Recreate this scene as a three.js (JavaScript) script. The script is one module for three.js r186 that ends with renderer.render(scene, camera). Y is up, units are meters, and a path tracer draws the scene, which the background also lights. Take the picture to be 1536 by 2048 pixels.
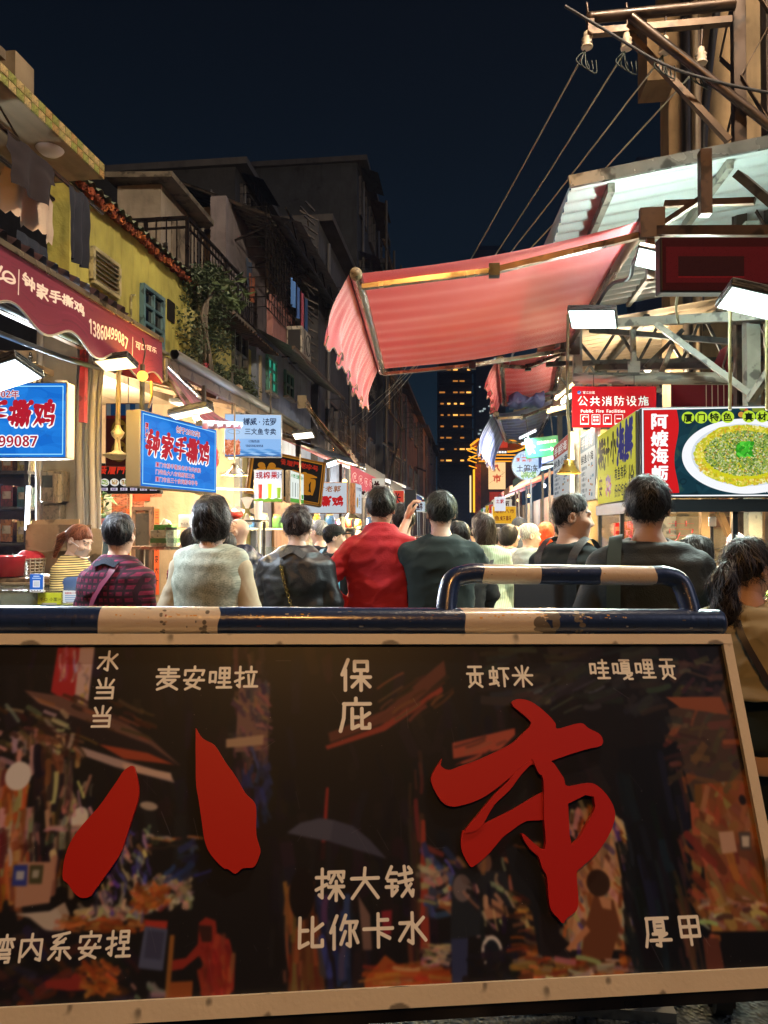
import * as THREE from 'three';
import { mergeGeometries } from 'three/addons/utils/BufferGeometryUtils.js';
import { RoundedBoxGeometry } from 'three/addons/geometries/RoundedBoxGeometry.js';
import { RectAreaLightUniformsLib } from 'three/addons/lights/RectAreaLightUniformsLib.js';

// ---------- camera, sky, light, exposure ----------
const scene = new THREE.Scene();
const renderer = new THREE.WebGLRenderer({ antialias: true });
renderer.toneMapping = THREE.LinearToneMapping;
renderer.toneMappingExposure = 1.35;
renderer.shadowMap.enabled = true;
RectAreaLightUniformsLib.init();
const V = (x, y, z) => new THREE.Vector3(x, y, z);
const R = Math.PI / 180, FOC = 1420, EYE = V(0, 1.5, 0), YAW = 6.7 * R, PITCH = 1.05 * R;
const camera = new THREE.PerspectiveCamera(2 * Math.atan(1024 / FOC) / R, 0.75, 0.05, 900);
camera.position.copy(EYE);
camera.rotation.set(PITCH, YAW, 0, 'YXZ');
{ // a dark city night: near black overhead, a little blue-green glow towards the roofs
  const w = 64, h = 32, d = new Float32Array(w * h * 4);
  for (let y = 0; y < h; y++) {
    const e = Math.max(0, ((y + 0.5) / h - 0.5) * 2), g = Math.pow(1 - e, 4.5);
    for (let x = 0; x < w; x++) d.set([0.0004 + 0.0055 * g, 0.0006 + 0.0145 * g, 0.0011 + 0.0235 * g, 1], (y * w + x) * 4);
  }
  const t = new THREE.DataTexture(d, w, h, THREE.RGBAFormat, THREE.FloatType);
  t.mapping = THREE.EquirectangularReflectionMapping; t.magFilter = THREE.LinearFilter; t.needsUpdate = true;
  scene.background = t; scene.environment = t;
}
{ // added fill standing in for city glow, lifts the dark facades
  const cityFill = new THREE.DirectionalLight(0xb2b4cc, 0.55); cityFill.name = 'added_fill';
  cityFill.position.set(11, 8, 3); cityFill.shadow.radius = 60; cityFill.castShadow = true; scene.add(cityFill);
  Object.assign(cityFill.shadow.camera, { left: -12, right: 12, top: 12, bottom: -12, far: 60 });
}

// ---------- helpers ----------
let seedN = 7;
const rnd = (a = 1, b) => { seedN = (seedN * 1664525 + 1013904223) >>> 0; const t = seedN / 4294967296; return b === undefined ? t * a : a + t * (b - a); };
const pick = (a) => a[Math.floor(rnd(a.length))];
const clamp = (x, a, b) => Math.min(b, Math.max(a, x)), mix = (a, b, t) => a + (b - a) * t;
const sst = (a, b, x) => { const t = clamp((x - a) / (b - a), 0, 1); return t * t * (3 - 2 * t); };
const hsh = (x, y, z) => { let h = (x * 374761393 + y * 668265263 + z * 2147483647) | 0; h = Math.imul(h ^ (h >>> 13), 1274126177); h ^= h >>> 16; return (h >>> 0) / 4294967296; };
function noise(x, y, z = 0) {
  const i = Math.floor(x), j = Math.floor(y), k = Math.floor(z), f = (t) => t * t * (3 - 2 * t), u = f(x - i), v = f(y - j), w = f(z - k);
  return mix(mix(mix(hsh(i, j, k), hsh(i + 1, j, k), u), mix(hsh(i, j + 1, k), hsh(i + 1, j + 1, k), u), v),
    mix(mix(hsh(i, j, k + 1), hsh(i + 1, j, k + 1), u), mix(hsh(i, j + 1, k + 1), hsh(i + 1, j + 1, k + 1), u), v), w) * 2 - 1;
}
const fbm = (x, y, z = 0, o = 4) => { let s = 0, a = 0.5; for (let i = 0; i < o; i++) { s += a * noise(x, y, z); x = x * 2.03 + 5.1; y = y * 2.03 + 1.7; z = z * 2.03 + 3.3; a *= 0.5; } return s; };

// where a thing seen at a place in the photograph stands, once its distance or its plane is known
const FWD = V(-Math.sin(YAW) * Math.cos(PITCH), Math.sin(PITCH), -Math.cos(YAW) * Math.cos(PITCH)), RGT = V(Math.cos(YAW), 0, -Math.sin(YAW)), UPV = RGT.clone().cross(FWD);
const ray = (px, py) => FWD.clone().addScaledVector(RGT, (px - 768) / FOC).addScaledVector(UPV, (1024 - py) / FOC);
const at = (px, py, d) => EYE.clone().addScaledVector(ray(px, py), d);
const onX = (px, py, X) => { const r = ray(px, py); return EYE.clone().addScaledVector(r, X / r.x); };
const onZ = (px, py, Z) => { const r = ray(px, py); return EYE.clone().addScaledVector(r, Z / r.z); };
const onPlane = (px, py, p0, n) => { const r = ray(px, py); return EYE.clone().addScaledVector(r, p0.clone().sub(EYE).dot(n) / r.dot(n)); };

const names = new Map();
const numbered = (n) => { const k = names.get(n) ?? 0; names.set(n, k + 1); return k ? n + '_' + String(k).padStart(3, '0') : n; };
const shade = (o) => { o.castShadow = o.receiveShadow = true; return o; };
function tag(o, label, category, group, kind) { if (label) o.userData.label = label; if (category) o.userData.category = category; if (group) o.userData.group = group; if (kind) o.userData.kind = kind; return o; }
function thing(name, label, category, p = [0, 0, 0], turn = 0, group) {
  const o = new THREE.Group(); o.name = numbered(name); scene.add(o);
  if (p.isVector3) o.position.copy(p); else o.position.set(...p);
  o.rotation.y = turn; return tag(o, label, category, group);
}
function merged(g) {
  if (!Array.isArray(g)) return g;
  if (g.length === 1) return g[0];
  return mergeGeometries(g.map((x) => {
    const y = x.index ? x.toNonIndexed() : x;
    for (const k of Object.keys(y.attributes)) if (!['position', 'normal', 'uv'].includes(k)) y.deleteAttribute(k);
    if (!y.attributes.uv) y.setAttribute('uv', new THREE.BufferAttribute(new Float32Array(y.attributes.position.count * 2), 2));
    y.morphAttributes = {}; return y;
  }));
}
function mesh(name, g, m, parent) { // one named mesh; world coordinates are turned into the parent's own
  const o = shade(new THREE.Mesh(merged(g), m));
  if (parent) { o.name = name; parent.add(o); } else { o.name = numbered(name); scene.add(o); }
  return o;
}
// a part given in world coordinates, put under a thing that stands elsewhere
function wpart(name, g, m, parent) {
  const o = mesh(name, g, m, parent); parent.updateWorldMatrix(true, false);
  o.geometry.applyMatrix4(parent.matrixWorld.clone().invert()); return o;
}
const struct = (name, g, m, label, cat) => tag(mesh(name, g, m), label, cat, null, 'structure');

const mats = new Map();
function mat(c, rough = 0.7, o = {}) {
  const key = JSON.stringify([c, rough, Object.entries(o).map(([k, v]) => [k, v?.uuid ?? v])]);
  if (mats.has(key)) return mats.get(key);
  const m = new THREE.MeshPhysicalMaterial({ roughness: rough, side: THREE.DoubleSide, ...o });
  if (Array.isArray(c)) m.color.setRGB(...c); else m.color.set(c);
  mats.set(key, m); return m;
}
const glow = (c, k, o = {}) => mat(0x111111, 0.6, { emissive: new THREE.Color(c), emissiveIntensity: k, ...o });

// boxes carry uv in metres
function bx(w, h, d, x = 0, y = 0, z = 0, ry = 0, rx = 0, rz = 0) {
  const g = new THREE.BoxGeometry(w, h, d), u = g.attributes.uv, s = [[d, h], [d, h], [w, d], [w, d], [w, h], [w, h]];
  for (let i = 0; i < 24; i++) { const f = s[i >> 2]; u.setXY(i, u.getX(i) * f[0], u.getY(i) * f[1]); }
  if (rx || ry || rz) g.applyMatrix4(new THREE.Matrix4().makeRotationFromEuler(new THREE.Euler(rx, ry, rz, 'YXZ')));
  return g.translate(x, y, z);
}
const rb = (w, h, d, r, x = 0, y = 0, z = 0) => new RoundedBoxGeometry(w, h, d, 2, r).translate(x, y, z);
function cyl(r1, r2, h, x = 0, y = 0, z = 0, n = 16, open = false) { return new THREE.CylinderGeometry(r1, r2, h, n, 1, open).translate(x, y, z); }
const Yup = V(0, 1, 0);
function aim(g, a, b) { // from +Y onto the line a-b, middle at the middle
  const d = b.clone().sub(a), q = new THREE.Quaternion();
  const zAx = d.clone().normalize(), ref = Math.abs(zAx.y) > 0.95 ? V(1, 0, 0) : Yup, x = ref.clone().cross(zAx).normalize(), y = zAx.clone().cross(x);
  const m = new THREE.Matrix4().makeBasis(x, zAx, y.clone().negate());
  return g.applyMatrix4(m).translate((a.x + b.x) / 2, (a.y + b.y) / 2, (a.z + b.z) / 2);
}
const bar = (a, b, w = 0.04, h = w) => aim(bx(w, a.distanceTo(b), h), a, b);
const rod = (a, b, r = 0.02, n = 10, r2 = r) => aim(new THREE.CylinderGeometry(r2, r, a.distanceTo(b), n), a, b);
const tube = (pts, r = 0.01, seg = 0, n = 6) => new THREE.TubeGeometry(new THREE.CatmullRomCurve3(pts), seg || pts.length * 4, r, n);
const lathe = (pts, n = 20) => new THREE.LatheGeometry(pts.map(([x, y]) => new THREE.Vector2(x, y)), n);
// a surface from a function of u, v; uv in metres of the given size
function surf(nu, nv, f, uw = 1, vh = 1) {
  const p = [], uv = [], idx = [];
  for (let j = 0; j <= nv; j++) for (let i = 0; i <= nu; i++) { const q = f(i / nu, j / nv); p.push(q.x, q.y, q.z); uv.push(i / nu * uw, j / nv * vh); }
  for (let j = 0; j < nv; j++) for (let i = 0; i < nu; i++) { const a = j * (nu + 1) + i, b = a + nu + 1; idx.push(a, a + 1, b, a + 1, b + 1, b); }
  const g = new THREE.BufferGeometry();
  g.setAttribute('position', new THREE.Float32BufferAttribute(p, 3)); g.setAttribute('uv', new THREE.Float32BufferAttribute(uv, 2));
  g.setIndex(idx); g.computeVertexNormals(); return g;
}
const bil = (a, b, c, d) => (u, v) => V(0, 0, 0).addScaledVector(a, (1 - u) * (1 - v)).addScaledVector(b, u * (1 - v)).addScaledVector(c, u * v).addScaledVector(d, (1 - u) * v);
const quad = (a, b, c, d, uw = 1, vh = 1) => surf(1, 1, bil(a, b, c, d), uw, vh); // a,b bottom left/right; c,d top right/left
// a sheet of corrugated metal between four corners, waves running from a to b
function corrugated(a, b, c, d, pitch = 0.12, amp = 0.018, lift = 0) {
  const n = b.clone().sub(a).cross(d.clone().sub(a)).normalize(), L = (a.distanceTo(b) + c.distanceTo(d)) / 2, k = Math.max(4, Math.round(L / pitch) * 8), f = bil(a, b, c, d);
  return surf(k, 4, (u, v) => f(u, v).addScaledVector(n, lift + amp * clamp(Math.sin(u * L / pitch * 2 * Math.PI) * 1.6, -1, 1)), L, a.distanceTo(d));
}
function extr(pts, depth, bevel = 0) {
  const g = new THREE.ExtrudeGeometry(new THREE.Shape(pts.map(([x, y]) => new THREE.Vector2(x, y))), { depth, bevelEnabled: bevel > 0, bevelSize: bevel, bevelThickness: bevel, bevelSegments: 1 });
  return g;
}
const LK = 3.0;
const area = (name, parent, p, to, w, h, color, k) => { const l = new THREE.RectAreaLight(color, k * LK, w, h); l.name = name; l.castShadow = true; scene.add(l); l.position.copy(p); l.lookAt(to); return l; };
const point = (name, p, color, k, soft = 3) => { const l = new THREE.PointLight(color, k * LK); l.name = name; l.castShadow = true; l.shadow.radius = soft; l.position.copy(p); scene.add(l); return l; };

// ---------- computed textures ----------
function canvasTex(w, h, draw, srgb = true, wrap = true) {
  const c = document.createElement('canvas'); c.width = w; c.height = h; const g = c.getContext('2d'); draw(g, w, h);
  const t = new THREE.CanvasTexture(c); if (srgb) t.colorSpace = THREE.SRGBColorSpace;
  if (wrap) t.wrapS = t.wrapT = THREE.RepeatWrapping; t.anisotropy = 8; return t;
}
// value field -> grey or tinted texture that tiles (f gets x,y in 0..1 and a tiling noise)
function fieldTex(n, f, srgb = false) {
  const d = new Uint8Array(n * n * 4);
  const tn = (x, y, p) => { // tiling value noise with p cells
    const X = x * p, Y = y * p, i = Math.floor(X), j = Math.floor(Y), s = (t) => t * t * (3 - 2 * t), u = s(X - i), v = s(Y - j), h = (a, b) => hsh(((a % p) + p) % p, ((b % p) + p) % p, p);
    return mix(mix(h(i, j), h(i + 1, j), u), mix(h(i, j + 1), h(i + 1, j + 1), u), v) * 2 - 1;
  };
  for (let y = 0; y < n; y++) for (let x = 0; x < n; x++) {
    const c = f(x / n, y / n, tn), o = (y * n + x) * 4, a = Array.isArray(c) ? c : [c, c, c];
    d[o] = clamp(a[0], 0, 1) * 255; d[o + 1] = clamp(a[1], 0, 1) * 255; d[o + 2] = clamp(a[2], 0, 1) * 255; d[o + 3] = 255;
  }
  const t = new THREE.DataTexture(d, n, n); t.wrapS = t.wrapT = THREE.RepeatWrapping; t.magFilter = THREE.LinearFilter; t.minFilter = THREE.LinearFilter; if (srgb) t.colorSpace = THREE.SRGBColorSpace; t.needsUpdate = true; return t;
}
const oct = (x, y, tn, p, o = 4) => { let s = 0, a = 0.5; for (let i = 0; i < o; i++) { s += a * tn(x, y, p); p *= 2; a *= 0.5; } return s; };
const scaledOf = new Map(), scaled = (t, u, v = u) => { const k = t.uuid + u + '|' + v; if (!scaledOf.has(k)) { const c = t.clone(); c.repeat.set(u, v); scaledOf.set(k, c); } return scaledOf.get(k); };
// stains, streaks and patches for walls (multiplies the colour)
const T_wall = fieldTex(512, (x, y, tn) => { const a = oct(x, y, tn, 4, 5), s = oct(x, y * 0.15 + 0.5, (u, v, p) => tn(u, v, p), 24, 3), b = oct(x + 0.3, y, tn, 3, 4); const g = 0.8 + 0.18 * a + 0.16 * Math.min(0, s) - 0.35 * sst(0.2, 0.45, b); return [g, g * 0.985, g * 0.95]; }, true);
const T_wallB = fieldTex(256, (x, y, tn) => 0.5 + 0.4 * oct(x, y, tn, 12, 5));
const T_fine = fieldTex(256, (x, y, tn) => 0.5 + 0.45 * oct(x, y, tn, 32, 3));
const T_dirt = fieldTex(512, (x, y, tn) => { const a = oct(x, y, tn, 6, 5), g = 0.86 + 0.2 * a - 0.3 * sst(0.18, 0.4, oct(x + 0.5, y, tn, 9, 4)); return [g, g * 0.97, g * 0.92]; }, true);
const T_rough = fieldTex(256, (x, y, tn) => { const g = 0.62 + 0.5 * oct(x, y, tn, 7, 5); return [g, g, g]; });
const T_weave = fieldTex(128, (x, y) => 0.5 + 0.25 * Math.sin(x * 2 * Math.PI * 32) + 0.25 * Math.sin(y * 2 * Math.PI * 32));
const wallM = (c, o = {}) => mat(c, 0.88, { map: scaled(T_wall, 0.45), bumpMap: scaled(T_wallB, 0.8), bumpScale: 0.012, ...o });
const metalM = (c, r = 0.45, k = 0.6) => mat(c, r, { metalness: k, map: scaled(T_dirt, 0.7), roughnessMap: scaled(T_rough, 0.9) });
const paintM = (c, r = 0.5) => mat(c, r, { map: scaled(T_dirt, 0.9), bumpMap: scaled(T_fine, 1.5), bumpScale: 0.0015 });
const clothM = (c, r = 0.95) => mat(c, r, { bumpMap: scaled(T_weave, 12), bumpScale: 0.0006, sheen: 0.3, sheenColor: new THREE.Color(c), sheenRoughness: 0.6 });
// ---------- Chinese characters as strokes on a 100 x 100 square (components are placed in boxes) ----------
const GL = {
  口: '15 20 15 85,15 20 85 20 85 85,15 80 85 80', 日: '20 8 20 95,20 8 80 8 80 95,20 50 80 50,20 92 80 92',
  甲: '15 10 15 72,15 10 85 10 85 72,15 41 85 41,15 72 85 72,50 10 50 98', 中: '15 28 15 68,15 28 85 28 85 68,15 66 85 66,50 2 50 98',
  扌: '5 28 95 28,55 2 55 90 30 82,5 66 95 50', 氵: '25 8 65 22,10 38 50 50,20 95 70 62', 亻: '75 3 20 50,50 35 50 98',
  钅: '50 2 10 38,35 22 90 22,20 45 85 45,5 65 95 65,52 45 52 92 92 75', 木: '5 30 95 30,50 3 50 98,48 35 8 80,52 35 92 80',
  土: '15 38 85 38,50 8 50 90,3 90 97 90', 王: '8 12 92 12,14 50 86 50,50 12 50 90,3 90 97 90', 立: '50 2 50 20,10 24 90 24,30 38 38 78,72 36 60 80,2 88 98 88',
  贝: '20 5 20 65,20 5 80 5 80 65,50 22 50 55 10 97,58 68 92 97', 工: '12 12 88 12,50 12 50 88,3 88 97 88',
  虫: '15 22 15 55,15 22 85 22 85 55,15 55 85 55,50 2 50 85,8 88 92 80,72 68 95 95', 下: '3 12 97 12,50 12 50 98,55 38 85 62',
  宀: '50 0 50 22,8 60 8 28 92 28 86 60', 女: '45 2 15 62 80 95,75 25 55 70 10 97,2 42 98 42',
  里: '18 5 18 50,18 5 82 5 82 50,18 28 82 28,18 50 82 50,50 5 50 92,12 70 88 70,2 93 98 93', 又: '8 12 88 12 55 65 8 97,20 30 92 97',
  鸟: '45 0 35 14,20 14 20 58 88 58 85 90 65 97,20 14 78 14 75 42 62 42,38 28 50 38,5 75 70 75',
  其: '5 18 95 18,28 2 28 70,72 2 72 70,28 36 72 36,28 52 72 52,2 70 98 70,32 76 12 98,66 76 90 98', 斤: '80 3 22 18,22 18 20 60 5 97,22 42 97 42,65 42 65 98',
  广: '50 0 50 15,12 17 95 17,14 17 12 60 2 98', 厂: '12 10 95 10,14 10 12 60 2 98', 比: '20 5 20 90 48 78,20 42 46 42,62 5 62 88 95 88 95 72,95 25 64 45',
  弓: '15 8 82 8 82 38,15 38 85 38,15 38 12 65,12 65 85 65 82 95 60 95', 门: '18 3 30 18,12 22 12 98,38 12 88 12 88 96 72 90', 艹: '2 50 98 50,30 10 30 90,70 10 70 90',
  鱼: '40 0 15 30,35 12 70 12 55 30,18 32 18 72,18 32 82 32 82 72,18 52 82 52,50 32 50 72,18 72 82 72,2 92 98 92',
  羊: '28 2 38 18,72 2 62 18,10 22 90 22,18 45 82 45,3 68 97 68,50 22 50 100', 灬: '12 20 5 90,35 25 40 85,60 25 68 85,82 20 96 85', 十: '3 42 97 42,50 3 50 98',
  方: '50 0 50 18,3 25 97 25,38 25 30 70 5 98,36 52 82 52 78 92 58 95', 讠: '30 3 50 20,5 38 45 38 42 88 80 68', 阝: '15 4 15 98,15 4 85 4 45 38 82 58 70 78 40 74',
  水: '50 3 50 92 36 84,8 32 42 32 6 82,88 18 60 45,52 35 94 84', 当: '50 2 50 38,15 10 28 34,85 10 70 34,12 45 86 45 86 94,16 68 86 68,10 93 86 93',
  麦: '8 12 92 12,18 27 82 27,2 43 98 43,50 0 50 43,38 46 8 76,32 58 82 58 52 82 8 98,34 66 92 98', 安: '宀[2 0 98 60] 女[6 30 94 100]', 哩: '口[0 12 34 78] 里[36 2 100 98]',
  拉: '扌[0 0 40 100] 立[42 0 100 100]', 保: '亻[0 0 34 100] 口[38 0 96 45] 木[34 40 100 100]', 庇: '广[0 0 100 100] 比[24 28 96 98]', 贡: '工[10 0 90 42] 贝[12 38 88 100]',
  虾: '虫[0 5 48 98] 下[50 2 100 98]', 米: '20 10 36 36,80 10 64 36,3 46 97 46,50 2 50 98,46 50 8 90,54 50 92 90', 圭: '土[5 0 95 50] 土[0 48 100 100]', 哇: '口[0 12 34 80] 圭[38 2 100 98]',
  戛: '10 8 80 8,50 8 45 20,22 22 22 60,22 22 78 22 78 60,22 35 78 35,22 48 78 48,22 60 78 60,2 70 96 70,50 62 70 98 96 98,92 78 30 98', 嘎: '口[0 12 32 80] 戛[34 0 100 100]',
  罙: '5 32 5 12 95 12 92 30,38 22 15 45,62 22 85 42,5 58 95 58,50 42 50 100,46 60 8 92,54 60 94 92', 探: '扌[0 0 40 100] 罙[42 0 100 100]', 大: '3 35 97 35,50 3 46 45 5 96,50 40 95 96',
  戋: '8 28 88 22,5 52 92 44,42 2 52 60 90 95 95 78,82 58 25 95,70 5 85 15', 钱: '钅[0 0 44 100] 戋[44 0 100 100]', 尔: '32 2 8 42,25 22 92 22 80 40,55 22 55 92 40 86,30 50 8 85,72 48 95 82',
  你: '亻[0 0 36 100] 尔[36 0 100 100]', 卡: '50 2 50 98,50 20 82 20,2 45 98 45,55 58 88 74', 孑: '32 60 84 60 56 72,56 68 56 98 42 94,20 80 98 80', 厚: '厂[0 0 100 100] 日[30 18 86 52] 孑[0 0 100 100]',
  亦: '50 0 50 12,5 16 95 16,38 18 32 50,60 18 60 50,15 26 8 46,80 26 92 44', 湾: '氵[0 0 30 100] 亦[32 0 100 100] 弓[38 50 94 100]',
  内: '10 22 10 98,10 22 90 22 90 96 74 90,50 0 48 45 20 80,52 42 80 75', 系: '80 0 15 12,50 10 22 34 60 34,66 22 14 56 84 56,50 56 50 98 40 92,30 68 8 94,68 68 94 94',
  捏: '扌[0 0 40 100] 日[44 0 98 48] 土[42 48 100 100]', 钟: '钅[0 0 46 100] 中[46 2 100 98]', 豕: '15 32 85 32,60 32 10 58,38 46 52 75 42 98 30 92,46 60 8 78,48 74 10 96,84 45 58 60,56 56 96 92', 家: '宀[2 0 98 55] 豕[0 0 100 100]',
  手: '82 2 15 14,12 32 88 32,2 56 98 56,50 10 52 92 34 86', 撕: '扌[0 0 32 100] 其[32 0 68 100] 斤[66 0 100 100]', 鸡: '又[0 8 44 96] 鸟[42 0 100 100]',
  可: '2 12 98 12,80 12 80 94 62 88,20 34 20 74,20 34 58 34 58 74,20 72 58 72', 乐: '85 2 22 14 18 48 92 48,54 28 54 94 42 88,28 60 8 88,76 58 95 86',
  创: '30 0 2 42,30 4 60 36,16 48 50 48 48 68 38 68,16 48 16 92 60 92 60 78,74 16 74 72,94 2 94 94 80 88', 于: '12 12 88 12,2 46 98 46,52 12 52 94 34 86', 年: '28 0 5 38,24 18 92 18,28 42 88 42,28 42 28 68,2 70 98 70,58 18 58 100',
  那: '10 12 48 12 46 92 32 88,8 38 48 38,5 60 48 60,22 12 18 60 4 95,62 8 62 98,62 8 94 8 74 40 92 58 86 74 72 72', 挪: '扌[0 0 34 100] 那[34 0 100 100]',
  威: '12 14 92 14,14 14 12 60 2 97,24 36 52 36,38 44 26 66 54 90,52 48 40 78 18 95,22 58 60 58,60 2 68 62 92 94 97 80,88 32 56 92,76 2 88 10', 厶: '28 0 12 84 88 76,66 32 96 98', 法: '氵[0 0 32 100] 土[36 0 98 48] 厶[40 50 98 100]',
  罗: '8 5 8 38,8 5 92 5 92 38,8 38 92 38,36 5 36 38,64 5 64 38,45 42 15 72,42 54 84 54 58 82 10 98,32 66 50 78', 三: '10 12 90 12,18 48 82 48,2 88 98 88', 文: '50 0 50 18,2 24 98 24,76 26 50 68 5 97,24 26 50 64 95 97',
  专: '18 12 84 12,5 34 95 34,46 0 36 56 82 56 54 84,32 74 70 98', 卖: '18 12 82 12,50 0 50 26,2 28 95 28 86 42,30 40 40 50,18 52 30 62,2 68 98 68,58 36 54 70 6 98,64 76 94 98',
  丁: '2 12 98 12,55 12 55 94 34 88', 订: '讠[0 0 40 100] 丁[42 0 100 100]', 勾: '30 0 8 42,22 20 92 20 88 92 64 90,50 34 22 70 70 70,58 56 76 82', 购: '贝[0 0 44 100] 勾[46 0 100 100]',
  丸: '30 0 24 35 0 98,2 28 78 28 78 88 98 92,14 54 42 82', 热: '扌[4 0 44 62] 丸[46 0 100 62] 灬[4 70 96 100]', 纟: '60 2 18 36 62 36,70 20 8 66 80 62,5 95 90 80', 线: '纟[0 0 42 100] 戋[42 0 100 100]',
  见: '18 5 18 62,18 5 82 5 82 62,50 18 48 58 8 98,60 56 60 92 96 92 96 76', 现: '王[0 8 42 92] 见[44 0 100 100]', 窄: '30 22 12 40,70 22 88 38,34 42 8 78,30 54 96 54,52 54 52 100,54 70 90 70,54 86 90 86', 榨: '木[0 0 38 100] 宀[38 0 100 36] 窄[38 0 100 100]',
  果: '18 3 18 48,18 3 82 3 82 48,18 26 82 26,18 48 82 48,50 3 50 100,2 62 98 62,46 64 8 94,54 64 94 94', 汁: '氵[0 0 34 100] 十[36 5 100 98]',
  夏: '26 22 94 22,58 22 52 32,34 34 34 66,34 34 84 34 84 66,34 45 84 45,34 55 84 55,34 66 84 66,52 68 26 88,44 76 82 76 60 90 28 99,48 80 94 99', 厦: '厂[0 0 100 100] 夏[0 0 100 100]',
  門: '10 4 10 98,10 4 40 4 40 40,10 22 40 22,10 40 40 40,90 4 90 96 78 92,60 4 90 4,60 4 60 40,60 22 90 22,60 40 90 40', 老: '18 18 80 18,48 0 48 38,2 38 98 38,88 8 10 75,44 52 44 88 88 88 90 74,80 54 48 70',
  孓: '22 40 78 40 52 54,52 52 52 95 36 90,2 68 98 68', 字: '宀[2 0 98 52] 孓[0 0 100 100]', 号: '24 5 24 34,24 5 76 5 76 34,24 34 76 34,2 48 98 48,38 48 30 66 80 66 76 94 54 92',
  面: '2 8 98 8,48 8 40 26,12 28 12 98,12 28 88 28 88 98,12 94 88 94,38 28 38 94,62 28 62 94,38 50 62 50,38 72 62 72', 八: '36 18 30 50 4 90,60 12 66 45 97 90', 市: '50 0 50 16,2 22 98 22,18 40 18 82,18 40 82 40 82 82 66 78,50 22 50 100',
  郭: '26 0 26 10,2 14 52 14,12 24 12 42,12 24 44 24 44 42,12 42 44 42,8 54 46 54 28 66,28 64 28 96 18 92,0 76 54 72,64 6 64 98,64 6 94 6 76 40 94 60 86 76 72 72', 江: '氵[0 0 36 100] 工[38 0 100 100]',
  亍: '10 14 90 14,0 40 100 40,55 40 55 95 35 90', 街: '亻[0 0 28 100] 圭[28 2 66 98] 亍[68 4 100 98]', 辶: '6 6 16 18,2 38 18 38 18 76 2 94,16 80 40 94 98 94', 首: '30 2 38 14,72 2 64 14,20 18 96 18,56 18 52 30,36 30 36 78,36 30 82 30 82 78,36 46 82 46,36 62 82 62,36 78 82 78', 道: '辶[0 0 100 100] 首[0 0 100 100]',
  鹭: '口[0 0 40 40] 又[44 0 100 42] 鸟[10 40 90 100]', 公: '34 2 4 48,62 2 96 46,46 42 18 88 78 82,66 62 90 98', 共: '8 28 92 28,30 4 30 62,70 4 70 62,2 62 98 62,34 70 10 98,64 70 92 98',
  肖: '50 0 50 32,15 6 28 26,85 6 72 26,16 36 16 98,16 36 84 36 84 94 68 90,16 56 84 56,16 74 84 74', 消: '氵[0 0 32 100] 肖[34 0 100 100]', 防: '阝[0 0 36 100] 方[36 0 100 100]',
  殳: '28 4 26 28 5 46,28 4 72 4 72 34 95 36,12 52 86 52 55 82 5 99,24 58 95 99', 设: '讠[0 0 38 100] 殳[38 0 100 100]', 也: '24 0 4 32,18 16 96 16,6 52 88 38 84 70 70 66,50 24 50 76,24 36 24 92 96 92 96 76', 施: '方[0 0 48 100] 也[48 0 100 100]',
  阿: '阝[0 0 32 100] 可[32 0 100 100]', 么: '50 0 50 10,8 14 98 14,12 14 10 60 0 98,34 22 34 56,20 34 50 34,74 22 74 56,56 34 96 34,34 36 18 56,74 36 94 56,60 58 34 76 70 74,78 68 30 96 88 92,76 84 94 99', 嬷: '女[0 8 36 96] 么[36 0 100 100]',
  每: '26 0 4 32,20 14 94 14,20 32 12 84 92 84,20 32 82 32 76 98 60 94,2 58 98 58,44 38 52 50,40 64 48 76', 海: '氵[0 0 30 100] 每[32 0 100 100]', 万: '8 8 95 8,40 8 34 60 4 98,36 42 86 42 80 94 58 92', 蛎: '虫[0 5 42 98] 厂[42 0 100 100] 万[54 24 98 98]',
  前: '28 0 38 12,74 0 64 12,4 16 96 16,16 26 16 70,16 26 46 26 46 70,16 40 46 40,16 54 46 54,66 26 66 58,86 22 86 70 74 66', 煎: '前[0 0 100 100] 灬[4 76 96 100]', 牛: '25 8 8 42,20 24 90 24,50 0 50 98,2 62 96 50', 寺: '18 14 82 14,50 0 50 36,2 36 98 36,2 56 98 56,72 40 72 94 54 88,26 68 44 84', 特: '牛[0 0 38 100] 寺[38 0 100 100]',
  色: '34 0 6 32,28 14 70 14 54 34,14 36 14 90 94 90 94 72,14 36 80 36 80 64,14 64 80 64,48 36 48 64', 真: '8 14 92 14,50 0 50 24,20 26 20 72,20 26 80 26 80 72,20 38 80 38,20 50 80 50,20 62 80 62,2 75 98 75,34 80 14 99,64 80 88 99',
  才: '2 28 98 28,64 0 64 94 42 86,60 32 4 78', 材: '木[0 0 44 100] 才[44 0 100 100]', 头: '28 32 44 42,16 48 36 58,2 66 98 66,56 30 52 66 8 99,60 72 94 99', 实: '宀[2 0 98 55] 头[0 0 100 100]', 斗: '22 8 42 24,10 36 34 50,0 72 98 58,70 0 70 100', 料: '米[0 0 48 100] 斗[48 0 100 100]',
  力: '6 52 6 36 96 36 92 52,8 62 84 62 78 94 58 92,46 50 36 76 4 99', 劳: '艹[0 0 100 28] 力[0 0 100 100]', 捞: '扌[0 0 34 100] 劳[34 0 100 100]', 小: '50 2 50 92 34 84,24 30 6 70,76 30 95 68', 鲜: '鱼[0 0 50 100] 羊[50 0 100 100]',
  子: '8 10 88 10 52 36,52 34 54 94 36 88,0 52 100 52', 好: '女[0 0 46 100] 子[46 0 100 100]', 乞: '30 0 6 38,24 16 94 16,14 40 80 40 12 86 92 92 96 72', 吃: '口[0 12 34 76] 乞[36 0 100 100]', 刀: '8 8 84 8 78 92 56 88,42 8 34 60 4 98', 份: '亻[0 0 34 100] 八[34 0 100 46] 刀[38 44 96 100]',
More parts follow.
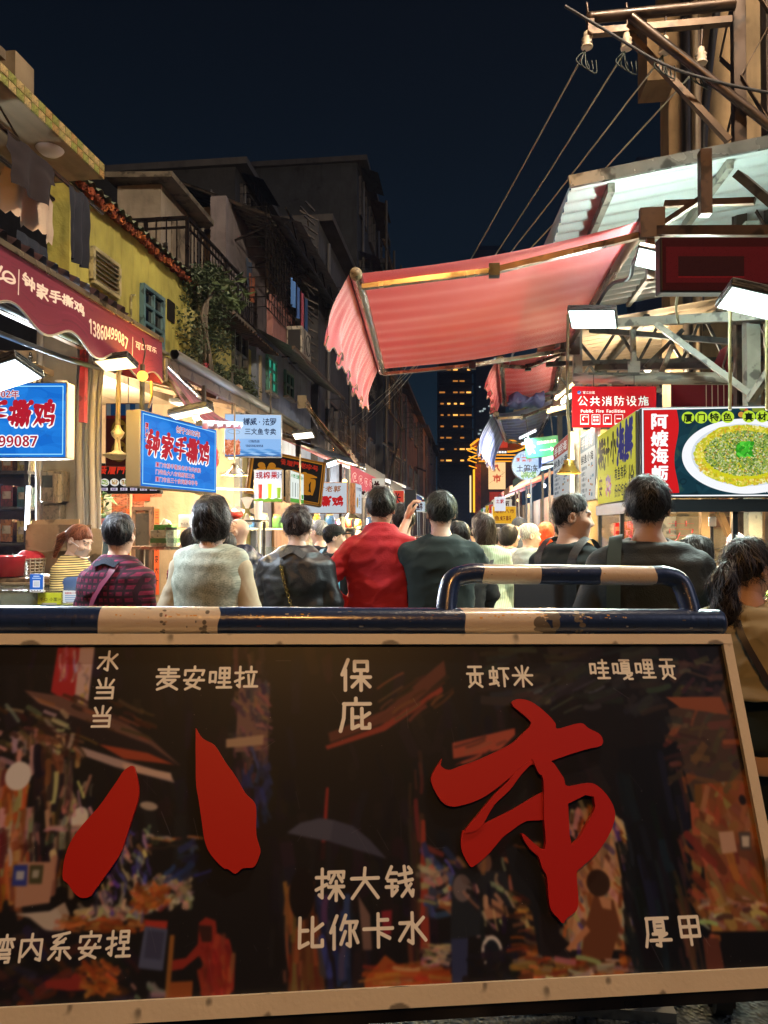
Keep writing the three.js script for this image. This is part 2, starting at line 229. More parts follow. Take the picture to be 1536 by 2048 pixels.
  有: '4 20 96 20,40 0 30 40 2 72,32 36 32 98,32 36 84 36 84 94 68 90,32 56 84 56,32 74 84 74', 片: '24 4 22 60 4 98,24 32 94 32,60 2 60 32,24 60 74 60 74 98', 仅: '亻[0 0 36 100] 又[36 0 100 100]', 供: '亻[0 0 34 100] 共[34 0 100 100]',
  竹: '22 0 4 60,16 34 48 34,34 36 40 90,66 0 50 60,60 34 98 34,80 36 86 90', 尹: '10 20 84 20 84 68,10 68 84 68,2 44 98 44,44 10 40 68 8 99', 笋: '竹[2 0 98 34] 尹[0 34 100 100]', 冫: '20 20 50 36,10 90 60 56', 东: '6 18 94 18,44 0 18 50 90 50,56 34 56 94 42 88,34 64 12 90,74 62 94 88', 冻: '冫[0 0 26 100] 东[26 0 100 100]',
  亡: '34 42 42 72,58 36 64 66,90 34 74 84,24 90 98 90', 应: '广[0 0 100 100] 亡[0 0 100 100]', 急: '34 0 12 20,30 8 70 8 56 22,22 24 82 24 82 54,22 39 82 39,18 54 82 54,14 66 4 92,34 66 36 94 72 94 76 80,52 64 60 76,86 64 96 80',
  疏: '6 8 44 8 30 20,26 20 26 86,26 46 46 46,8 40 8 86,2 88 50 84,56 12 98 12,76 0 60 34 92 34,62 44 56 98,76 44 76 92,92 44 90 90 99 90', 散: '4 16 52 16,18 2 18 30,38 2 38 30,0 30 56 30,10 40 10 98,10 40 46 40 46 94 36 92,10 56 46 56,10 74 46 74,68 0 56 38,64 20 98 20,88 20 78 64 50 98,64 38 78 72 98 98',
  甬: '36 4 86 4 64 18,34 24 34 78,34 24 88 24 88 76 76 74,34 42 88 42,34 58 88 58,60 24 60 78', 通: '辶[0 0 100 100] 甬[0 0 100 100]', 礻: '30 0 48 12,10 24 70 24 8 66,42 48 42 99,50 50 76 66', 畐: '6 6 94 6,20 18 20 40,20 18 80 18 80 40,20 40 80 40,12 52 12 98,12 52 88 52 88 98,12 74 88 74,12 97 88 97,50 52 50 97', 福: '礻[0 0 40 100] 畐[40 0 100 100]',
  菜: '艹[0 0 100 24] 木[4 44 96 100]', 锅: '钅[0 0 44 100] 口[48 0 96 42] 内[46 38 100 100]', 糕: '米[0 0 44 100] 羊[46 0 100 60] 灬[46 72 100 98]',
};
const strokesOf = new Map();
function strokes(ch) {
  if (strokesOf.has(ch)) return strokesOf.get(ch);
  const s = GL[ch]; let out = [];
  if (!s) out = null;
  else if (s.includes('[')) {
    for (const m of s.matchAll(/(\S)\[(\S+) (\S+) (\S+) (\S+)\]/g)) {
      const [x0, y0, x1, y1] = m.slice(2).map(Number);
      for (const st of strokes(m[1])) out.push(st.map(([x, y]) => [x0 + x * (x1 - x0) / 100, y0 + y * (y1 - y0) / 100]));
    }
  } else out = s.split(',').map((t) => { const n = t.split(' ').map(Number), p = []; for (let i = 0; i < n.length; i += 2) p.push([n[i], n[i + 1]]); return p; });
  strokesOf.set(ch, out); return out;
}
// draws text; each character fills a cell of the given size. o: w stroke width (share), outline, skew, brush, vertical, gap
function cjk(g, text, x, y, size, color, o = {}) {
  const { w = 0.11, ow = 0, oc = '#fff', skew = 0, vertical = false, gap = 0.12, sx = 1, brush = false } = o;
  const draw = (col, add) => {
    let cx = x, cy = y; g.fillStyle = g.strokeStyle = col; g.lineCap = 'round'; g.lineJoin = 'round';
    for (const ch of text) {
      const st = strokes(ch);
      if (st) {
        for (const s of st) {
          const P = s.map(([a, b]) => [cx + (a / 100) * size * sx + skew * (0.5 - b / 100) * size, cy + (b / 100) * size]);
          if (brush && !add) { // tapering strokes: thick where the brush lands, thin where it lifts
            let L = 0; const seg = []; for (let i = 1; i < P.length; i++) { const l = Math.hypot(P[i][0] - P[i - 1][0], P[i][1] - P[i - 1][1]); seg.push(l); L += l; }
            let done = 0;
            for (let i = 1; i < P.length; i++) { const n = Math.max(3, Math.ceil(seg[i - 1] / (size * 0.03))); for (let k = 0; k <= n; k++) { const t = (done + seg[i - 1] * k / n) / L, r = size * w * (0.74 - 0.4 * t + 0.14 * Math.cos(t * 9)); g.beginPath(); g.arc(mix(P[i - 1][0], P[i][0], k / n), mix(P[i - 1][1], P[i][1], k / n), Math.max(0.4, r), 0, 7); g.fill(); } done += seg[i - 1]; }
            continue;
          }
          g.lineWidth = size * w + add; g.beginPath(); P.forEach((p, i) => (i ? g.lineTo(...p) : g.moveTo(...p))); g.stroke();
        }
      } else if (ch !== ' ') { g.font = `bold ${size * 1.12}px sans-serif`; if (add) { g.lineWidth = add; g.strokeText(ch, cx, cy + size * 0.9); } else g.fillText(ch, cx, cy + size * 0.9); }
      const adv = st ? size * sx * (1 + gap) : ch === ' ' ? size * 0.4 : g.measureText(ch).width * 1.02;
      if (vertical) cy += size * (1 + gap); else cx += adv;
    }
  };
  if (ow) draw(oc, ow * size);
  draw(color, 0);
}
// ---------- figures: distance fields meshed with surface nets ----------
function nets(f, lo, hi, c) {
  const nx = Math.ceil((hi[0] - lo[0]) / c) + 1, ny = Math.ceil((hi[1] - lo[1]) / c) + 1, nz = Math.ceil((hi[2] - lo[2]) / c) + 1, F = new Float32Array(nx * ny * nz), id = (i, j, k) => (k * ny + j) * nx + i;
  for (let k = 0; k < nz; k++) for (let j = 0; j < ny; j++) for (let i = 0; i < nx; i++) F[id(i, j, k)] = f(lo[0] + i * c, lo[1] + j * c, lo[2] + k * c);
  const vi = new Int32Array(nx * ny * nz).fill(-1), P = [], I = [];
  for (let k = 0; k < nz - 1; k++) for (let j = 0; j < ny - 1; j++) for (let i = 0; i < nx - 1; i++) {
    let m = 0; const v = [];
    for (let q = 0; q < 8; q++) { v[q] = F[id(i + (q & 1), j + ((q >> 1) & 1), k + (q >> 2))]; if (v[q] < 0) m |= 1 << q; }
    if (m === 0 || m === 255) continue;
    let x = 0, y = 0, z = 0, n = 0;
    for (let a = 0; a < 8; a++) for (const b of [1, 2, 4]) { if (a & b) continue; const e = a | b; if ((v[a] < 0) === (v[e] < 0)) continue; const t = v[a] / (v[a] - v[e]); x += (a & 1) + (b === 1 ? t : 0); y += ((a >> 1) & 1) + (b === 2 ? t : 0); z += (a >> 2) + (b === 4 ? t : 0); n++; }
    vi[id(i, j, k)] = P.length / 3; P.push(lo[0] + (i + x / n) * c, lo[1] + (j + y / n) * c, lo[2] + (k + z / n) * c);
  }
  const q4 = (a, b, c2, d, flip) => { if (a < 0 || b < 0 || c2 < 0 || d < 0) return; if (flip) I.push(a, c2, b, a, d, c2); else I.push(a, b, c2, a, c2, d); };
  for (let k = 1; k < nz - 1; k++) for (let j = 1; j < ny - 1; j++) for (let i = 1; i < nx - 1; i++) {
    const s = F[id(i, j, k)] < 0;
    if (s !== F[id(i + 1, j, k)] < 0) q4(vi[id(i, j - 1, k - 1)], vi[id(i, j, k - 1)], vi[id(i, j, k)], vi[id(i, j - 1, k)], !s);
    if (s !== F[id(i, j + 1, k)] < 0) q4(vi[id(i - 1, j, k - 1)], vi[id(i - 1, j, k)], vi[id(i, j, k)], vi[id(i, j, k - 1)], !s);
    if (s !== F[id(i, j, k + 1)] < 0) q4(vi[id(i - 1, j - 1, k)], vi[id(i, j - 1, k)], vi[id(i, j, k)], vi[id(i - 1, j, k)], !s);
  }
  return { P: new Float32Array(P), I };
}
function netGeo(n, displace, color) {
  const g = new THREE.BufferGeometry(); g.setAttribute('position', new THREE.BufferAttribute(n.P, 3)); g.setIndex(n.I); g.computeVertexNormals();
  const N = g.attributes.normal.array, c = n.P.length / 3;
  if (displace) { for (let i = 0; i < c; i++) { const d = displace(n.P[3 * i], n.P[3 * i + 1], n.P[3 * i + 2]); for (let a = 0; a < 3; a++) n.P[3 * i + a] += N[3 * i + a] * d; } g.computeVertexNormals(); }
  const uv = new Float32Array(c * 2); for (let i = 0; i < c; i++) { uv[2 * i] = n.P[3 * i] + n.P[3 * i + 2] * 0.6; uv[2 * i + 1] = n.P[3 * i + 1]; }
  g.setAttribute('uv', new THREE.BufferAttribute(uv, 2));
  if (color) { const C = new Float32Array(c * 3); for (let i = 0; i < c; i++) C.set(color(n.P[3 * i], n.P[3 * i + 1], n.P[3 * i + 2]), 3 * i); g.setAttribute('color', new THREE.BufferAttribute(C, 3)); }
  return g;
}
const smin = (a, b, k) => { const h = Math.max(k - Math.abs(a - b), 0) / k; return Math.min(a, b) - h * h * k * 0.25; };
const smax = (a, b, k) => -smin(-a, -b, k);
function cap(x, y, z, a, b, r1, r2) { const bx_ = b[0] - a[0], by = b[1] - a[1], bz = b[2] - a[2], px = x - a[0], py = y - a[1], pz = z - a[2], h = clamp((px * bx_ + py * by + pz * bz) / (bx_ * bx_ + by * by + bz * bz + 1e-9), 0, 1); return Math.hypot(px - bx_ * h, py - by * h, pz - bz * h) - (r1 + (r2 - r1) * h); }
function ell(x, y, z, cx, cy, cz, a, b, c) { x -= cx; y -= cy; z -= cz; const k0 = Math.hypot(x / a, y / b, z / c), k1 = Math.hypot(x / (a * a), y / (b * b), z / (c * c)); return k1 < 1e-6 ? -Math.min(a, b, c) : k0 * (k0 - 1) / k1; }
const TOR = [[0.78, 0.178, 0.135, 0.005], [0.9, 0.182, 0.135, 0.008], [1.04, 0.158, 0.11, 0], [1.16, 0.166, 0.115, 0], [1.27, 0.18, 0.12, 0.004], [1.36, 0.158, 0.106, 0.01], [1.42, 0.1, 0.082, 0.012], [1.47, 0.064, 0.064, 0.005]];
function tor(y, o = {}) {
  const t = TOR; let i = 0; while (i < t.length - 2 && y > t[i + 1][0]) i++;
  const k = sst(0, 1, clamp((y - t[i][0]) / (t[i + 1][0] - t[i][0]), 0, 1)), wide = o.wide ?? 1;
  return [mix(t[i][1], t[i + 1][1], k) * wide, mix(t[i][2], t[i + 1][2], k) * (o.deep ?? wide), mix(t[i][3], t[i + 1][3], k)];
}
function torso(x, y, z, e, lo, hi, o = {}) {
  const [w, d, zc] = tor(clamp(y, 0.78, 1.47), o), fl = (o.flare ?? 0) * sst(1.15, lo, y), a = w + e + fl, b = d + e + fl * 0.7, r = Math.pow(Math.pow(Math.abs(x) / a, 2.35) + Math.pow(Math.abs(z - zc) / b, 2.35), 1 / 2.35);
  return smax((r - 1) * b * 0.9, Math.max(lo - y, y - hi), 0.02);
}
const ARM = (s, e, w) => ({ s, e, w });
const armsDown = (o = {}) => [-1, 1].map((k) => ARM([k * 0.172, 1.375, 0.01], [k * (o.out ?? 0.215), 1.12, 0.03], [k * ((o.out ?? 0.215) + 0.012), 0.875, -0.03]));
const SKIN = { a: [0.5, 0.3, 0.2], b: [0.42, 0.25, 0.165], c: [0.58, 0.37, 0.27] };
const skinMat = new THREE.MeshPhysicalMaterial({ vertexColors: true, roughness: 0.55, side: THREE.DoubleSide, bumpMap: scaled(T_fine, 14), bumpScale: 0.0006, sheen: 0.15, sheenColor: new THREE.Color(0.9, 0.6, 0.5) });

const T_hair = fieldTex(256, (x, y, tn) => 0.5 + 0.3 * tn(x * 6, y * 0.25, 48) + 0.25 * tn(x * 3, y * 0.4, 32));
const hairM = (c) => mat(c, 0.46, { specularIntensity: 0.45, bumpMap: T_hair, bumpScale: 0.004, sheen: 0.12, sheenColor: new THREE.Color(0x8a8f99), sheenRoughness: 0.4 });

function headField(q) { // q: head space, facing -z
  const [x, y, z] = q, ax = Math.abs(x);
  let f = ell(x, y, z, 0, 0.032, 0.014, 0.077, 0.093, 0.097);
  f = smin(f, ell(x, y, z, 0, -0.045, -0.032, 0.056, 0.074, 0.066), 0.05);
  f = smin(f, ell(x, y, z, 0, -0.098, -0.066, 0.024, 0.02, 0.022), 0.03);
  f = smin(f, ell(ax, y, z, 0.038, -0.018, -0.068, 0.024, 0.02, 0.02), 0.025);
  f = smin(f, ell(ax, y, z, 0.028, 0.032, -0.084, 0.03, 0.01, 0.012), 0.02);
  f = smax(f, -(Math.hypot(ax - 0.031, y - 0.012, z + 0.106) - 0.02), 0.015);
  f = smin(f, Math.hypot(ax - 0.03, y - 0.011, z + 0.078) - 0.0135, 0.004);
  f = smin(f, cap(x, y, z, [0, 0.018, -0.086], [0, -0.026, -0.106], 0.009, 0.014), 0.014);
  f = smin(f, Math.hypot(ax - 0.012, y + 0.03, z + 0.096) - 0.01, 0.008);
  f = smin(f, ell(x, y, z, 0, -0.058, -0.089, 0.023, 0.006, 0.01), 0.006);
  f = smin(f, ell(x, y, z, 0, -0.069, -0.087, 0.02, 0.007, 0.01), 0.006);
  const ear = smax(ell(ax, y, z, 0.079, 0.0, 0.022, 0.011, 0.032, 0.021), -ell(ax, y, z, 0.088, 0.004, 0.018, 0.008, 0.018, 0.011), 0.006);
  return smin(f, ear, 0.01);
}
function headColor(q, skin, lip) {
  const [x, y, z] = q, ax = Math.abs(x);
  if (z < -0.06 && Math.hypot((x) / 0.024, (y + 0.063) / 0.011) < 1) return lip;
  if (z < -0.05 && Math.abs(y - 0.036 - 0.04 * (0.03 - Math.abs(ax - 0.032))) < 0.0045 && ax > 0.012 && ax < 0.054) return [0.03, 0.02, 0.016];
  const e = Math.hypot(ax - 0.03, (y - 0.011) * 1.7);
  if (z < -0.074 && e < 0.0065) return [0.015, 0.01, 0.008];
  if (z < -0.074 && e < 0.0125) return [0.55, 0.5, 0.46];
  return skin;
}
// hair in head space; style numbers: [rx,ry,rz, front, side, ear, nape]
const HAIR = { short: [0.086, 0.104, 0.108, 0.062, 0.028, -0.035, -0.075], crop: [0.081, 0.099, 0.103, 0.068, 0.03, -0.03, -0.07], bob: [0.098, 0.112, 0.118, 0.05, -0.07, -0.1, -0.1], smooth: [0.083, 0.1, 0.106, 0.06, 0.02, -0.04, -0.07], long: [0.093, 0.108, 0.114, 0.055, -0.08, -0.12, -0.14] };
function hairField(q, style, st) {
  const [x, y, z] = q, h = HAIR[style];
  let f = ell(x, y, z, 0, 0.04, 0.016, h[0], h[1], h[2]);
  if (style === 'bob' || style === 'long') f = smin(f, ell(x, y, z, 0, -0.03, 0.03, h[0] * 0.98, 0.1, h[2] * 0.82), 0.04);
  const cr = z < -0.03 ? mix(h[3], h[4], sst(-0.085, -0.03, z)) : z < 0.03 ? mix(h[4], h[5], sst(-0.03, 0.03, z)) : mix(h[5], h[6], sst(0.03, 0.09, z));
  f = smax(f, (cr - y) * 0.75, 0.014);
  if (style === 'long') f = smin(f, smax(ell(x, y, z, 0, -0.17, 0.06, 0.1, 0.22, 0.05), 0.02 - z, 0.03), 0.05);
  for (const [a, b, r1, r2] of st ?? []) f = smin(f, cap(x, y, z, a, b, r1, r2), 0.02);
  return f;
}
const rotY = (v, a) => { const c = Math.cos(a), s = Math.sin(a); return [v[0] * c + v[2] * s, v[1], -v[0] * s + v[2] * c]; };
const rotX = (v, a) => { const c = Math.cos(a), s = Math.sin(a); return [v[0], v[1] * c - v[2] * s, v[1] * s + v[2] * c]; };
const V3 = (a) => V(a[0], a[1], a[2]), A3 = (v) => [v.x, v.y, v.z];

function handField(arm, o = {}) { // palm and five separate fingers growing out of the forearm's end
  const d = V3(arm.w).sub(V3(arm.e)).normalize(), k = Math.sign(arm.s[0]) || 1;
  const dir = o.dir ? V3(o.dir).normalize() : d, side = o.side ? V3(o.side).normalize() : V(0, 0, -1).addScaledVector(dir, dir.z).normalize(), n = dir.clone().cross(side).normalize().multiplyScalar(o.flip ?? -k), W = V3(arm.w);
  const pt = (a, b, c) => A3(W.clone().addScaledVector(dir, a).addScaledVector(side, b).addScaledVector(n, c)), curl = o.curl ?? 0.35, bones = [];
  [[0.026, 0.088, 0.068], [0.008, 0.094, 0.076], [-0.011, 0.09, 0.07], [-0.028, 0.08, 0.056]].forEach(([b, a0, L]) => {
    const c1 = curl, c2 = curl * 2.4, a1 = a0 + L * 0.45 * Math.cos(c1), z1 = L * 0.45 * Math.sin(c1), a2 = a1 + L * 0.32 * Math.cos(c2), z2 = z1 + L * 0.32 * Math.sin(c2), a3 = a2 + L * 0.28 * Math.cos(c2 * 1.3), z3 = z2 + L * 0.28 * Math.sin(c2 * 1.3);
    bones.push([pt(a0 - 0.02, b * 0.9, 0), pt(a0, b, 0), 0.0095, 0.009], [pt(a0, b, 0), pt(a1, b * 1.06, z1), 0.009, 0.0085], [pt(a1, b * 1.06, z1), pt(a2, b * 1.08, z2), 0.0085, 0.008], [pt(a2, b * 1.08, z2), pt(a3, b * 1.08, z3), 0.008, 0.0068]);
  });
  bones.push([pt(0.02, 0.024, 0.006), pt(0.05, 0.046, 0.018), 0.014, 0.0115], [pt(0.05, 0.046, 0.018), pt(0.076, 0.052, 0.03), 0.011, 0.0095], [pt(0.076, 0.052, 0.03), pt(0.097, 0.05, 0.036), 0.0092, 0.0075]);
  const palm = [[pt(0.0, 0, 0), pt(0.03, 0, 0), 0.024, 0.022], [pt(0.025, 0.018, 0), pt(0.08, 0.02, 0), 0.016, 0.0135], [pt(0.025, 0, 0), pt(0.082, 0, 0), 0.017, 0.0145], [pt(0.025, -0.016, 0), pt(0.075, -0.022, 0), 0.016, 0.013]];
  const f = (x, y, z) => { let v = 1; for (const [a, b, r, s] of palm) v = smin(v, cap(x, y, z, a, b, r, s), 0.018); for (const [a, b, r, s] of bones) v = smin(v, cap(x, y, z, a, b, r, s), 0.004); return v; };
  const all = [...palm, ...bones].flatMap((b) => [b[0], b[1]]), lo = [0, 1, 2].map((i) => Math.min(...all.map((p) => p[i])) - 0.03), hi = [0, 1, 2].map((i) => Math.max(...all.map((p) => p[i])) + 0.03);
  return { f, lo, hi };
}
/* o: px,top,d (where the top of the head is seen and how far off), rot (0 = back to the viewer), arms, head [turn, nod], skin, hair, top, pants, fine (cell size) */
function person(o) {
  const p = at(o.px, o.top, o.d), H = p.y, s = H / 1.72, cell = o.cell ?? 0.014;
  const root = thing('person', o.label, 'person', [p.x, 0, p.z], o.rot ?? 0, o.group); root.scale.setScalar(s);
  const arms = (o.arms ?? armsDown()).map((a) => ({ ...a, s: [a.s[0] * 0.95, a.s[1] - 0.034, a.s[2]] })), skin = SKIN[o.skin ?? 'a'], hc = o.hc ?? [0, 1.59, -0.02], [ht, hn] = o.head ?? [0, 0];
  const toHead = (x, y, z) => rotX(rotY([x - hc[0], y - hc[1], z - hc[2]], -ht), -hn);
  const fromHead = (q) => { const r = rotY(rotX(q, hn), ht); return [r[0] + hc[0], r[1] + hc[1], r[2] + hc[2]]; };
  const nb = fromHead([0, -0.05, 0.02]), TO = { wide: o.wide ?? 1, deep: o.deep };
  const legs = o.legs ?? [-1, 1].map((k) => ({ h: [k * 0.09, 0.9, 0], k: [k * 0.1, 0.49, -0.015], a: [k * 0.1, 0.085, 0.02] }));
  // body
  const bodyF = (x, y, z) => {
    let f = torso(x, y, z, -0.012, 0.8, 1.46, TO);
    f = smin(f, cap(x, y, z, [0, 1.42, 0.012], nb, 0.055, 0.05), 0.05);
    for (const a of arms) { f = smin(f, cap(x, y, z, a.s, a.e, 0.05, 0.04), 0.05); f = smin(f, cap(x, y, z, a.e, a.w, 0.04, 0.027), 0.02); }
    for (const l of legs) { f = smin(f, cap(x, y, z, l.h, l.k, 0.082, 0.055), 0.05); f = smin(f, cap(x, y, z, l.k, l.a, 0.052, 0.036), 0.03); f = smin(f, cap(x, y, z, [l.a[0], 0.035, l.a[2] + 0.02], [l.a[0], 0.03, l.a[2] - 0.13], 0.034, 0.026), 0.03); }
    return f;
  };
  const ex = [...arms.flatMap((a) => [a.e, a.w]), ...legs.flatMap((l) => [l.k, l.a])], lo = [0, 1, 2].map((i) => Math.min(-0.28, ...ex.map((e) => e[i] - 0.1))), hi = [0, 1, 2].map((i) => Math.max([0.28, 1.6, 0.25][i], ...ex.map((e) => e[i] + 0.1)));
  lo[1] = -0.01; lo[2] = Math.min(lo[2], -0.25);
  const col = () => skin, geos = [netGeo(nets(bodyF, lo, hi, cell * 1.35), null, col)];
  const hcell = o.hcell ?? 0.007, lip = skin.map((c, i) => c * [1.0, 0.62, 0.62][i]);
  geos.push(netGeo(nets((x, y, z) => smin(headField(toHead(x, y, z)), cap(x, y, z, [0, 1.43, 0.012], nb, 0.05, 0.05), 0.03), [hc[0] - 0.15, hc[1] - 0.17, hc[2] - 0.16], [hc[0] + 0.15, hc[1] + 0.16, hc[2] + 0.16], hcell), null, (x, y, z) => headColor(toHead(x, y, z), skin, lip)));
  if (o.hands !== 0) arms.forEach((a, i) => { const h = handField(a, (o.hands ?? [])[i]); geos.push(netGeo(nets(h.f, h.lo, h.hi, o.handCell ?? 0.006), null, col)); });
  const bm = mergeGeometries(geos); mesh('body', bm, skinMat, root);
  // garments
  const T = o.top_, fold = (amp, fr = 1) => (x, y, z) => { const a = fbm(x * 5 * fr + y * 2.5, y * 8 * fr - x * 3, z * 5 * fr + (o.px % 17), 3), b = noise(x * 13 + y * 9, y * 22 - x * 8, z * 13 + 4), r = 1 - Math.abs(a) * 3.2, q = 1 - Math.abs(b) * 2.6; return amp * (0.9 * a + 0.8 * Math.max(0, r) + 0.55 * Math.max(0, q) * sst(-0.2, 0.5, noise(x * 4, y * 4, z * 4 + o.px)) - 0.35); };
  const e = T.ease ?? 0.02, hem = T.hem ?? 0.82, sl = T.sleeve ?? 1, sr = T.sr ?? [0.062, 0.054, 0.044];
  const topF = (x, y, z) => {
    let f = torso(x, y, z, e, hem, 1.455 + 0.02 * (T.collar ?? 0), { ...TO, flare: T.flare ?? 0 });
    if (sl >= 0) for (const a of arms) {
      const c = [cap(x, y, z, [a.s[0] * 0.35, 1.418, 0.012], a.s, 0.04 + e * 0.4, sr[0] * 0.92)];
      if (sl >= 1) { f = smin(smin(f, c[0], 0.04), smin(cap(x, y, z, a.s, a.e, sr[0], sr[1]), cap(x, y, z, a.e, [0, 1, 2].map((i) => mix(a.e[i], a.w[i], 0.97)), sr[1], sr[2]), 0.025), mix(0.008, 0.04, sst(1.22, 1.36, y))); }
      else { const m = [0, 1, 2].map((i) => mix(a.s[i], a.e[i], sl)); f = smin(smin(f, c[0], 0.04), cap(x, y, z, a.s, m, sr[0], sr[0] * 1.02), mix(0.008, 0.04, sst(1.22, 1.36, y))); }
    }
    const nk = Math.hypot(x, (z - 0.012 - (T.vneck ? 0.0 : 0)) * 1.05) - (T.neck ?? 0.06); // neck opening
    f = smax(f, -Math.max(nk, (1.425 + (z > 0 ? 0.012 : -0.03)) - y), 0.012);
    if (T.collar) f = smin(f, smax(Math.abs(nk - 0.006) - 0.009, Math.abs(y - 1.455 - z * 0.15) - 0.032 * T.collar, 0.008), 0.02);
    if (T.hood) f = smin(f, ell(x, y, z, 0, 1.38, 0.12, 0.13, 0.075, 0.06), 0.03);
    return f;
  };
  const tm = mesh(T.name ?? 'top', netGeo(nets(topF, [lo[0] - 0.05, Math.max(0.3, Math.min(hem, ...arms.map((a) => a.w[1]), ...arms.map((a) => a.e[1])) - 0.12), lo[2] - 0.05], [hi[0] + 0.05, Math.max(1.54, ...arms.map((a) => a.w[1] + 0.1), ...arms.map((a) => a.e[1] + 0.1)), hi[2] + 0.05], cell), fold(T.fold ?? 0.007, T.fr ?? 1)), T.m, root);
  const Pn = o.pants ?? { m: clothM(0x1b1d22) };
  const pantF = (x, y, z) => {
    if (Pn.skirt) { const t = clamp((0.98 - y) / (0.98 - Pn.skirt), 0, 1), w = mix(0.15, 0.26, t), d = mix(0.115, 0.22, t), a = Math.atan2(z, x); return smax((Math.hypot(x / w, z / d) - 1 - 0.05 * t * Math.sin(a * 14)) * d, Math.max(Pn.skirt - y, y - 0.98), 0.01); }
    let f = smax(ell(x, y, z, 0, 0.92, 0.008, 0.185, 0.16, 0.14), y - 0.99, 0.02);
    for (const l of legs) { f = smin(f, cap(x, y, z, l.h, l.k, 0.1, 0.075), 0.04); f = smin(f, cap(x, y, z, l.k, l.a, 0.075, 0.066), 0.03); }
    if (Pn.rise) f = smin(f, torso(x, y, z, 0.012, 0.9, 0.99 + Pn.rise, TO), 0.03);
    return smax(f, 0.06 - y, 0.01);
  };
  mesh(Pn.skirt ? 'skirt' : 'trousers', netGeo(nets(pantF, [lo[0] - 0.02, 0, lo[2]], [hi[0] + 0.02, 1.05 + (Pn.rise ?? 0), hi[2]], cell * 1.4), Pn.skirt ? null : fold(0.006)), Pn.m, root);
  for (const l of legs) mesh('shoe', netGeo(nets((x, y, z) => Math.max(smin(cap(x, y, z, [l.a[0], 0.05, l.a[2] + 0.025], [l.a[0], 0.038, l.a[2] - 0.15], 0.047, 0.038), cap(x, y, z, l.a, [l.a[0], 0.05, l.a[2]], 0.045, 0.045), 0.03), 0.004 - y), [l.a[0] - 0.09, -0.01, l.a[2] - 0.23], [l.a[0] + 0.09, 0.17, l.a[2] + 0.1], 0.014)), o.shoes ?? mat(0x222222, 0.6), root);
  // hair
  if (o.hair) {
    const hs = o.hair, st = hs.tail, low = Math.min(-0.16, ...(st ?? []).map((t) => Math.min(t[0][1], t[1][1]) - 0.1)), back = Math.max(0.16, ...(st ?? []).map((t) => Math.max(t[0][2], t[1][2]) + 0.06));
    const n = nets((x, y, z) => hairField([x, y, z], hs.style, st), [-0.15, hs.style === 'long' ? -0.42 : low, -0.14], [0.15, 0.17, back], o.hairCell ?? 0.0065);
    const g = netGeo(n, (x, y, z) => 0.0045 * (hs.mess ?? 1) * fbm(x * 46, y * 20, z * 46, 3) + 0.007 * (hs.mess ?? 1) * noise(x * 24 + 3, y * 13, z * 24)), uv = g.attributes.uv;
    for (let i = 0; i < uv.count; i++) { const x = n.P[3 * i], z = n.P[3 * i + 2]; uv.setXY(i, Math.atan2(x, z + 0.02) * 0.5, n.P[3 * i + 1] * 3); }
    const m = new THREE.Matrix4().makeRotationFromEuler(new THREE.Euler(hn, ht, 0, 'YXZ')).setPosition(...hc), NN = g.attributes.normal, cnt = NN.count, rib = [];
    for (let k = 0; k < (o.strands ?? 420); k++) { // loose strands lie over the shell
      const i = Math.floor(rnd(cnt)), a = V(n.P[3 * i], n.P[3 * i + 1], n.P[3 * i + 2]), nn = V(NN.getX(i), NN.getY(i), NN.getZ(i)), c0 = a.clone().sub(V(0, 0.1, 0.06));
      let dr = V(c0.x * 2 + rnd(-0.1, 0.1), -0.1 + rnd(-0.06, 0.03), c0.z * 0.6 + rnd(-0.08, 0.08)).normalize(); dr.addScaledVector(nn, -dr.dot(nn)).normalize();
      const L = rnd(0.03, 0.075) * (hs.len ?? 1), w = dr.clone().cross(nn).multiplyScalar(rnd(0.0009, 0.002)), lift = rnd(0.002, 0.011) * (hs.mess ?? 1);
      rib.push(surf(1, 3, (u, v) => a.clone().addScaledVector(dr, L * (v - 0.3)).addScaledVector(nn, lift * Math.sin(v * 2.6) - 0.001).addScaledVector(w, (u - 0.5) * 2 * (1 - v * 0.7))));
    }
    const hm = mesh('hair', g.applyMatrix4(m), hairM(hs.c ?? 0x14120f), root);
    if (rib.length) mesh('loose_strands', mergeGeometries(rib).applyMatrix4(m), mat(new THREE.Color(hs.c ?? 0x14120f).multiplyScalar(2.4).addScalar(0.006).toArray(), 0.5), hm);
  }
  return { root, s, H, fromHead, arms, back: (x, y, off = 0) => { const [w, d, zc] = tor(y, TO); return V(x, y, zc + (d + e) * Math.pow(Math.max(0.02, 1 - Math.pow(Math.min(0.99, Math.abs(x) / (w + e)), 2.35)), 1 / 2.35) + off); }, front: (x, y, off = 0) => { const [w, d, zc] = tor(y, TO); return V(x, y, zc - (d + e) * Math.pow(Math.max(0.02, 1 - Math.pow(Math.min(0.99, Math.abs(x) / (w + e)), 2.35)), 1 / 2.35) - off); } };
}
// a flat strap along points, its face following the given normals
function strap(pts, w = 0.03, t = 0.004) {
  const c = new THREE.CatmullRomCurve3(pts), n = pts.length * 5;
  return surf(n, 1, (u, v) => { const p = c.getPoint(u), d = c.getTangent(u), out = V(p.x * 0.3, 0.15, p.z).normalize(), sd = d.clone().cross(out).normalize(); return p.addScaledVector(sd, (v - 0.5) * w).addScaledVector(out, t); }, 1, 1);
}
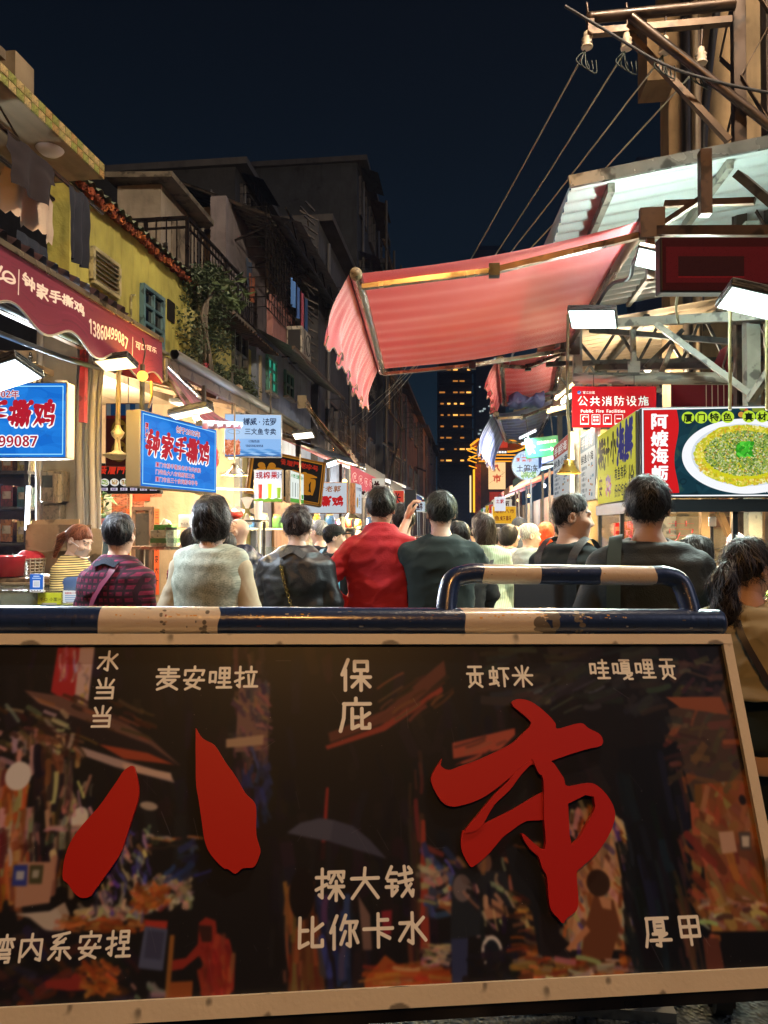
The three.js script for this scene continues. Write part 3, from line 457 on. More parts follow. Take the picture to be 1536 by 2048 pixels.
// ---------- ground ----------
const T_asph = fieldTex(512, (x, y, tn) => { const s = tn(x, y, 128) * 0.5 + tn(x, y, 64) * 0.3, a = oct(x, y, tn, 5, 4), g = 0.36 + 0.2 * s + 0.12 * a; return [g * 0.98, g, g * 0.98]; }, true);
const T_asphB = fieldTex(512, (x, y, tn) => 0.5 + 0.4 * tn(x, y, 128) + 0.3 * tn(x, y, 64));
{
  const g = new THREE.PlaneGeometry(420, 420).rotateX(-Math.PI / 2), uv = g.attributes.uv; for (let i = 0; i < uv.count; i++) uv.setXY(i, uv.getX(i) * 420, uv.getY(i) * 420);
  struct('ground', g, mat(0xc4c8bc, 0.7, { map: scaled(T_asph, 0.9), bumpMap: scaled(T_asphB, 0.9), bumpScale: 0.012 }));
  const slab = paintM(0xa9a99c, 0.85);
  struct('concrete_slab', bx(0.46, 0.03, 0.34, onZ(1185, 2046, -2.35).x, 0.0155, -2.42), slab); struct('concrete_slab', bx(0.5, 0.026, 0.32, onZ(560, 2046, -2.2).x - 0.1, 0.0135, -2.2), slab);
}
// ---------- left row of houses ----------
const XB = -3.4;
const glassDark = mat(0x0b0f14, 0.08, { metalness: 0, clearcoat: 1, clearcoatRoughness: 0.05 });
function windowOn(root, X, px0, py0, px1, py1, frameM, pane, nx = 2, ny = 2, wf = 0.045) { // a framed window standing in a wall that runs along the street
  const a = onX(px0, py0, X), b = onX(px1, py1, X), z0 = Math.max(a.z, b.z), z1 = Math.min(a.z, b.z), y1 = a.y, y0 = Math.max(0.4, y1 - Math.abs(a.y - b.y)), w = z0 - z1, h = y1 - y0, zc = (z0 + z1) / 2, yc = (y0 + y1) / 2;
  const f = wpart('window', [bx(0.06, wf, w + wf, X + 0.032, y1, zc), bx(0.06, wf, w + wf, X + 0.032, y0, zc), bx(0.06, h - wf, wf, X + 0.03, yc, z0), bx(0.06, h - wf, wf, X + 0.03, yc, z1), ...Array.from({ length: nx - 1 }, (_, i) => bx(0.05, h - wf, wf * 0.8, X + 0.028, yc, z0 - w * (i + 1) / nx)), ...Array.from({ length: ny - 1 }, (_, i) => bx(0.046, wf * 0.7, w - wf, X + 0.028, y0 + h * (i + 1) / ny, zc))], frameM, root);
  for (let i = 0; i < nx; i++) for (let j = 0; j < ny; j++) wpart('pane', bx(0.008, h / ny - wf * 0.6, w / nx - wf * 0.6, X + 0.014, y0 + h * (j + 0.5) / ny, z0 - w * (i + 0.5) / nx), pane, f);
  wpart('sill', bx(0.1, 0.04, w + 0.12, X + 0.05, y0 - 0.045, zc), paintM(0x9a968c), f);
  return { z0, z1, y0, y1 };
}
{ // nearest house: balcony with mosaic tiles
  const end = onX(207, 345, XB), yT = onX(207, 329, XB).y, yB = onX(207, 360, XB).y, z0 = 3, L = z0 - end.z, zc = (z0 + end.z) / 2;
  const b = thing('balcony_house', 'cream old house with mosaic tiled balcony edge at the upper left', 'house', [-4.6, 0, -2.5]);
  wpart('wall', bx(0.2, 7.6, L - 1.6, -4.62, 3.8, zc + 0.8), wallM(0x8f8064), b);
  const slab = wpart('balcony_slab', bx(1.15, yT - yB - 0.01, L - 0.01, XB - 0.58, (yT + yB) / 2, zc), wallM(0xa89878), b);
  const tw = 0.094, th = (yT - yB) / 2, tg = rb(0.014, th - 0.006, tw - 0.006, 0.003), tm = [paintM(0x8f9a55, 0.35), paintM(0xb7a878, 0.35), paintM(0x9d9a63, 0.35), paintM(0xa88f5e, 0.35)];
  for (let r = 0; r < 2; r++) for (let k = 0; k < 26; k++) { const t = mesh('tile', tg, tm[(k + r) % 2 ? (rnd() < 0.3 ? 2 : 0) : rnd() < 0.3 ? 3 : 1], slab); t.position.set(XB + 0.005 + 4.6, yB + th * (r + 0.5), end.z + 2.5 + tw * (k + 0.5)); }
  wpart('parapet', bx(0.16, 0.42, L - 0.75, XB - 0.55, yT + 0.21, zc + 0.37), wallM(0x6f6450), b);
  wpart('parapet_post', bx(0.26, 0.62, 0.26, XB - 0.52, yT + 0.31, end.z + 0.62), wallM(0x7d715b), b);
  wpart('parapet_cap', bx(0.3, 0.08, L - 0.9, XB - 0.52, yT + 0.47, zc + 0.45), wallM(0x5c5342), b);
  const lc = onPlane(100, 298, V(0, yB, 0), Yup); wpart('ceiling_lamp', lathe([[0, -0.05], [0.07, -0.045], [0.1, -0.02], [0.115, 0]]).translate(lc.x, yB - 0.002, lc.z), mat(0xd8d4c8, 0.5), b);
  wpart('roof_slab', bx(2.4, 0.16, L - 1.2, -5.1, 7.5, zc + 0.6), wallM(0x6a604e), b);
  wpart('railing', [rod(V(-3.75, yB - 0.28, z0), V(-3.75, yB - 0.28, end.z + 0.25), 0.022), rod(V(-4.05, yB - 0.5, z0), V(-4.05, yB - 0.5, end.z + 0.6), 0.022)], metalM(0x2c2a28, 0.5, 0.5), b);
  wpart('window_opening', bx(0.05, 1.3, 2.6, -4.5, 3.75, -2.6), mat(0x10141b, 0.3), b);
  for (const z of [-1.35, -3.85]) wpart('shutter', bx(0.06, 1.36, 0.1, -4.49, 3.75, z), paintM(0xb5aa95), b);
  // clothes pole with its washing
  const pz = onX(205, 428, -3.1), py = 4.17;
  const pole = thing('laundry_pole', 'long metal laundry pole under the tiled balcony', 'pole', [-3.1, py, -2]);
  wpart('tube', rod(V(-3.1, py, 1.5), V(-3.1, py, pz.z), 0.018), metalM(0x5a5148, 0.4, 0.7), pole);
  for (const z of [-2.1, -4.6]) wpart('hanger_rod', rod(V(-3.1, py, z), V(-3.45, yB, z), 0.008), metalM(0x5a5148, 0.4, 0.7), pole);
  const cloth = (name, label, px0, px1, yTop, yBot, m, o = {}) => { // hangs along the street; edges wave
    const a = onX(px0, yTop, -3.08), b = onX(px1, yTop, -3.08), c = onX(px0, yBot, -3.08), z0 = a.z, w = a.z - b.z, h = (o.h ?? 1) * (a.y - c.y), top = o.y ?? py + 0.005, ph = rnd(9);
    const g = surf(26, 22, (u, v) => { const k = o.shape ? o.shape(v) : [0, 1], uu = mix(k[0], k[1], u); return V(-3.08 + (o.dx ?? 0) + (o.amp ?? 0.02) * Math.sin(uu * 15 + ph + v * 1.2) * (0.3 + v) + 0.014 * noise(uu * 6, v * 5, ph), top - h * v + (v > 0.9 ? (o.lace ? 0.018 * Math.sin(uu * 60) : 0.005 * Math.sin(uu * 9)) : 0), z0 - w * uu); });
    return tag(mesh(name, g, m), label, 'clothing', 'washing on the pole');
  };
  cloth('hanging_shirt', 'black short sleeved shirt hung out under the balcony', 14, 112, 316, 415, clothM(0x1d1518), { shape: (v) => (v < 0.38 ? [0.0 - 0.02 * v, 1.0] : [0.12, 0.9]) });
  cloth('hanging_dress', 'pale lace trimmed dress hung beside the black shirt', 20, 143, 330, 470, clothM(0xb9a58e), { dx: -0.13, amp: 0.03, lace: true, shape: (v) => (v < 0.3 ? [0.5, 0.92] : [mix(0.3, 0, v), 1]) });
  cloth('hanging_trousers', 'long navy trousers, last garment on the laundry pole', 138, 178, 368, 520, clothM(0x141a26), { shape: (v) => [0.05, 1 - 0.1 * v] });
  cloth('hanging_shorts', 'dark blue shorts hung low behind the pale dress', 66, 122, 440, 515, clothM(0x1a2331), { dx: -0.12, y: 3.62 });
}
{ // yellow house with tiled eave
  const X = -4.0, zN = onX(140, 400, X).z, e = onX(385, 572, X), zF = e.z, yT = 4.98, zc = (zN + zF) / 2, L = zN - zF;
  const h = thing('yellow_house', 'pale yellow rendered house with blue framed window and clay tile eave', 'house', [X, 0, zc]);
  wpart('upper_floor_slab', bx(1.6, 0.12, L, X - 0.8, 3.22, zc), wallM(0xb9ad98), h);
  wpart('wall', bx(0.24, yT - 3.28, L, X - 0.121, (yT + 3.28) / 2, zc), mat(0xbcb95c, 0.9, { map: scaled(T_wall, 0.5), bumpMap: scaled(T_wallB, 1.2), bumpScale: 0.016 }), h);
  wpart('end_wall', bx(1.6, yT - 0.2, 0.2, X - 1.05, (yT - 0.2) / 2, zF + 0.1), wallM(0xa8a765), h);
  wpart('corner_pilaster', bx(0.1, yT - 3.7, 0.3, X + 0.05, (yT + 2.9) / 2, zF + 0.18), wallM(0xb5b374), h);
  const roof = wpart('roof', corrugated(V(X + 0.16, yT + 0.05, zF - 0.1), V(X + 0.16, yT + 0.05, zN), V(X - 1.4, yT + 0.62, zN), V(X - 1.4, yT + 0.62, zF - 0.1), 0.16, 0.02), paintM(0x7f8f7c, 0.6), h);
  const tg = [0, 1, 2].map((k) => { const g = new THREE.CylinderGeometry(0.034 + 0.004 * k, 0.045, 0.09, 7, 2, false).rotateZ(Math.PI / 2 - 0.3); const p = g.attributes.position; for (let i = 0; i < p.count; i++) p.setXYZ(i, p.getX(i) + 0.014 * noise(i, k * 3), p.getY(i) + 0.016 * noise(i * 2, k * 5), p.getZ(i) + 0.012 * noise(i * 3, k)); g.computeVertexNormals(); return g; }), tms = [paintM(0x9c4a1e, 0.85), paintM(0x7d3816, 0.9), paintM(0xb06428, 0.85)];
  for (let i = 0, n = Math.floor(L / 0.072); i < n; i++) { const t = mesh('roof_tile', tg[i % 3], tms[Math.floor(rnd(3))], roof); t.position.set(0.07 + rnd(-0.02, 0.03), yT - 0.005 + rnd(-0.02, 0.025), zF - zc + 0.04 + i * 0.072 + rnd(-0.01, 0.01)); t.rotation.set(rnd(-0.3, 0.3), rnd(-0.4, 0.4), rnd(-0.3, 0.3)); }
  windowOn(h, X + 0.004, 281, 571, 320, 700, paintM(0x5d8796, 0.4), glassDark, 2, 3, 0.05);
  const v0 = onX(180, 495, X), v1 = onX(232, 545, X), vent = wpart('louvre_vent', [bx(0.05, 0.04, v0.z - v1.z, X + 0.03, v0.y, (v0.z + v1.z) / 2), bx(0.05, 0.04, v0.z - v1.z, X + 0.03, v0.y - 0.36, (v0.z + v1.z) / 2), bx(0.05, 0.32, 0.05, X + 0.03, v0.y - 0.18, v1.z), bx(0.05, 0.32, 0.05, X + 0.03, v0.y - 0.18, v0.z)], paintM(0xb6b38e), h);
  for (let i = 0; i < 6; i++) wpart('slat', bx(0.06, 0.012, v0.z - v1.z - 0.05, X + 0.03, v0.y - 0.05 - i * 0.053, (v0.z + v1.z) / 2, 0, 0, -0.5), paintM(0x8f8d74), vent);
  const s0 = onX(334, 605, X), s1 = onX(347, 640, X); wpart('small_window', bx(0.02, s0.y - s1.y + 0.1, s0.z - s1.z, X + 0.011, (s0.y + s1.y) / 2, (s0.z + s1.z) / 2), mat(0x14100c, 0.5), h);
  wpart('wall_bracket', [bar(onX(262, 590, X + 0.02), onX(262, 650, X + 0.02), 0.02), bar(onX(262, 590, X + 0.02), onX(270, 590, X + 0.02), 0.02)], paintM(0xb9b98a), h);
  wpart('drain_pipe', tube([V(X + 0.08, 5.0, zF - 0.05), V(X + 0.1, 4, zF - 0.05), V(X + 0.1, 2, zF - 0.05), V(X + 0.1, 0.1, zF - 0.05)], 0.045), paintM(0xa3a491), h);
}
{ // second yellow house, set back behind the vine
  const X = -4.0, zN = onX(432, 640, X).z, zF = onX(512, 700, X).z, zc = (zN + zF) / 2, yT = 4.75;
  const h = thing('yellow_house', 'narrow yellow house front with tall dark window beyond the climbing vine', 'house', [X, 0, zc]);
  wpart('wall', bx(0.24, yT, zN - zF, X - 0.12, yT / 2, zc), wallM(0xa5a25c), h); wpart('return_wall', bx(1.8, yT, 0.2, X - 1.03, yT / 2, zN - 0.1), wallM(0x9c9a5a), h);
  windowOn(h, X + 0.004, 464, 655, 490, 760, paintM(0x4a4a44), glassDark, 2, 2, 0.05);
  wpart('roof', corrugated(V(X + 0.4, yT + 0.02, zF - 0.2), V(X + 0.4, yT + 0.02, zN + 0.4), V(X - 1.6, yT + 0.5, zN + 0.4), V(X - 1.6, yT + 0.5, zF - 0.2), 0.15, 0.02), paintM(0x5b4538, 0.8), h);
  wpart('drain_pipe', tube([V(X + 0.1, 4.7, zF + 0.1), V(X + 0.1, 3.4, zF + 0.1), V(X + 0.1, 0.1, zF + 0.1)], 0.05), paintM(0x9f9b86), h);
}
// foliage: leaf-sized faces through a volume
function leafMass(n, inside, size, seed) {
  seedN = seed; const P = [], U = []; let k = 0;
  while (k < n) { const c = inside(rnd(), rnd(), rnd()); if (!c) continue; const a = rnd(6.28), b = rnd(-0.9, 0.9), s = size * rnd(0.6, 1.4), d = V(Math.cos(a) * Math.cos(b), Math.sin(b) - 0.35, Math.sin(a) * Math.cos(b)).normalize(), w = d.clone().cross(V(rnd(-1, 1), 1, rnd(-1, 1))).normalize().multiplyScalar(s * 0.22), t = d.clone().multiplyScalar(s), up = d.clone().cross(w).normalize().multiplyScalar(s * 0.08);
    const q = [c, c.clone().addScaledVector(t, 0.5).add(w).add(up), c.clone().add(t), c.clone().addScaledVector(t, 0.5).sub(w).add(up)]; for (const i of [0, 1, 2, 0, 2, 3]) { P.push(q[i].x, q[i].y, q[i].z); U.push(0, 0); } k++; }
  const g = new THREE.BufferGeometry(); g.setAttribute('position', new THREE.Float32BufferAttribute(P, 3)); g.setAttribute('uv', new THREE.Float32BufferAttribute(U, 2)); g.computeVertexNormals(); return g;
}
const leafM = mat([0.045, 0.075, 0.03], 0.6, { transmission: 0.25, thickness: 0 }), leafM2 = mat([0.07, 0.11, 0.04], 0.55, { transmission: 0.25, thickness: 0 });
{
  const c = onX(418, 660, -3.75), v = thing('climbing_vine', 'dark climbing vine with bare twisted stems between the yellow houses', 'plant', [c.x, 0, c.z]);
  wpart('foliage', leafMass(5200, (a, b, d) => { const y = mix(3.0, 5.3, b), w = 0.42 * Math.sin(Math.PI * clamp((y - 2.7) / 2.9, 0, 1)) + 0.1, p = V(c.x - 0.05 + (a - 0.5) * 0.5, y, c.z + (d - 0.5) * 2 * w * 1.3); return fbm(p.x * 3, p.y * 3, p.z * 3) > -0.12 ? p : null; }, 0.07, 51), leafM, v);
  wpart('upper_leaves', leafMass(190, (a, b, d) => V(c.x + 0.1 + (a - 0.4) * 0.5, 4.95 + (b - 0.4) * 0.4, c.z - 0.25 + (d - 0.5) * 0.9), 0.19, 52), leafM2, v);
  for (let i = 0; i < 7; i++) { const o = i * 0.05; wpart('stem', tube([V(c.x + 0.12, 3.0, c.z + 0.45 + o * 0.5), V(c.x + 0.14 + 0.05 * Math.sin(i), 3.7, c.z + 0.5 - o), V(c.x + 0.1, 4.4, c.z + 0.36 + o * 0.6), V(c.x + 0.05, 5.0, c.z + 0.1 - o)], rnd(0.014, 0.03), 24, 6), paintM(0x6c655a, 0.9), v); }
  const p = onX(470, 772, -3.5), s = thing('potted_shrub', 'small dark shrub on the stall roof under the tall window', 'plant', [p.x, 0, p.z]);
  wpart('foliage', leafMass(1100, (a, b, d) => { const q = V(a - 0.5, b - 0.5, d - 0.5); return q.length() < 0.5 ? V(p.x + q.x * 0.6, p.y + q.y * 0.6, p.z + q.z * 1.5) : null; }, 0.08, 53), leafM, s);
  wpart('pot', lathe([[0, 0], [0.1, 0], [0.14, 0.2], [0.13, 0.2], [0.12, 0.02]]).translate(p.x, p.y - 0.46, p.z), paintM(0x6b4334), s); wpart('shelf', bx(0.5, 0.05, 1.2, p.x - 0.2, p.y - 0.49, p.z), paintM(0x4a4038), s);
  const r = onX(401, 742, -3.6), f = thing('flower_pot', 'small pot with pink flowers on the ledge below the vine', 'plant', [r.x, 0, r.z]);
  wpart('blossoms', leafMass(160, (a, b, d) => V(r.x + (a - 0.5) * 0.22, r.y + (b - 0.5) * 0.2, r.z + (d - 0.5) * 0.25), 0.06, 54), mat(0xa83a48, 0.6), f); wpart('pot', lathe([[0, 0], [0.07, 0], [0.09, 0.14], [0.08, 0.14]]).translate(r.x, r.y - 0.24, r.z), paintM(0x70655a), f); wpart('ledge', bx(0.4, 0.04, 0.6, r.x - 0.2, r.y - 0.26, r.z), paintM(0x4a4038), f);
}
{ // roof terrace: hut, iron railing, lean-to roof
  const X = -4.2, zA = onX(375, 425, X).z, zB = onX(512, 590, X).z, yR = 6.15, t = thing('roof_terrace', 'roof terrace with dark iron railing above the yellow houses', 'terrace', [X, 0, zA]);
  wpart('floor_slab', bx(2.2, 0.14, zA - zB + 0.1, X - 1.05, 5.28, (zA + zB) / 2), wallM(0x6b665e), t);
  const im = metalM(0x2a2422, 0.55, 0.4), r = wpart('railing', [bar(V(X, yR, zA), V(X, yR, zB), 0.045), bar(V(X, yR - 0.14, zA), V(X, yR - 0.14, zB), 0.03), bar(V(X, 5.42, zA), V(X, 5.42, zB), 0.03), bar(V(X, yR, zA), V(X - 1.5, yR, zA), 0.05), bar(V(X, yR - 0.14, zA), V(X - 1.5, yR - 0.14, zA), 0.03), bar(V(X, 5.42, zA), V(X - 1.5, 5.42, zA), 0.03)], im, t);
  for (let i = 0; i <= 26; i++) wpart('baluster', bar(V(X, 5.35, mix(zA, zB, i / 26)), V(X, yR, mix(zA, zB, i / 26)), i % 13 ? 0.016 : 0.05), im, r);
  for (let i = 1; i <= 9; i++) wpart('baluster', bar(V(X - i * 0.165, 5.35, zA), V(X - i * 0.165, yR, zA), i % 4 ? 0.016 : 0.05), im, r);
  const hz = onZ(290, 430, zA - 0.9), hut = thing('rooftop_hut', 'small grey rooftop hut with flat roof behind the railing', 'hut', [hz.x, 5.3, hz.z]);
  const a = onZ(235, 372, zA - 0.9), b = onZ(322, 372, zA - 0.9); wpart('wall', bx(b.x - a.x, a.y - 5.35, 1.6, (a.x + b.x) / 2, (a.y + 5.35) / 2, zA - 1.7), wallM(0x9a9286), hut); wpart('roof', bx(b.x - a.x + 0.4, 0.09, 2.0, (a.x + b.x) / 2 + 0.1, a.y + 0.05, zA - 1.65, 0, 0, -0.05), paintM(0x77736a), hut); wpart('door', bx(0.02, 1.4, 0.6, b.x + 0.012, 6.05, zA - 1.6), paintM(0x8d8578), hut); wpart('corrugated_fence', corrugated(V(a.x - 0.1, 5.36, zA - 0.5), V(b.x + 0.3, 5.36, zA - 0.5), V(b.x + 0.3, 6.0, zA - 0.5), V(a.x - 0.1, 6.0, zA - 0.5), 0.1, 0.012), paintM(0x5e5a55), hut);
  // house at the back of the terrace
  const q = thing('terrace_house', 'small house with sliding window and metal lean-to roof on the terrace', 'house', [-5.2, 5.3, zB]), X2 = -4.9, w0 = onX(430, 520, X2).z, w1 = onX(512, 520, X2).z;
  wpart('wall', bx(0.2, 2.3, w0 - w1 + 0.4, X2 - 0.1, 6.5, (w0 + w1) / 2), wallM(0x8f8a84), q); windowOn(q, X2 + 0.004, 438, 462, 500, 540, paintM(0x8c8a86), mat(0x17201f, 0.2, { clearcoat: 0.6 }), 2, 1, 0.06);
  wpart('wall_cladding', corrugated(V(X2 + 0.02, 7.45, w1), V(X2 + 0.02, 7.45, w0 + 0.3), V(X2 + 0.02, 7.95, w0 + 0.3), V(X2 + 0.02, 7.95, w1), 0.12, 0.012), paintM(0x5b5a59), q);
  wpart('lean_to_roof', corrugated(V(X + 0.5, 7.35, w1 - 2.6), V(X + 0.5, 7.35, w0 + 0.4), V(X2 - 0.6, 8.1, w0 + 0.4), V(X2 - 0.6, 8.1, w1 - 2.6), 0.18, 0.02), paintM(0x6e6c69), q);
  for (const z of [w0, (w0 + w1) / 2, w1]) wpart('roof_strut', bar(V(X2, 6.9, z), V(X + 0.4, 7.33, z), 0.035), im, q);
  for (const [i, c] of [[0, 0x223041], [1, 0x6a3a22]].entries()) { const g = onX(494 + i * 6, 515 + i * 30, X + 0.12); tag(mesh('hanging_cloth', surf(8, 10, (u, v) => V(X + 0.1 + 0.03 * Math.sin(u * 9 + v), g.y - v * 0.5, g.z - u * 0.34)), clothM(c[1])), i ? 'brown cloth hung low inside the terrace cage' : 'dark blue cloth hung by the terrace window', 'clothing'); }
}
// wire cages on the upper floors
function cage(root, X, z0, z1, y0, y1, nz, ny, depth = 0.45, m = metalM(0x26221f, 0.6, 0.4)) {
  const g = []; for (let i = 0; i <= nz; i++) g.push(bar(V(X + depth, y0, mix(z0, z1, i / nz)), V(X + depth, y1, mix(z0, z1, i / nz)), 0.014)); for (let j = 0; j <= ny; j++) { g.push(bar(V(X + depth, mix(y0, y1, j / ny), z0), V(X + depth, mix(y0, y1, j / ny), z1), 0.016)); for (const z of [z0, z1]) g.push(bar(V(X, mix(y0, y1, j / ny), z), V(X + depth, mix(y0, y1, j / ny), z), 0.016)); }
  return wpart('window_cage', g, m, root);
}
{ // pale blue house
  const X = -3.9, zN = onX(513, 660, X).z, zF = onX(622, 700, X).z, zc = (zN + zF) / 2, h = thing('blue_house', 'pale blue house with green lit windows and pink balcony wall', 'house', [X, 0, zc]);
  wpart('wall', bx(0.3, 5.1, zN - zF, X - 0.15, 2.55, zc), wallM(0x7a8aa4), h);
  const lit = mat(0x1b4a44, 0.3, { emissive: new THREE.Color(0x3fd6b0), emissiveIntensity: 0.32 });
  windowOn(h, X + 0.004, 532, 712, 549, 790, paintM(0x4f8f86), lit, 2, 3, 0.06); windowOn(h, X + 0.004, 568, 742, 583, 800, paintM(0x3f7a74), mat(0x0d2a28, 0.2), 2, 2, 0.06);
  wpart('eave', quad(V(X + 0.75, 4.75, zF - 0.5), V(X + 0.75, 4.75, zN + 0.2), V(X, 5.15, zN + 0.2), V(X, 5.15, zF - 0.5), 4, 1), paintM(0x767a72), h); wpart('eave_edge', bar(V(X + 0.75, 4.74, zF - 0.5), V(X + 0.75, 4.74, zN + 0.2), 0.06), paintM(0x5e5045), h);
  wpart('balcony_wall', bx(0.12, 0.75, 1.9, X + 0.06, 5.55, mix(zN, zF, 0.35)), wallM(0xa87a78), h); for (let i = 0; i < 4; i++) wpart('battlement', bx(0.12, 0.16, 0.22, X + 0.06, 6.0, mix(zN, zF, 0.35) - 0.7 + i * 0.46), wallM(0xa87a78), h);
  wpart('upper_wall', bx(0.3, 2.6, zN - zF, X - 0.75, 6.4, zc), wallM(0x7d7880), h); windowOn(h, X - 0.59, 532, 510, 548, 600, paintM(0x8c8480), glassDark, 2, 2, 0.06);
  cage(h, X - 0.2, zN - 0.1, mix(zN, zF, 0.55), 5.6, 7.5, 12, 10, 0.35); wpart('cage_lattice', Array.from({ length: 14 }, (_, i) => bar(V(X + 0.55, 7.1 + (i % 2) * 0.3, mix(zN, zF - 2, i / 14)), V(X + 0.55, 7.1 + ((i + 1) % 2) * 0.3, mix(zN, zF - 2, (i + 1) / 14)), 0.03)).concat([bar(V(X + 0.55, 7.1, zN), V(X + 0.55, 7.1, zF - 2), 0.035), bar(V(X + 0.55, 7.4, zN), V(X + 0.55, 7.4, zF - 2), 0.035)]), metalM(0x241f1d, 0.6, 0.4), h);
  wpart('upper_roof', quad(V(X + 0.75, 7.3, zF - 2.2), V(X + 0.75, 7.3, zN - 0.4), V(X - 0.7, 7.75, zN - 0.4), V(X - 0.7, 7.75, zF - 2.2), 8, 2), paintM(0x6d6a6e), h);
  for (const [i, c] of [0x4f7fc0, 0x3d5f9c, 0x9a4a5a, 0x23406a].entries()) { const z = mix(zN, zF, 0.3 + i * 0.09); tag(mesh('hanging_cloth', surf(6, 8, (u, v) => V(X + 0.3 + 0.03 * Math.sin(u * 8 + i), 6.6 - v * (0.55 + 0.12 * i), z - u * 0.3)), clothM(c)), ['sky blue shirt', 'blue shirt', 'dusty pink shirt', 'long navy garment'][i] + ' drying in the cage of the blue house', 'clothing', 'washing in the blue house cage'); }
  const ac = onX(598, 690, X + 0.3), u = thing('air_conditioner', 'white outdoor air conditioner on the wall past the pink balcony', 'air conditioner', [ac.x, 0, ac.z]);
  wpart('casing', rb(0.34, 0.6, 0.85, 0.02, ac.x, ac.y, ac.z), paintM(0xb9b9b4), u); wpart('fan_grille', [new THREE.TorusGeometry(0.22, 0.012, 6, 24).rotateY(Math.PI / 2).translate(ac.x + 0.175, ac.y, ac.z - 0.12), bx(0.02, 0.5, 0.03, ac.x + 0.172, ac.y, ac.z + 0.2)], mat(0x22262a, 0.6), u); wpart('side_louvre', bx(0.26, 0.44, 0.012, ac.x, ac.y, ac.z + 0.43), mat(0x15181c, 0.6), u); wpart('bracket', [bar(V(X - 0.3, ac.y - 0.32, ac.z + 0.3), V(ac.x + 0.15, ac.y - 0.32, ac.z + 0.3), 0.03), bar(V(X - 0.3, ac.y - 0.32, ac.z - 0.3), V(ac.x + 0.15, ac.y - 0.32, ac.z - 0.3), 0.03)], metalM(0x4a4540), u);
}
// ---------- taller blocks down the left side ----------
function block(label, X, zN, zF, H, col, o = {}) {
  const zc = (zN + zF) / 2, D = o.depth ?? 7, h = thing('apartment_block', label, 'building', [X, 0, zc], 0, 'old blocks along the left side'), fl = o.floor ?? 3;
  wpart('wall', bx(D, H, zN - zF, X - D / 2, H / 2, zc), wallM(col), h); wpart('roof_edge', bx(D + 0.5, 0.18, zN - zF + 0.3, X - D / 2 + 0.12, H + 0.05, zc), wallM(0x4b4a4c), h);
  const n = o.n ?? Math.max(1, Math.round((zN - zF) / 3));
  for (let f = 1; f * fl < H - 1; f++) for (let i = 0; i < n; i++) {
    const z = mix(zN, zF, (i + 0.5) / n), y = f * fl + 1.2, w = Math.min(1.5, (zN - zF) / n * 0.6), lit = hsh(f, i, Math.round(zc * 7)) < (o.lit ?? 0.06);
    const win = wpart('window', [bx(0.1, 0.08, w + 0.14, X + 0.04, y + 0.66, z), bx(0.1, 0.08, w + 0.14, X + 0.04, y - 0.66, z), bx(0.09, 1.24, 0.08, X + 0.04, y, z + w / 2), bx(0.09, 1.24, 0.08, X + 0.04, y, z - w / 2), bx(0.07, 1.24, 0.05, X + 0.035, y, z)], paintM(0x55555a), h);
    wpart('pane', bx(0.02, 1.26, w, X + 0.011, y, z), lit ? mat(0x332a18, 0.4, { emissive: new THREE.Color(0xffb765), emissiveIntensity: 0.35 }) : glassDark, win);
    if (hsh(f * 3, i * 5, 2) < 0.55) wpart('awning', quad(V(X + 0.7, y + 0.72, z - w * 0.62), V(X + 0.7, y + 0.72, z + w * 0.62), V(X + 0.02, y + 0.98, z + w * 0.62), V(X + 0.02, y + 0.98, z - w * 0.62)), paintM(pick([0x4c5350, 0x5a4f48, 0x3f4a55])), h);
    if (hsh(f * 7, i * 3, 4) < (o.cages ?? 0.5)) cage(h, X, z + w * 0.55, z - w * 0.55, y - 0.72, y + 0.68, 5, 5, 0.42);
    if (hsh(f, i * 9, 8) < 0.3) wpart('wall_unit', bx(0.32, 0.5, 0.75, X + 0.2, y - 1.05, z + 0.3), paintM(0x8a8a86), h);
  }
  for (let k = 0; k < (o.pipes ?? 2); k++) { const z = mix(zN, zF, 0.12 + k * 0.6); wpart('drain_pipe', rod(V(X + 0.09, 0.2, z), V(X + 0.09, H - 0.3, z), 0.055, 8), paintM(0x5f6166), h); }
  return h;
}
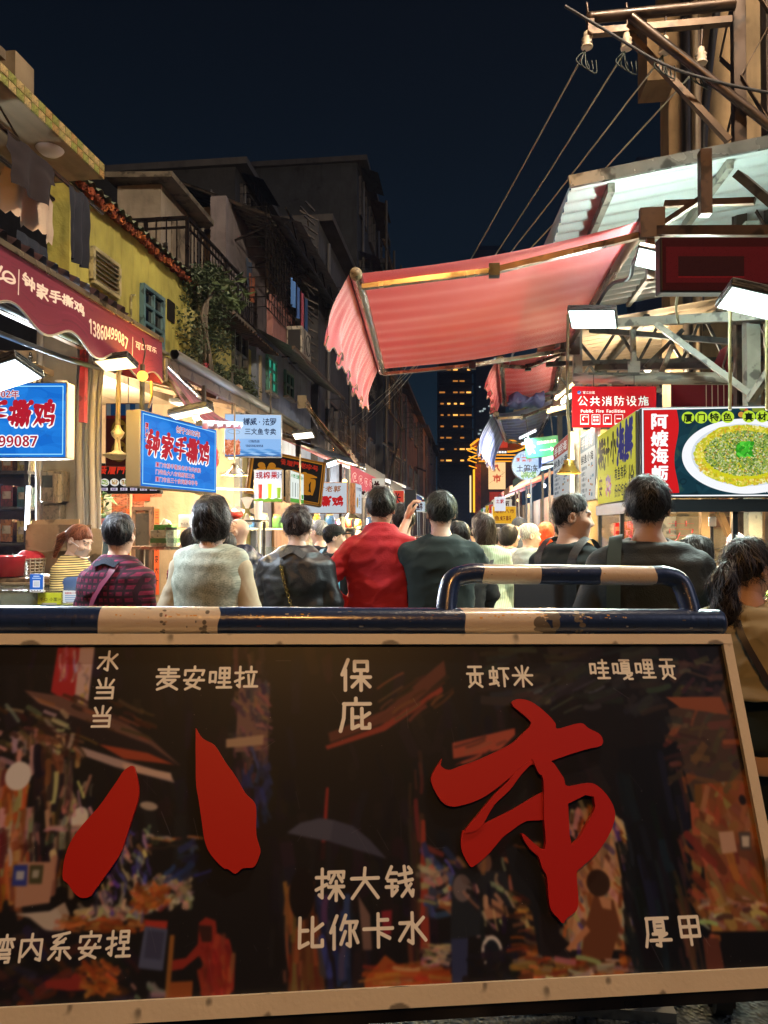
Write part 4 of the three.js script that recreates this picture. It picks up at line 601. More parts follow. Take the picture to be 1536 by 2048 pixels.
{
  const b1 = block('tall grey block with downpipes past the pale blue house', -3.8, onX(640, 450, -3.8).z, onX(712, 500, -3.8).z, 9.4, 0x55585f, { n: 2, cages: 0.9, pipes: 3 });
  wpart('party_wall', bx(7, 9.4, 0.2, -7.3, 4.7, onX(640, 450, -3.8).z + 0.11), wallM(0x4e5056), b1);
  wpart('pipe_lattice', Array.from({ length: 34 }, (_, i) => { const z = onX(625, 500, -3.6).z; return bar(V(-3.55 + 0.12 * Math.sin(i * 2.1), 5.2 + i * 0.11, z + 0.1), V(-3.75 + 0.1 * Math.cos(i * 1.3), 5.35 + i * 0.11, z + 0.3), 0.035); }), metalM(0x55504a, 0.7, 0.3), b1);
  block('dark block with scaffolding behind the grey block', -3.8, onX(714, 500, -3.8).z, onX(764, 500, -3.8).z, 14.2, 0x3e4248, { n: 3, cages: 0.5 });
  block('dark narrow block with steel frame near the awning edge', -3.5, onX(766, 600, -3.5).z, onX(796, 600, -3.5).z, 12.5, 0x474b52, { n: 2, cages: 0.7 });
  block('pinkish plaster block far down the left side', -3.3, onX(802, 800, -3.3).z, onX(842, 800, -3.3).z, 8.6, 0x8a6a62, { n: 4, lit: 0.12 });
  block('dim plaster block, last of the left row', -3.0, onX(846, 850, -3.0).z, onX(872, 850, -3.0).z, 8.2, 0x7d6a66, { n: 3, lit: 0.2, cages: 0.2 });
  const bz = onX(735, 600, -5).z; block('low dark rooftop building rising behind the terrace', -6.2, onX(470, 400, -6.2).z, onX(560, 400, -6.2).z, 11.2, 0x2f3034, { n: 2, cages: 0.3, pipes: 1 });
  const s = thing('scaffolding', 'bamboo scaffolding in front of the dark block', 'scaffolding', [-3, 0, -32]); const zs = [onX(770, 600, -3.1).z, onX(786, 600, -3.1).z, onX(800, 600, -3.1).z];
  for (const z of zs) wpart('pole', rod(V(-3.05, 0, z), V(-3.05, 12.5 + rnd(1.5), z), 0.05, 8), paintM(0x5d5648), s); for (let y = 3; y < 13; y += 1.5) wpart('ledger', rod(V(-3.05, y, zs[0] + 1), V(-3.05, y, zs[2] - 1), 0.04, 8), paintM(0x5d5648), s); for (let i = 0; i < 6; i++) wpart('brace', rod(V(-3.0, 3 + i * 1.5, zs[i % 3]), V(-3.0, 4.5 + i * 1.5, zs[(i + 1) % 3]), 0.035, 8), paintM(0x5d5648), s);
}
// ---------- far away ----------
function tower(label, px0, px1, pyTop, d, lights) {
  const a = at(px0, pyTop, d), b = at(px1, pyTop, d), w = a.distanceTo(b), H = a.y, c = a.clone().add(b).multiplyScalar(0.5), t = thing('high_rise', label, 'tower', [c.x, 0, c.z], YAW);
  mesh('wall', bx(w, H, w * 0.8, 0, H / 2, -w * 0.4), paintM(0x4c4a48, 0.8), t); mesh('crown', bx(w * 0.8, H * 0.02, w * 0.6, 0, H + H * 0.01, -w * 0.4), paintM(0x20262c, 0.8), t); lights(t, w, H, c); return t;
}
tower('far high rise with rows of amber floor lights above the street end', 878, 944, 690, 170, (t, w, H) => {
  const am = glow(0xffb454, 1.3), dim = glow(0xd88a3a, 0.55), slab = paintM(0x39332c, 0.8);
  for (let f = 6; f * 2.7 < H; f++) { mesh('floor_slab', bx(w + 0.6, 0.3, 1.2, 0, f * 2.7, 0.5), slab, t); for (let k = 0; k < 5; k++) { const r = hsh(f, k, 3); if (r < 0.72) mesh('window_light', bx(w * rnd(0.07, 0.17), 0.36, 0.1, w * (-0.42 + k * 0.2), f * 2.7 + 0.6, 1.16), r < 0.3 ? am : dim, t); } }
});
tower('far dark high rise with scattered white lights', 952, 1010, 500, 230, (t, w, H) => { const m = glow(0xcfe0e0, 0.5); for (let i = 0; i < 40; i++) mesh('window_light', bx(rnd(0.4, 1.1), 0.5, 0.1, rnd(-0.45, 0.45) * w, rnd(0.2, 0.8) * H, 0.07), m, t); mesh('roof_sign', bx(w * 0.75, 2.2, 0.3, -w * 0.25, H * 0.305, 0.3), glow(0xffa060, 0.5), t); });
tower('distant high rise with a row of lamps seen past the insulators', 1270, 1336, 325, 240, (t, w, H) => { const m = glow(0xd8f0f0, 1.2); for (let i = 0; i < 5; i++) mesh('window_light', bx(0.9, 0.6, 0.1, w * (0.02 + i * 0.1), H - 1.4, 0.1), m, t); });
// ---------- shared builders for signs and lamps ----------
function lightbox(name, label, c, w, h, dep, turn, tex, o = {}) {
  const t = thing(name, label, o.cat ?? 'sign', c, turn, o.group), k = (o.k ?? 0.85) * 0.84;
  mesh('casing', rb(w, h, dep, Math.min(0.012, dep * 0.2)), o.casing ?? mat(0xb8b2a4, 0.5), t);
  mesh(k ? 'lit_face' : 'face', new THREE.PlaneGeometry(w - 0.02, h - 0.02).translate(0, 0, dep / 2 + 0.003), mat(k ? 0x2a2a2a : 0xffffff, 0.75, { specularIntensity: 0.06, map: tex, ...(k ? { emissive: new THREE.Color(0xffffff), emissiveMap: tex, emissiveIntensity: k } : {}) }), t);
  if (o.rim) { const f = []; for (const s of [-1, 1]) { f.push(bx(w + 0.006, 0.014, 0.012, 0, s * (h / 2 - 0.007), dep / 2 + 0.004), bx(0.014, h - 0.03, 0.011, s * (w / 2 - 0.007), 0, dep / 2 + 0.004)); } mesh('rim', f, o.rim, t); }
  if (o.light) { t.updateWorldMatrix(true, false); const p = V(0, 0, dep / 2 + 0.03).applyMatrix4(t.matrixWorld), q = V(0, 0, 2).applyMatrix4(t.matrixWorld); area('sign_light', t, p, q, w * 0.96, h * 0.96, o.light[0], o.light[1]); }
  return t;
}
// rectangular LED flood, its glass facing local -Y, tilted by rx / rz
function flood(label, c, w, d, color, k, glowK, rot = [0, 0, 0], name = 'flood_light', spread = 1) {
  const t = thing(name, label, 'lamp', c); t.rotation.set(...rot);
  mesh('housing', rb(w + 0.03, 0.05, d + 0.03, 0.01, 0, 0.03, 0), metalM(0x5b6064, 0.5, 0.5), t);
  mesh('fins', Array.from({ length: 6 }, (_, i) => bx(w * 0.8, 0.02, 0.006, 0, 0.062, d * (-0.35 + i * 0.14))), metalM(0x4a4e52, 0.5, 0.5), t);
  mesh('led_panel', bx(w, 0.006, d, 0, 0.003, 0), glow(color, glowK), t);
  t.updateWorldMatrix(true, false);
  area('flood', t, V(0, -0.02, 0).applyMatrix4(t.matrixWorld), V(0, -2, 0).applyMatrix4(t.matrixWorld), w, d, color, k); return t;
}
function ledTube(label, a, b, color, k, glowK, down = V(0, -1, 0), group) {
  const c = a.clone().add(b).multiplyScalar(0.5), t = thing('led_tube', label, 'lamp', c, 0, group);
  wpart('tube', rod(a, b, 0.018, 12), glow(color, glowK), t); wpart('batten', bar(a.clone().addScaledVector(down, -0.03), b.clone().addScaledVector(down, -0.03), 0.03, 0.02), paintM(0xb9bcbd), t);
  const l = area('tube_light', t, c.clone().addScaledVector(down, 0.03), c.clone().add(down), 0.05, 0.05, color, k / (a.distanceTo(b) * 0.04)); l.width = a.distanceTo(b); l.height = 0.04;
  const z = down.clone().negate().normalize(), x = b.clone().sub(a).normalize(), y = z.clone().cross(x).normalize(); l.quaternion.setFromRotationMatrix(new THREE.Matrix4().makeBasis(x, y, z)); return t;
}
// ---------- the gate tower with gold lit eaves at the end of the street ----------
{
  const d = 52, c = at(992, 1040, d), t = thing('gate_tower', 'red gate tower with gold lit tiled eaves at the street end', 'gate', [c.x, 0, c.z], 0.12), s = d / FOC, Y = (py) => (1050 - py) * s + 1.5;
  const red = paintM(0x7a2218), dark = paintM(0x2c1c1c), gold = glow(0xffa21e, 1.1), roofM = paintM(0x8c4a16);
  mesh('shaft', bx(88 * s, Y(915), 2.6, 4 * s, Y(915) / 2, -1.3), dark, t); mesh('pier', bx(12 * s, Y(930), 0.5, -38 * s, Y(930) / 2, 0.25), red, t); mesh('pier', bx(10 * s, Y(930), 0.5, 44 * s, Y(930) / 2, 0.25), red, t);
  const tier = (w, y, h, out) => { const r = mesh('roof_tier', surf(20, 6, (u, v) => { const x = (u - 0.5), lift = Math.pow(Math.abs(x) * 2, 4) * 0.35; return V(x * mix(w + out, w * 0.72, v), y + h * Math.pow(v, 1.5) + lift * (1 - v), mix(0.9, -0.8, v)); }), roofM, t); mesh('eave_light', surf(20, 1, (u, v) => { const x = u - 0.5; return V(x * (w + out) * 1.002, y - 0.04 - v * 0.14 + Math.pow(Math.abs(x) * 2, 4) * 0.35, 0.92); }), gold, r); mesh('ridge_light', [...[-1, 1].map((k) => bar(V(k * (w + out) * 0.5, y + 0.36, 0.9), V(k * w * 0.36, y + h, -0.7), 0.1))], gold, r); mesh('under_light', Array.from({ length: 3 }, (_, i) => bx(w * (0.92 - i * 0.06), 0.07, 0.08, 0, y - 0.3 - i * 0.22, 0.55 - i * 0.1)), gold, r); };
  tier(88 * s, Y(903), 1.0, 0.7); mesh('upper_drum', bx(46 * s, 1.4, 1.6, 0, Y(885), -0.6), glow(0xd8301a, 0.5), t); mesh('upper_roof', bx(52 * s, 0.2, 2, 0, Y(866), -0.6), red, t);
  const side = (y) => mesh('side_eave', [bar(V(-60 * s, y + 0.15, 1.6), V(-40 * s, y + 0.55, 0.2), 0.07), bar(V(-62 * s, y + 0.1, 1.6), V(-44 * s, y - 0.1, 1.4), 0.06), bar(V(-58 * s, y - 0.3, 1.3), V(-42 * s, y - 0.45, 1.0), 0.06)], gold, t); for (const py of [908, 926]) side(Y(py));
  mesh('light_strip', bx(0.13, Y(940) - Y(1025), 0.1, -46 * s, (Y(940) + Y(1025)) / 2, 0.6), glow(0xffb020, 1.2), t); mesh('light_strip', bx(0.1, Y(952) - Y(1025), 0.1, -53 * s, (Y(952) + Y(1025)) / 2, 0.6), glow(0xffd9a0, 1.0), t);
  const tx = canvasTex(256, 420, (g, w, h) => { g.fillStyle = '#f3c489'; g.fillRect(0, 0, w, h); cjk(g, '八', 58, 36, 120, '#a8300f', { w: 0.16, brush: true }); cjk(g, '市', 68, 190, 120, '#b8321a', { w: 0.15 }); g.strokeStyle = '#6b4a33'; g.lineWidth = 4; g.beginPath(); g.moveTo(10, 330); g.quadraticCurveTo(120, 250, 250, 150); g.stroke(); for (let i = 0; i < 3; i++) cjk(g, '小', 205, 140 + i * 36, 20, '#8a5a3a', { w: 0.1 }); }, true, false);
  mesh('sign_board', new THREE.PlaneGeometry(34 * s, 54 * s).translate(2 * s, (Y(925) + Y(978)) / 2, 0.04), mat(0x333333, 0.6, { emissive: new THREE.Color(0xffffff), emissiveMap: tx, emissiveIntensity: 0.9 }), t); mesh('name_plaque', bx(24 * s, 8 * s, 0.1, 6 * s, Y(907), 0.98), mat(0x0c0c0c, 0.5), t); mesh('plaque_letters', Array.from({ length: 4 }, (_, i) => bx(0.14, 0.14, 0.03, 6 * s + (i - 1.5) * 0.2, Y(907), 1.05)), glow(0xffffff, 1), t);
  mesh('red_banner', bx(30 * s, 44 * s, 0.1, 2 * s, Y(1006), 0.06), glow(0xc8321c, 0.35), t);
  point('gate_glow', c.clone().add(V(-0.5, 3, 2.5)).setY(7), 0xff9a3c, 8, 10);
}
// ---------- right side: beige building, mast and wires ----------
{
  const z = -9.6, a = onZ(1337, 200, z), b = thing('beige_building', 'plain beige building behind the lattice mast at the upper right', 'building', [a.x + 2, 0, z]);
  const xr = onZ(1462, 200, z).x; wpart('wall', bx(xr - a.x, 14, 0.4, (a.x + xr) / 2, 7, z - 0.2), wallM(0x9c8462), b); wpart('side_bay', bx(3, 14, 0.4, xr + 1.52, 7, z - 0.9), wallM(0xa08b6c), b);
  const l0 = onZ(1300, 170, z + 0.3), l1 = onZ(1342, 130, z + 0.3); wpart('ledge', bx(l1.x - l0.x + 0.1, 0.9, 0.5, (l0.x + l1.x) / 2, (l0.y + l1.y) / 2 + 0.35, z + 0.12), wallM(0x8a7250), b); wpart('top_cornice', bx(xr - a.x + 0.3, 0.35, 0.5, (a.x + xr) / 2, onZ(1400, 25, z).y + 0.3, z + 0.22), wallM(0x94794f), b);
  for (const px of [1372, 1392]) wpart('drain_pipe', rod(V(onZ(px, 200, z + 0.08).x, 0.3, z + 0.08), V(onZ(px, 200, z + 0.08).x, 13, z + 0.08), 0.06, 10), paintM(px === 1372 ? 0x3a332c : 0x8f7d62), b);
  wpart('cable_run', tube([V(a.x + 0.35, 4, z + 0.06), V(a.x + 0.45, 7, z + 0.06), V(a.x + 0.75, 9.5, z + 0.06), V(a.x + 0.8, 13, z + 0.06)], 0.05), paintM(0x2f2a26), b);
  // lattice mast with cross arms
  const Z = -6.6, P = (px, py, dz = 0) => onZ(px, py, Z + dz), m = metalM(0x4a3b30, 0.65, 0.45), m2 = metalM(0x5d4a38, 0.65, 0.45), M0 = P(1500, 100), mast = thing('lattice_mast', 'rusty angle iron lattice mast with insulator arms at the upper right', 'mast', [M0.x, 0, Z]);
  for (const [px, dz] of [[1480, 0], [1545, 0], [1482, -0.5], [1540, -0.5]]) { const q = P(px, 100, dz); wpart('corner_post', [bx(0.09, 9, 0.014, q.x, 4.5, q.z), bx(0.014, 9, 0.09, q.x - 0.045, 4.5, q.z - 0.045)], m, mast); }
  const xa = P(1480, 100).x, xb = P(1545, 100).x; for (let i = 0; i < 16; i++) { const y = 1 + i * 0.5; wpart('lacing_bar', bar(V(i % 2 ? xa : xb, y, Z + 0.01), V(i % 2 ? xb : xa, y + 0.5, Z + 0.01), 0.045, 0.008), m2, mast); wpart('lacing_bar', bar(V(xa, y, Z - (i % 2 ? 0 : 0.5)), V(xa, y + 0.5, Z - (i % 2 ? 0.5 : 0)), 0.008, 0.045), m2, mast); }
  const up = wpart('upper_arm', rod(P(1182, 36), P(1470, 8), 0.05, 14), m, mast); wpart('arm_cap', new THREE.SphereGeometry(0.055, 12, 8).translate(...A3(P(1182, 36))), m, up);
  wpart('lower_arm', bar(P(1178, 66), P(1462, 42), 0.07, 0.06), m2, mast); wpart('tie_bar', bar(P(1182, 40, 0.02), P(1180, 74, 0.02), 0.05), m2, mast);
  wpart('brace', rod(P(1262, 34, 0.06), P(1560, 268, 0.06), 0.04, 12), m, mast); wpart('brace', bar(P(1258, 68, -0.04), P(1458, 282, -0.04), 0.06, 0.05), m2, mast);
  // insulators and wires
  const pot = mat(0xb9ac98, 0.3, { clearcoat: 0.6 }), wireM = mat(0x9a9a88, 0.5), wireG = mat(0x12241f, 0.6), ends = [[722, 850], [735, 842], [690, 862], [640, 880]];
  [[1174, 96], [1253, 98], [1330, 106], [1402, 128]].forEach(([px, py], i) => {
    const q = P(px, py), ins = thing('insulator', ['first', 'second', 'third', 'fourth'][i] + ' porcelain insulator from the arm tip, holding a wire', 'insulator', q, 0, 'insulators on the mast arms');
    mesh('porcelain', lathe([[0.012, 0.16], [0.03, 0.14], [0.03, 0.1], [0.05, 0.085], [0.03, 0.075], [0.05, 0.05], [0.03, 0.04], [0.055, 0.012], [0.05, 0], [0.02, -0.01], [0, -0.01]], 18), pot, ins); mesh('hook', tube([V(0, 0.42, 0), V(0.01, 0.3, 0), V(0, 0.15, 0)], 0.012), m, ins); for (let k = 0; k < 3; k++) mesh('pigtail', tube([V(-0.02, -0.02, 0), V(-0.1 + k * 0.05, -0.12 - k * 0.04, 0.02), V(0.02 + k * 0.03, -0.2 - k * 0.02, 0), V(0.04 * k, -0.12, 0)], 0.006, 20, 5), wireG, ins);
    const e = at(ends[i][0], ends[i][1], 26), pts = []; for (let k = 0; k <= 20; k++) { const u = k / 20, p = q.clone().lerp(e, u); p.y -= 1.6 * u * (1 - u); pts.push(p); }
    tag(mesh('overhead_wire', tube(pts, 0.009, 60, 5), wireM), ['first', 'second', 'third', 'fourth'][i] + ' overhead wire from the arm tip crossing above the red awning', 'wire', 'overhead wires');
  });
  tag(mesh('sagging_cable', tube([P(1130, 12, 0.1), P(1210, 60, 0.1), P(1330, 130, 0.1), P(1440, 165, 0.1), P(1560, 190, 0.1)], 0.013, 40, 6), mat(0x15161a, 0.6)), 'thick black cable sagging across the mast arms', 'wire');
}
// ---------- right stalls: roof, steel, lamps ----------
const steel = paintM(0x9aa19c, 0.5), steelD = paintM(0x4a4d4b, 0.6), rust = metalM(0x5a4536, 0.75, 0.35);
{
  const X0 = 0.78, zN = -5.4, zM = -8.8, zF = -15.5, y0 = 4.05, tan = 0.15, roof = thing('stall_roof', 'pale corrugated metal roof over the right hand stalls', 'roof', [X0 + 2, 0, (zN + zM) / 2]);
  const Y = (x, b = y0) => b + (x - X0) * tan;
  for (let i = 0; i < 3; i++) { const za = mix(zN, zM, i / 3), zb = mix(zN, zM, (i + 1) / 3) - 0.08; wpart('roof_sheet', corrugated(V(X0, Y(X0) + i * -0.012, zb), V(X0, Y(X0) + i * -0.012, za), V(5.4, Y(5.4) - i * 0.012, za), V(5.4, Y(5.4) - i * 0.012, zb), 0.2, 0.02), mat(0xaeb6b2, 0.5, { bumpMap: scaled(T_wallB, 0.6), bumpScale: 0.004 }), roof); }
  wpart('edge_flashing', bar(V(X0 - 0.02, Y(X0) + 0.02, zN), V(5.4, Y(5.4) + 0.02, zN), 0.03, 0.09), metalM(0x8a8f92, 0.4, 0.5), roof);
  wpart('eave_skirt', quad(V(X0 - 0.28, Y(X0) - 0.62, zM), V(X0 - 0.28, Y(X0) - 0.62, zN + 0.05), V(X0, Y(X0) + 0.015, zN + 0.05), V(X0, Y(X0) + 0.015, zM), 3, 1), mat(0x434c5a, 0.45), roof);
  for (let i = 0; i < 5; i++) wpart('purlin', bar(V(X0 + 0.3 + i * 0.85, Y(X0 + 0.3 + i * 0.85) - 0.06, zN - 0.05), V(X0 + 0.3 + i * 0.85, Y(X0 + 0.3 + i * 0.85) - 0.06, zM), 0.05, 0.07), steel, roof);
  const far = thing('stall_roof', 'brownish corrugated roof further back over the right hand stalls', 'roof', [X0 + 2, 0, (zM + zF) / 2]);
  for (let i = 0; i < 4; i++) { const za = mix(zM, zF, i / 4), zb = mix(zM, zF, (i + 1) / 4) - 0.08; wpart('roof_sheet', corrugated(V(0.95, Y(0.95, 3.85) - i * 0.012, zb), V(0.95, Y(0.95, 3.85) - i * 0.012, za), V(5.6, Y(5.6, 3.85) - i * 0.012, za), V(5.6, Y(5.6, 3.85) - i * 0.012, zb), 0.24, 0.02), mat(0x9a886e, 0.65, { bumpMap: scaled(T_wallB, 0.6), bumpScale: 0.004 }), far); }
  for (let i = 0; i < 4; i++) wpart('purlin', bar(V(1.2 + i * 0.95, Y(1.2 + i * 0.95, 3.85) - 0.06, zM), V(1.2 + i * 0.95, Y(1.2 + i * 0.95, 3.85) - 0.06, zF), 0.06, 0.08), steelD, far);
  for (const z of [-9.2, -11.2, -13.4]) { wpart('truss', [bar(V(1.0, 3.55, z), V(5.4, 3.55, z), 0.06), ...Array.from({ length: 8 }, (_, i) => bar(V(1.1 + i * 0.52, 3.55, z), V(1.36 + i * 0.52, Y(1.36 + i * 0.52, 3.8), z), 0.035)), ...Array.from({ length: 8 }, (_, i) => bar(V(1.36 + i * 0.52, Y(1.36 + i * 0.52, 3.8), z), V(1.62 + i * 0.52, 3.55, z), 0.035))], steelD, far); wpart('post', bx(0.09, 3.55, 0.09, 1.7, 1.775, z), steelD, far); wpart('post', bx(0.09, 3.55, 0.09, 5.2, 1.775, z), steelD, far); }
  // main steel frame in front
  const fr = thing('steel_frame', 'grey welded steel posts and beams carrying the right roof', 'frame', [2.4, 0, -6.4]), q = (px, py, d) => at(px, py, d), p0 = q(1502, 650, 6.1);
  wpart('post', bx(0.11, 4.1, 0.11, p0.x, 2.05, p0.z), steel, fr); wpart('post_flange', bx(0.26, 0.02, 0.2, p0.x, q(1502, 640, 6.1).y, p0.z), steel, fr);
  wpart('post', bx(0.1, 4.0, 0.1, 1.3, 2.0, -8.6), steel, fr); wpart('post', bx(0.1, 4.25, 0.1, 3.6, 2.12, -5.6), steel, fr);
  wpart('diagonal', bar(q(1312, 648, 6.4), q(1500, 788, 6.05), 0.07, 0.05), steel, fr); wpart('diagonal', bar(q(1345, 690, 7.2), q(1300, 800, 7.2), 0.045), steel, fr); wpart('diagonal', bar(q(1265, 660, 7.4), q(1268, 740, 7.4), 0.05), steel, fr); wpart('diagonal', bar(q(1365, 660, 7.5), q(1290, 735, 7.5), 0.045), steelD, fr); wpart('diagonal', bar(q(1500, 800, 6), q(1570, 700, 5.6), 0.06), steel, fr);
  wpart('beam', rod(q(1148, 757, 7.3), q(1530, 757, 6.5), 0.06, 14), steel, fr); wpart('beam', bar(q(1150, 650, 7.0), q(1540, 630, 5.9), 0.05, 0.08), steel, fr); wpart('beam', bar(q(1180, 660, 8.4), q(1540, 690, 7.4), 0.06), steelD, fr); wpart('beam', bar(q(1190, 735, 8.6), q(1450, 730, 8), 0.07), steelD, fr);
  wpart('gusset', bx(0.12, 0.2, 0.02, q(1268, 740, 7.3).x, q(1268, 742, 7.3).y, q(1268, 740, 7.3).z), steel, fr);
  const yb = q(1400, 460, 4.85).y; wpart('awning_beam', bar(q(1296, 462, 4.82), q(1560, 462, 4.3), 0.05, 0.06), rust, fr); wpart('awning_beam', bar(q(1330, 408, 4.85), q(1510, 402, 4.5), 0.04), rust, fr);
  wpart('hanger_post', bx(0.07, 0.42, 0.07, q(1410, 400, 4.6).x, yb + 0.2, q(1410, 400, 4.6).z), rust, fr); wpart('hanger_brace', bar(q(1330, 445, 4.8), q(1405, 395, 4.65), 0.035), rust, fr); wpart('hanger_post', bx(0.05, 0.4, 0.05, q(1300, 480, 4.8).x, yb - 0.16, q(1300, 480, 4.8).z), rust, fr); wpart('hanger_brace', bar(q(1480, 352, 4.6), q(1560, 420, 4.4), 0.13, 0.05), steelD, fr);
  for (const px of [1460, 1534]) wpart('bamboo_pole', rod(q(px, 590, 4.9), q(px, 820, 4.9), 0.012, 8), paintM(0xa8a476), fr);
  // dead LED sign
  const s0 = q(1315, 478, 4.3), s1 = q(1600, 590, 4.3), tx = canvasTex(512, 200, (g, w, h) => { g.fillStyle = '#3a1518'; g.fillRect(0, 0, w, h); g.fillStyle = '#571a22'; g.fillRect(14, 34, w - 28, h - 64); g.fillStyle = '#33191c'; g.fillRect(58, 70, 240, 76); g.fillStyle = '#7a1c26'; g.fillRect(58, 146, 240, 5); for (let i = 0; i < 700; i++) { g.fillStyle = 'rgba(0,0,0,.25)'; g.fillRect(rnd(w), rnd(h), 2, 2); } }, true, false);
  lightbox('led_display', 'dark red switched-off LED display hung under the right roof', s0.clone().add(s1).multiplyScalar(0.5), s0.distanceTo(V(s1.x, s0.y, s1.z)), s0.y - s1.y, 0.09, YAW * 1, tx, { k: 0, casing: mat(0x181416, 0.5), cat: 'display' });
  // lamps
  flood('square white LED flood light hung beside the big red awning', q(1185, 640, 5.9), 0.36, 0.26, 0xe6fff6, 60, 3.2, [-0.3, -0.25, -0.2]); flood('white LED flood light at the awning bracket', q(1306, 510, 4.6).add(V(0.02, 0, -0.1)), 0.2, 0.14, 0xe6fff6, 60, 3, [-0.5, 0, -0.4]); flood('white LED flood light by the steel post at the right edge', q(1512, 611, 3.7), 0.32, 0.22, 0xe6fff6, 60, 3, [-0.16, 0, -0.3]);
  flood('white LED flood light deep under the right roof', V(2.6, 3.6, -10.4), 0.4, 0.3, 0xffe9c8, 50, 2.4);
  { const c = q(1392, 500, 4.85), t = thing('bare_bulb', 'bare cool white bulb hidden behind the dead display', 'lamp', c); mesh('bulb', new THREE.SphereGeometry(0.05, 14, 10), glow(0xe6fff6, 3), t); mesh('socket', cyl(0.022, 0.022, 0.08, 0, 0.075, 0), mat(0x222222, 0.5), t); point('bulb_light', c, 0xe6fff4, 3, 2.5); const c2 = V(2.3, 3.5, -9.4), t2 = thing('bare_bulb', 'added bare warm white bulb deep under the right roof', 'lamp', c2); mesh('bulb', new THREE.SphereGeometry(0.05, 14, 10), glow(0xfff0d8, 3), t2); mesh('socket', cyl(0.022, 0.022, 0.08, 0, 0.075, 0), mat(0x222222, 0.5), t2); point('bulb_light', c2, 0xffeccc, 4, 2.5); }  // the warm bulb further back is added to brighten the roof underside
  tag(mesh('power_cable', tube([q(1300, 490, 4.7), q(1270, 520, 4.9), q(1258, 556, 5.2), q(1224, 568, 5.5), q(1200, 600, 5.8), q(1184, 632, 5.9)], 0.016, 40, 7), mat(0x14181c, 0.5)), 'black power cable looping down to the square flood light', 'cable');
  tag(mesh('power_cable', tube([q(1355, 592, 4.6), q(1352, 620, 4.7), q(1357, 648, 4.8)], 0.008, 16, 6), paintM(0xb9b58c)), 'pale short cord hanging below the dead display', 'cable');
}
// ---------- big red retractable awning and the smaller ones behind it ----------
function retractable(label, A, B, C, D, m, o = {}) { // A,B back near/far; C,D front near/far
  const t = thing('retractable_awning', label, 'awning', A.clone().add(B).multiplyScalar(0.5).setY(0)), f = bil(A, B, D, C), al = metalM(0xa9a596, 0.35, 0.65), alD = metalM(0x6a5548, 0.5, 0.5), L = C.distanceTo(D);
  wpart('fabric', surf(70, 60, (u, v) => { const p = f(u, v); p.y += -0.05 * Math.sin(v * Math.PI) + (0.009 * Math.sin(u * 64) + 0.007 * noise(u * 26, v * 2, 3) + 0.016 * noise(u * 9, v * 1.2, 7)) * (0.35 + 0.65 * v) * sst(0, 0.12, v) * sst(0, 0.02, 1 - v) * (0.25 + 0.75 * u); return p; }, L, 2), m, t);
  wpart('valance', surf(90, 12, (u, v) => { const p = C.clone().lerp(D, u), dn = (o.drop ?? 0.33) * (1 + 0.12 * Math.sin(u * L / 0.155 * Math.PI) ** 2 * 1) * v; p.y -= dn; p.x -= 0.05 + (o.kick ?? 0.1) * Math.sin(v * 1.7) + 0.035 * Math.sin(u * 31) * v + 0.02 * noise(u * 24, v * 2) * v; return p; }, L, 0.3), m, t);
  wpart('hem_binding', tube(Array.from({ length: 91 }, (_, i) => { const u = i / 90, p = C.clone().lerp(D, u); p.y -= (o.drop ?? 0.33) * (1 + 0.12 * Math.sin(u * L / 0.155 * Math.PI) ** 2); p.x -= 0.05 + (o.kick ?? 0.1) * Math.sin(1.7) + 0.035 * Math.sin(u * 31) + 0.02 * noise(u * 24, 2); return p; }), 0.006, 120, 5), paintM(0xb08a72), t);
  const br = wpart('front_bar', rod(C, D, o.r ?? 0.042, 20), al, t); for (const p of [C, D]) wpart('end_cap', new THREE.SphereGeometry((o.r ?? 0.042) * 1.06, 16, 10).translate(...A3(p)), paintM(0xb3aa92), br);
  wpart('roller', rod(A, B, 0.045, 16), alD, t);
  for (const [a, c, i] of [[A, C, 0], [B, D, 1]]) { const el = a.clone().lerp(c, o.fold ?? 0.52), dir = i ? -1 : 1; el.y -= (o.sag ?? 0.12); el.z += dir * (o.el ?? -0.1); const a2 = a.clone(); a2.y -= 0.1; const c2 = c.clone().add(V(0.02, -0.05, i ? 0.06 : -0.12)); const arm = wpart('folding_arm', bar(a2, el, 0.055, 0.04), i ? al : alD, t); wpart('forearm', bar(el, c2, 0.05, 0.035), al, arm); wpart('elbow_joint', bx(0.075, 0.085, 0.07, el.x, el.y, el.z), metalM(0x33393a, 0.5, 0.5), arm); wpart('shoulder_bracket', bx(0.16, 0.2, 0.05, a.x + 0.03, a.y - 0.05, a.z + (i ? -0.04 : 0.06)), rust, t); }
  return t;
}
const redFab = mat([0.74, 0.065, 0.09], 0.8, { transmission: 0.45, thickness: 0, bumpMap: scaled(T_weave, 10), bumpScale: 0.0006 });
const blueFab = mat([0.035, 0.075, 0.3], 0.8, { transmission: 0.3, thickness: 0, map: scaled(T_dirt, 0.6) });
retractable('big red retractable awning stretched over the lane', at(1290, 440, 4.85), at(1140, 682, 8.0), at(712, 548, 4.85), at(764, 742, 8.0), redFab, { drop: 0.42, kick: 0.14 });
retractable('smaller red retractable awning behind the big one', at(1128, 690, 8.6), at(1108, 790, 11.4), at(1000, 720, 8.8), at(1008, 806, 11.4), redFab, { drop: 0.3, el: -0.35, sag: 0.1, r: 0.05 });
retractable('blue retractable awning with drooping valance', at(1112, 795, 10.6), at(1076, 872, 14), at(992, 828, 10.6), at(1012, 880, 13.6), blueFab, { drop: 0.55, el: -0.3, kick: 0.2 });
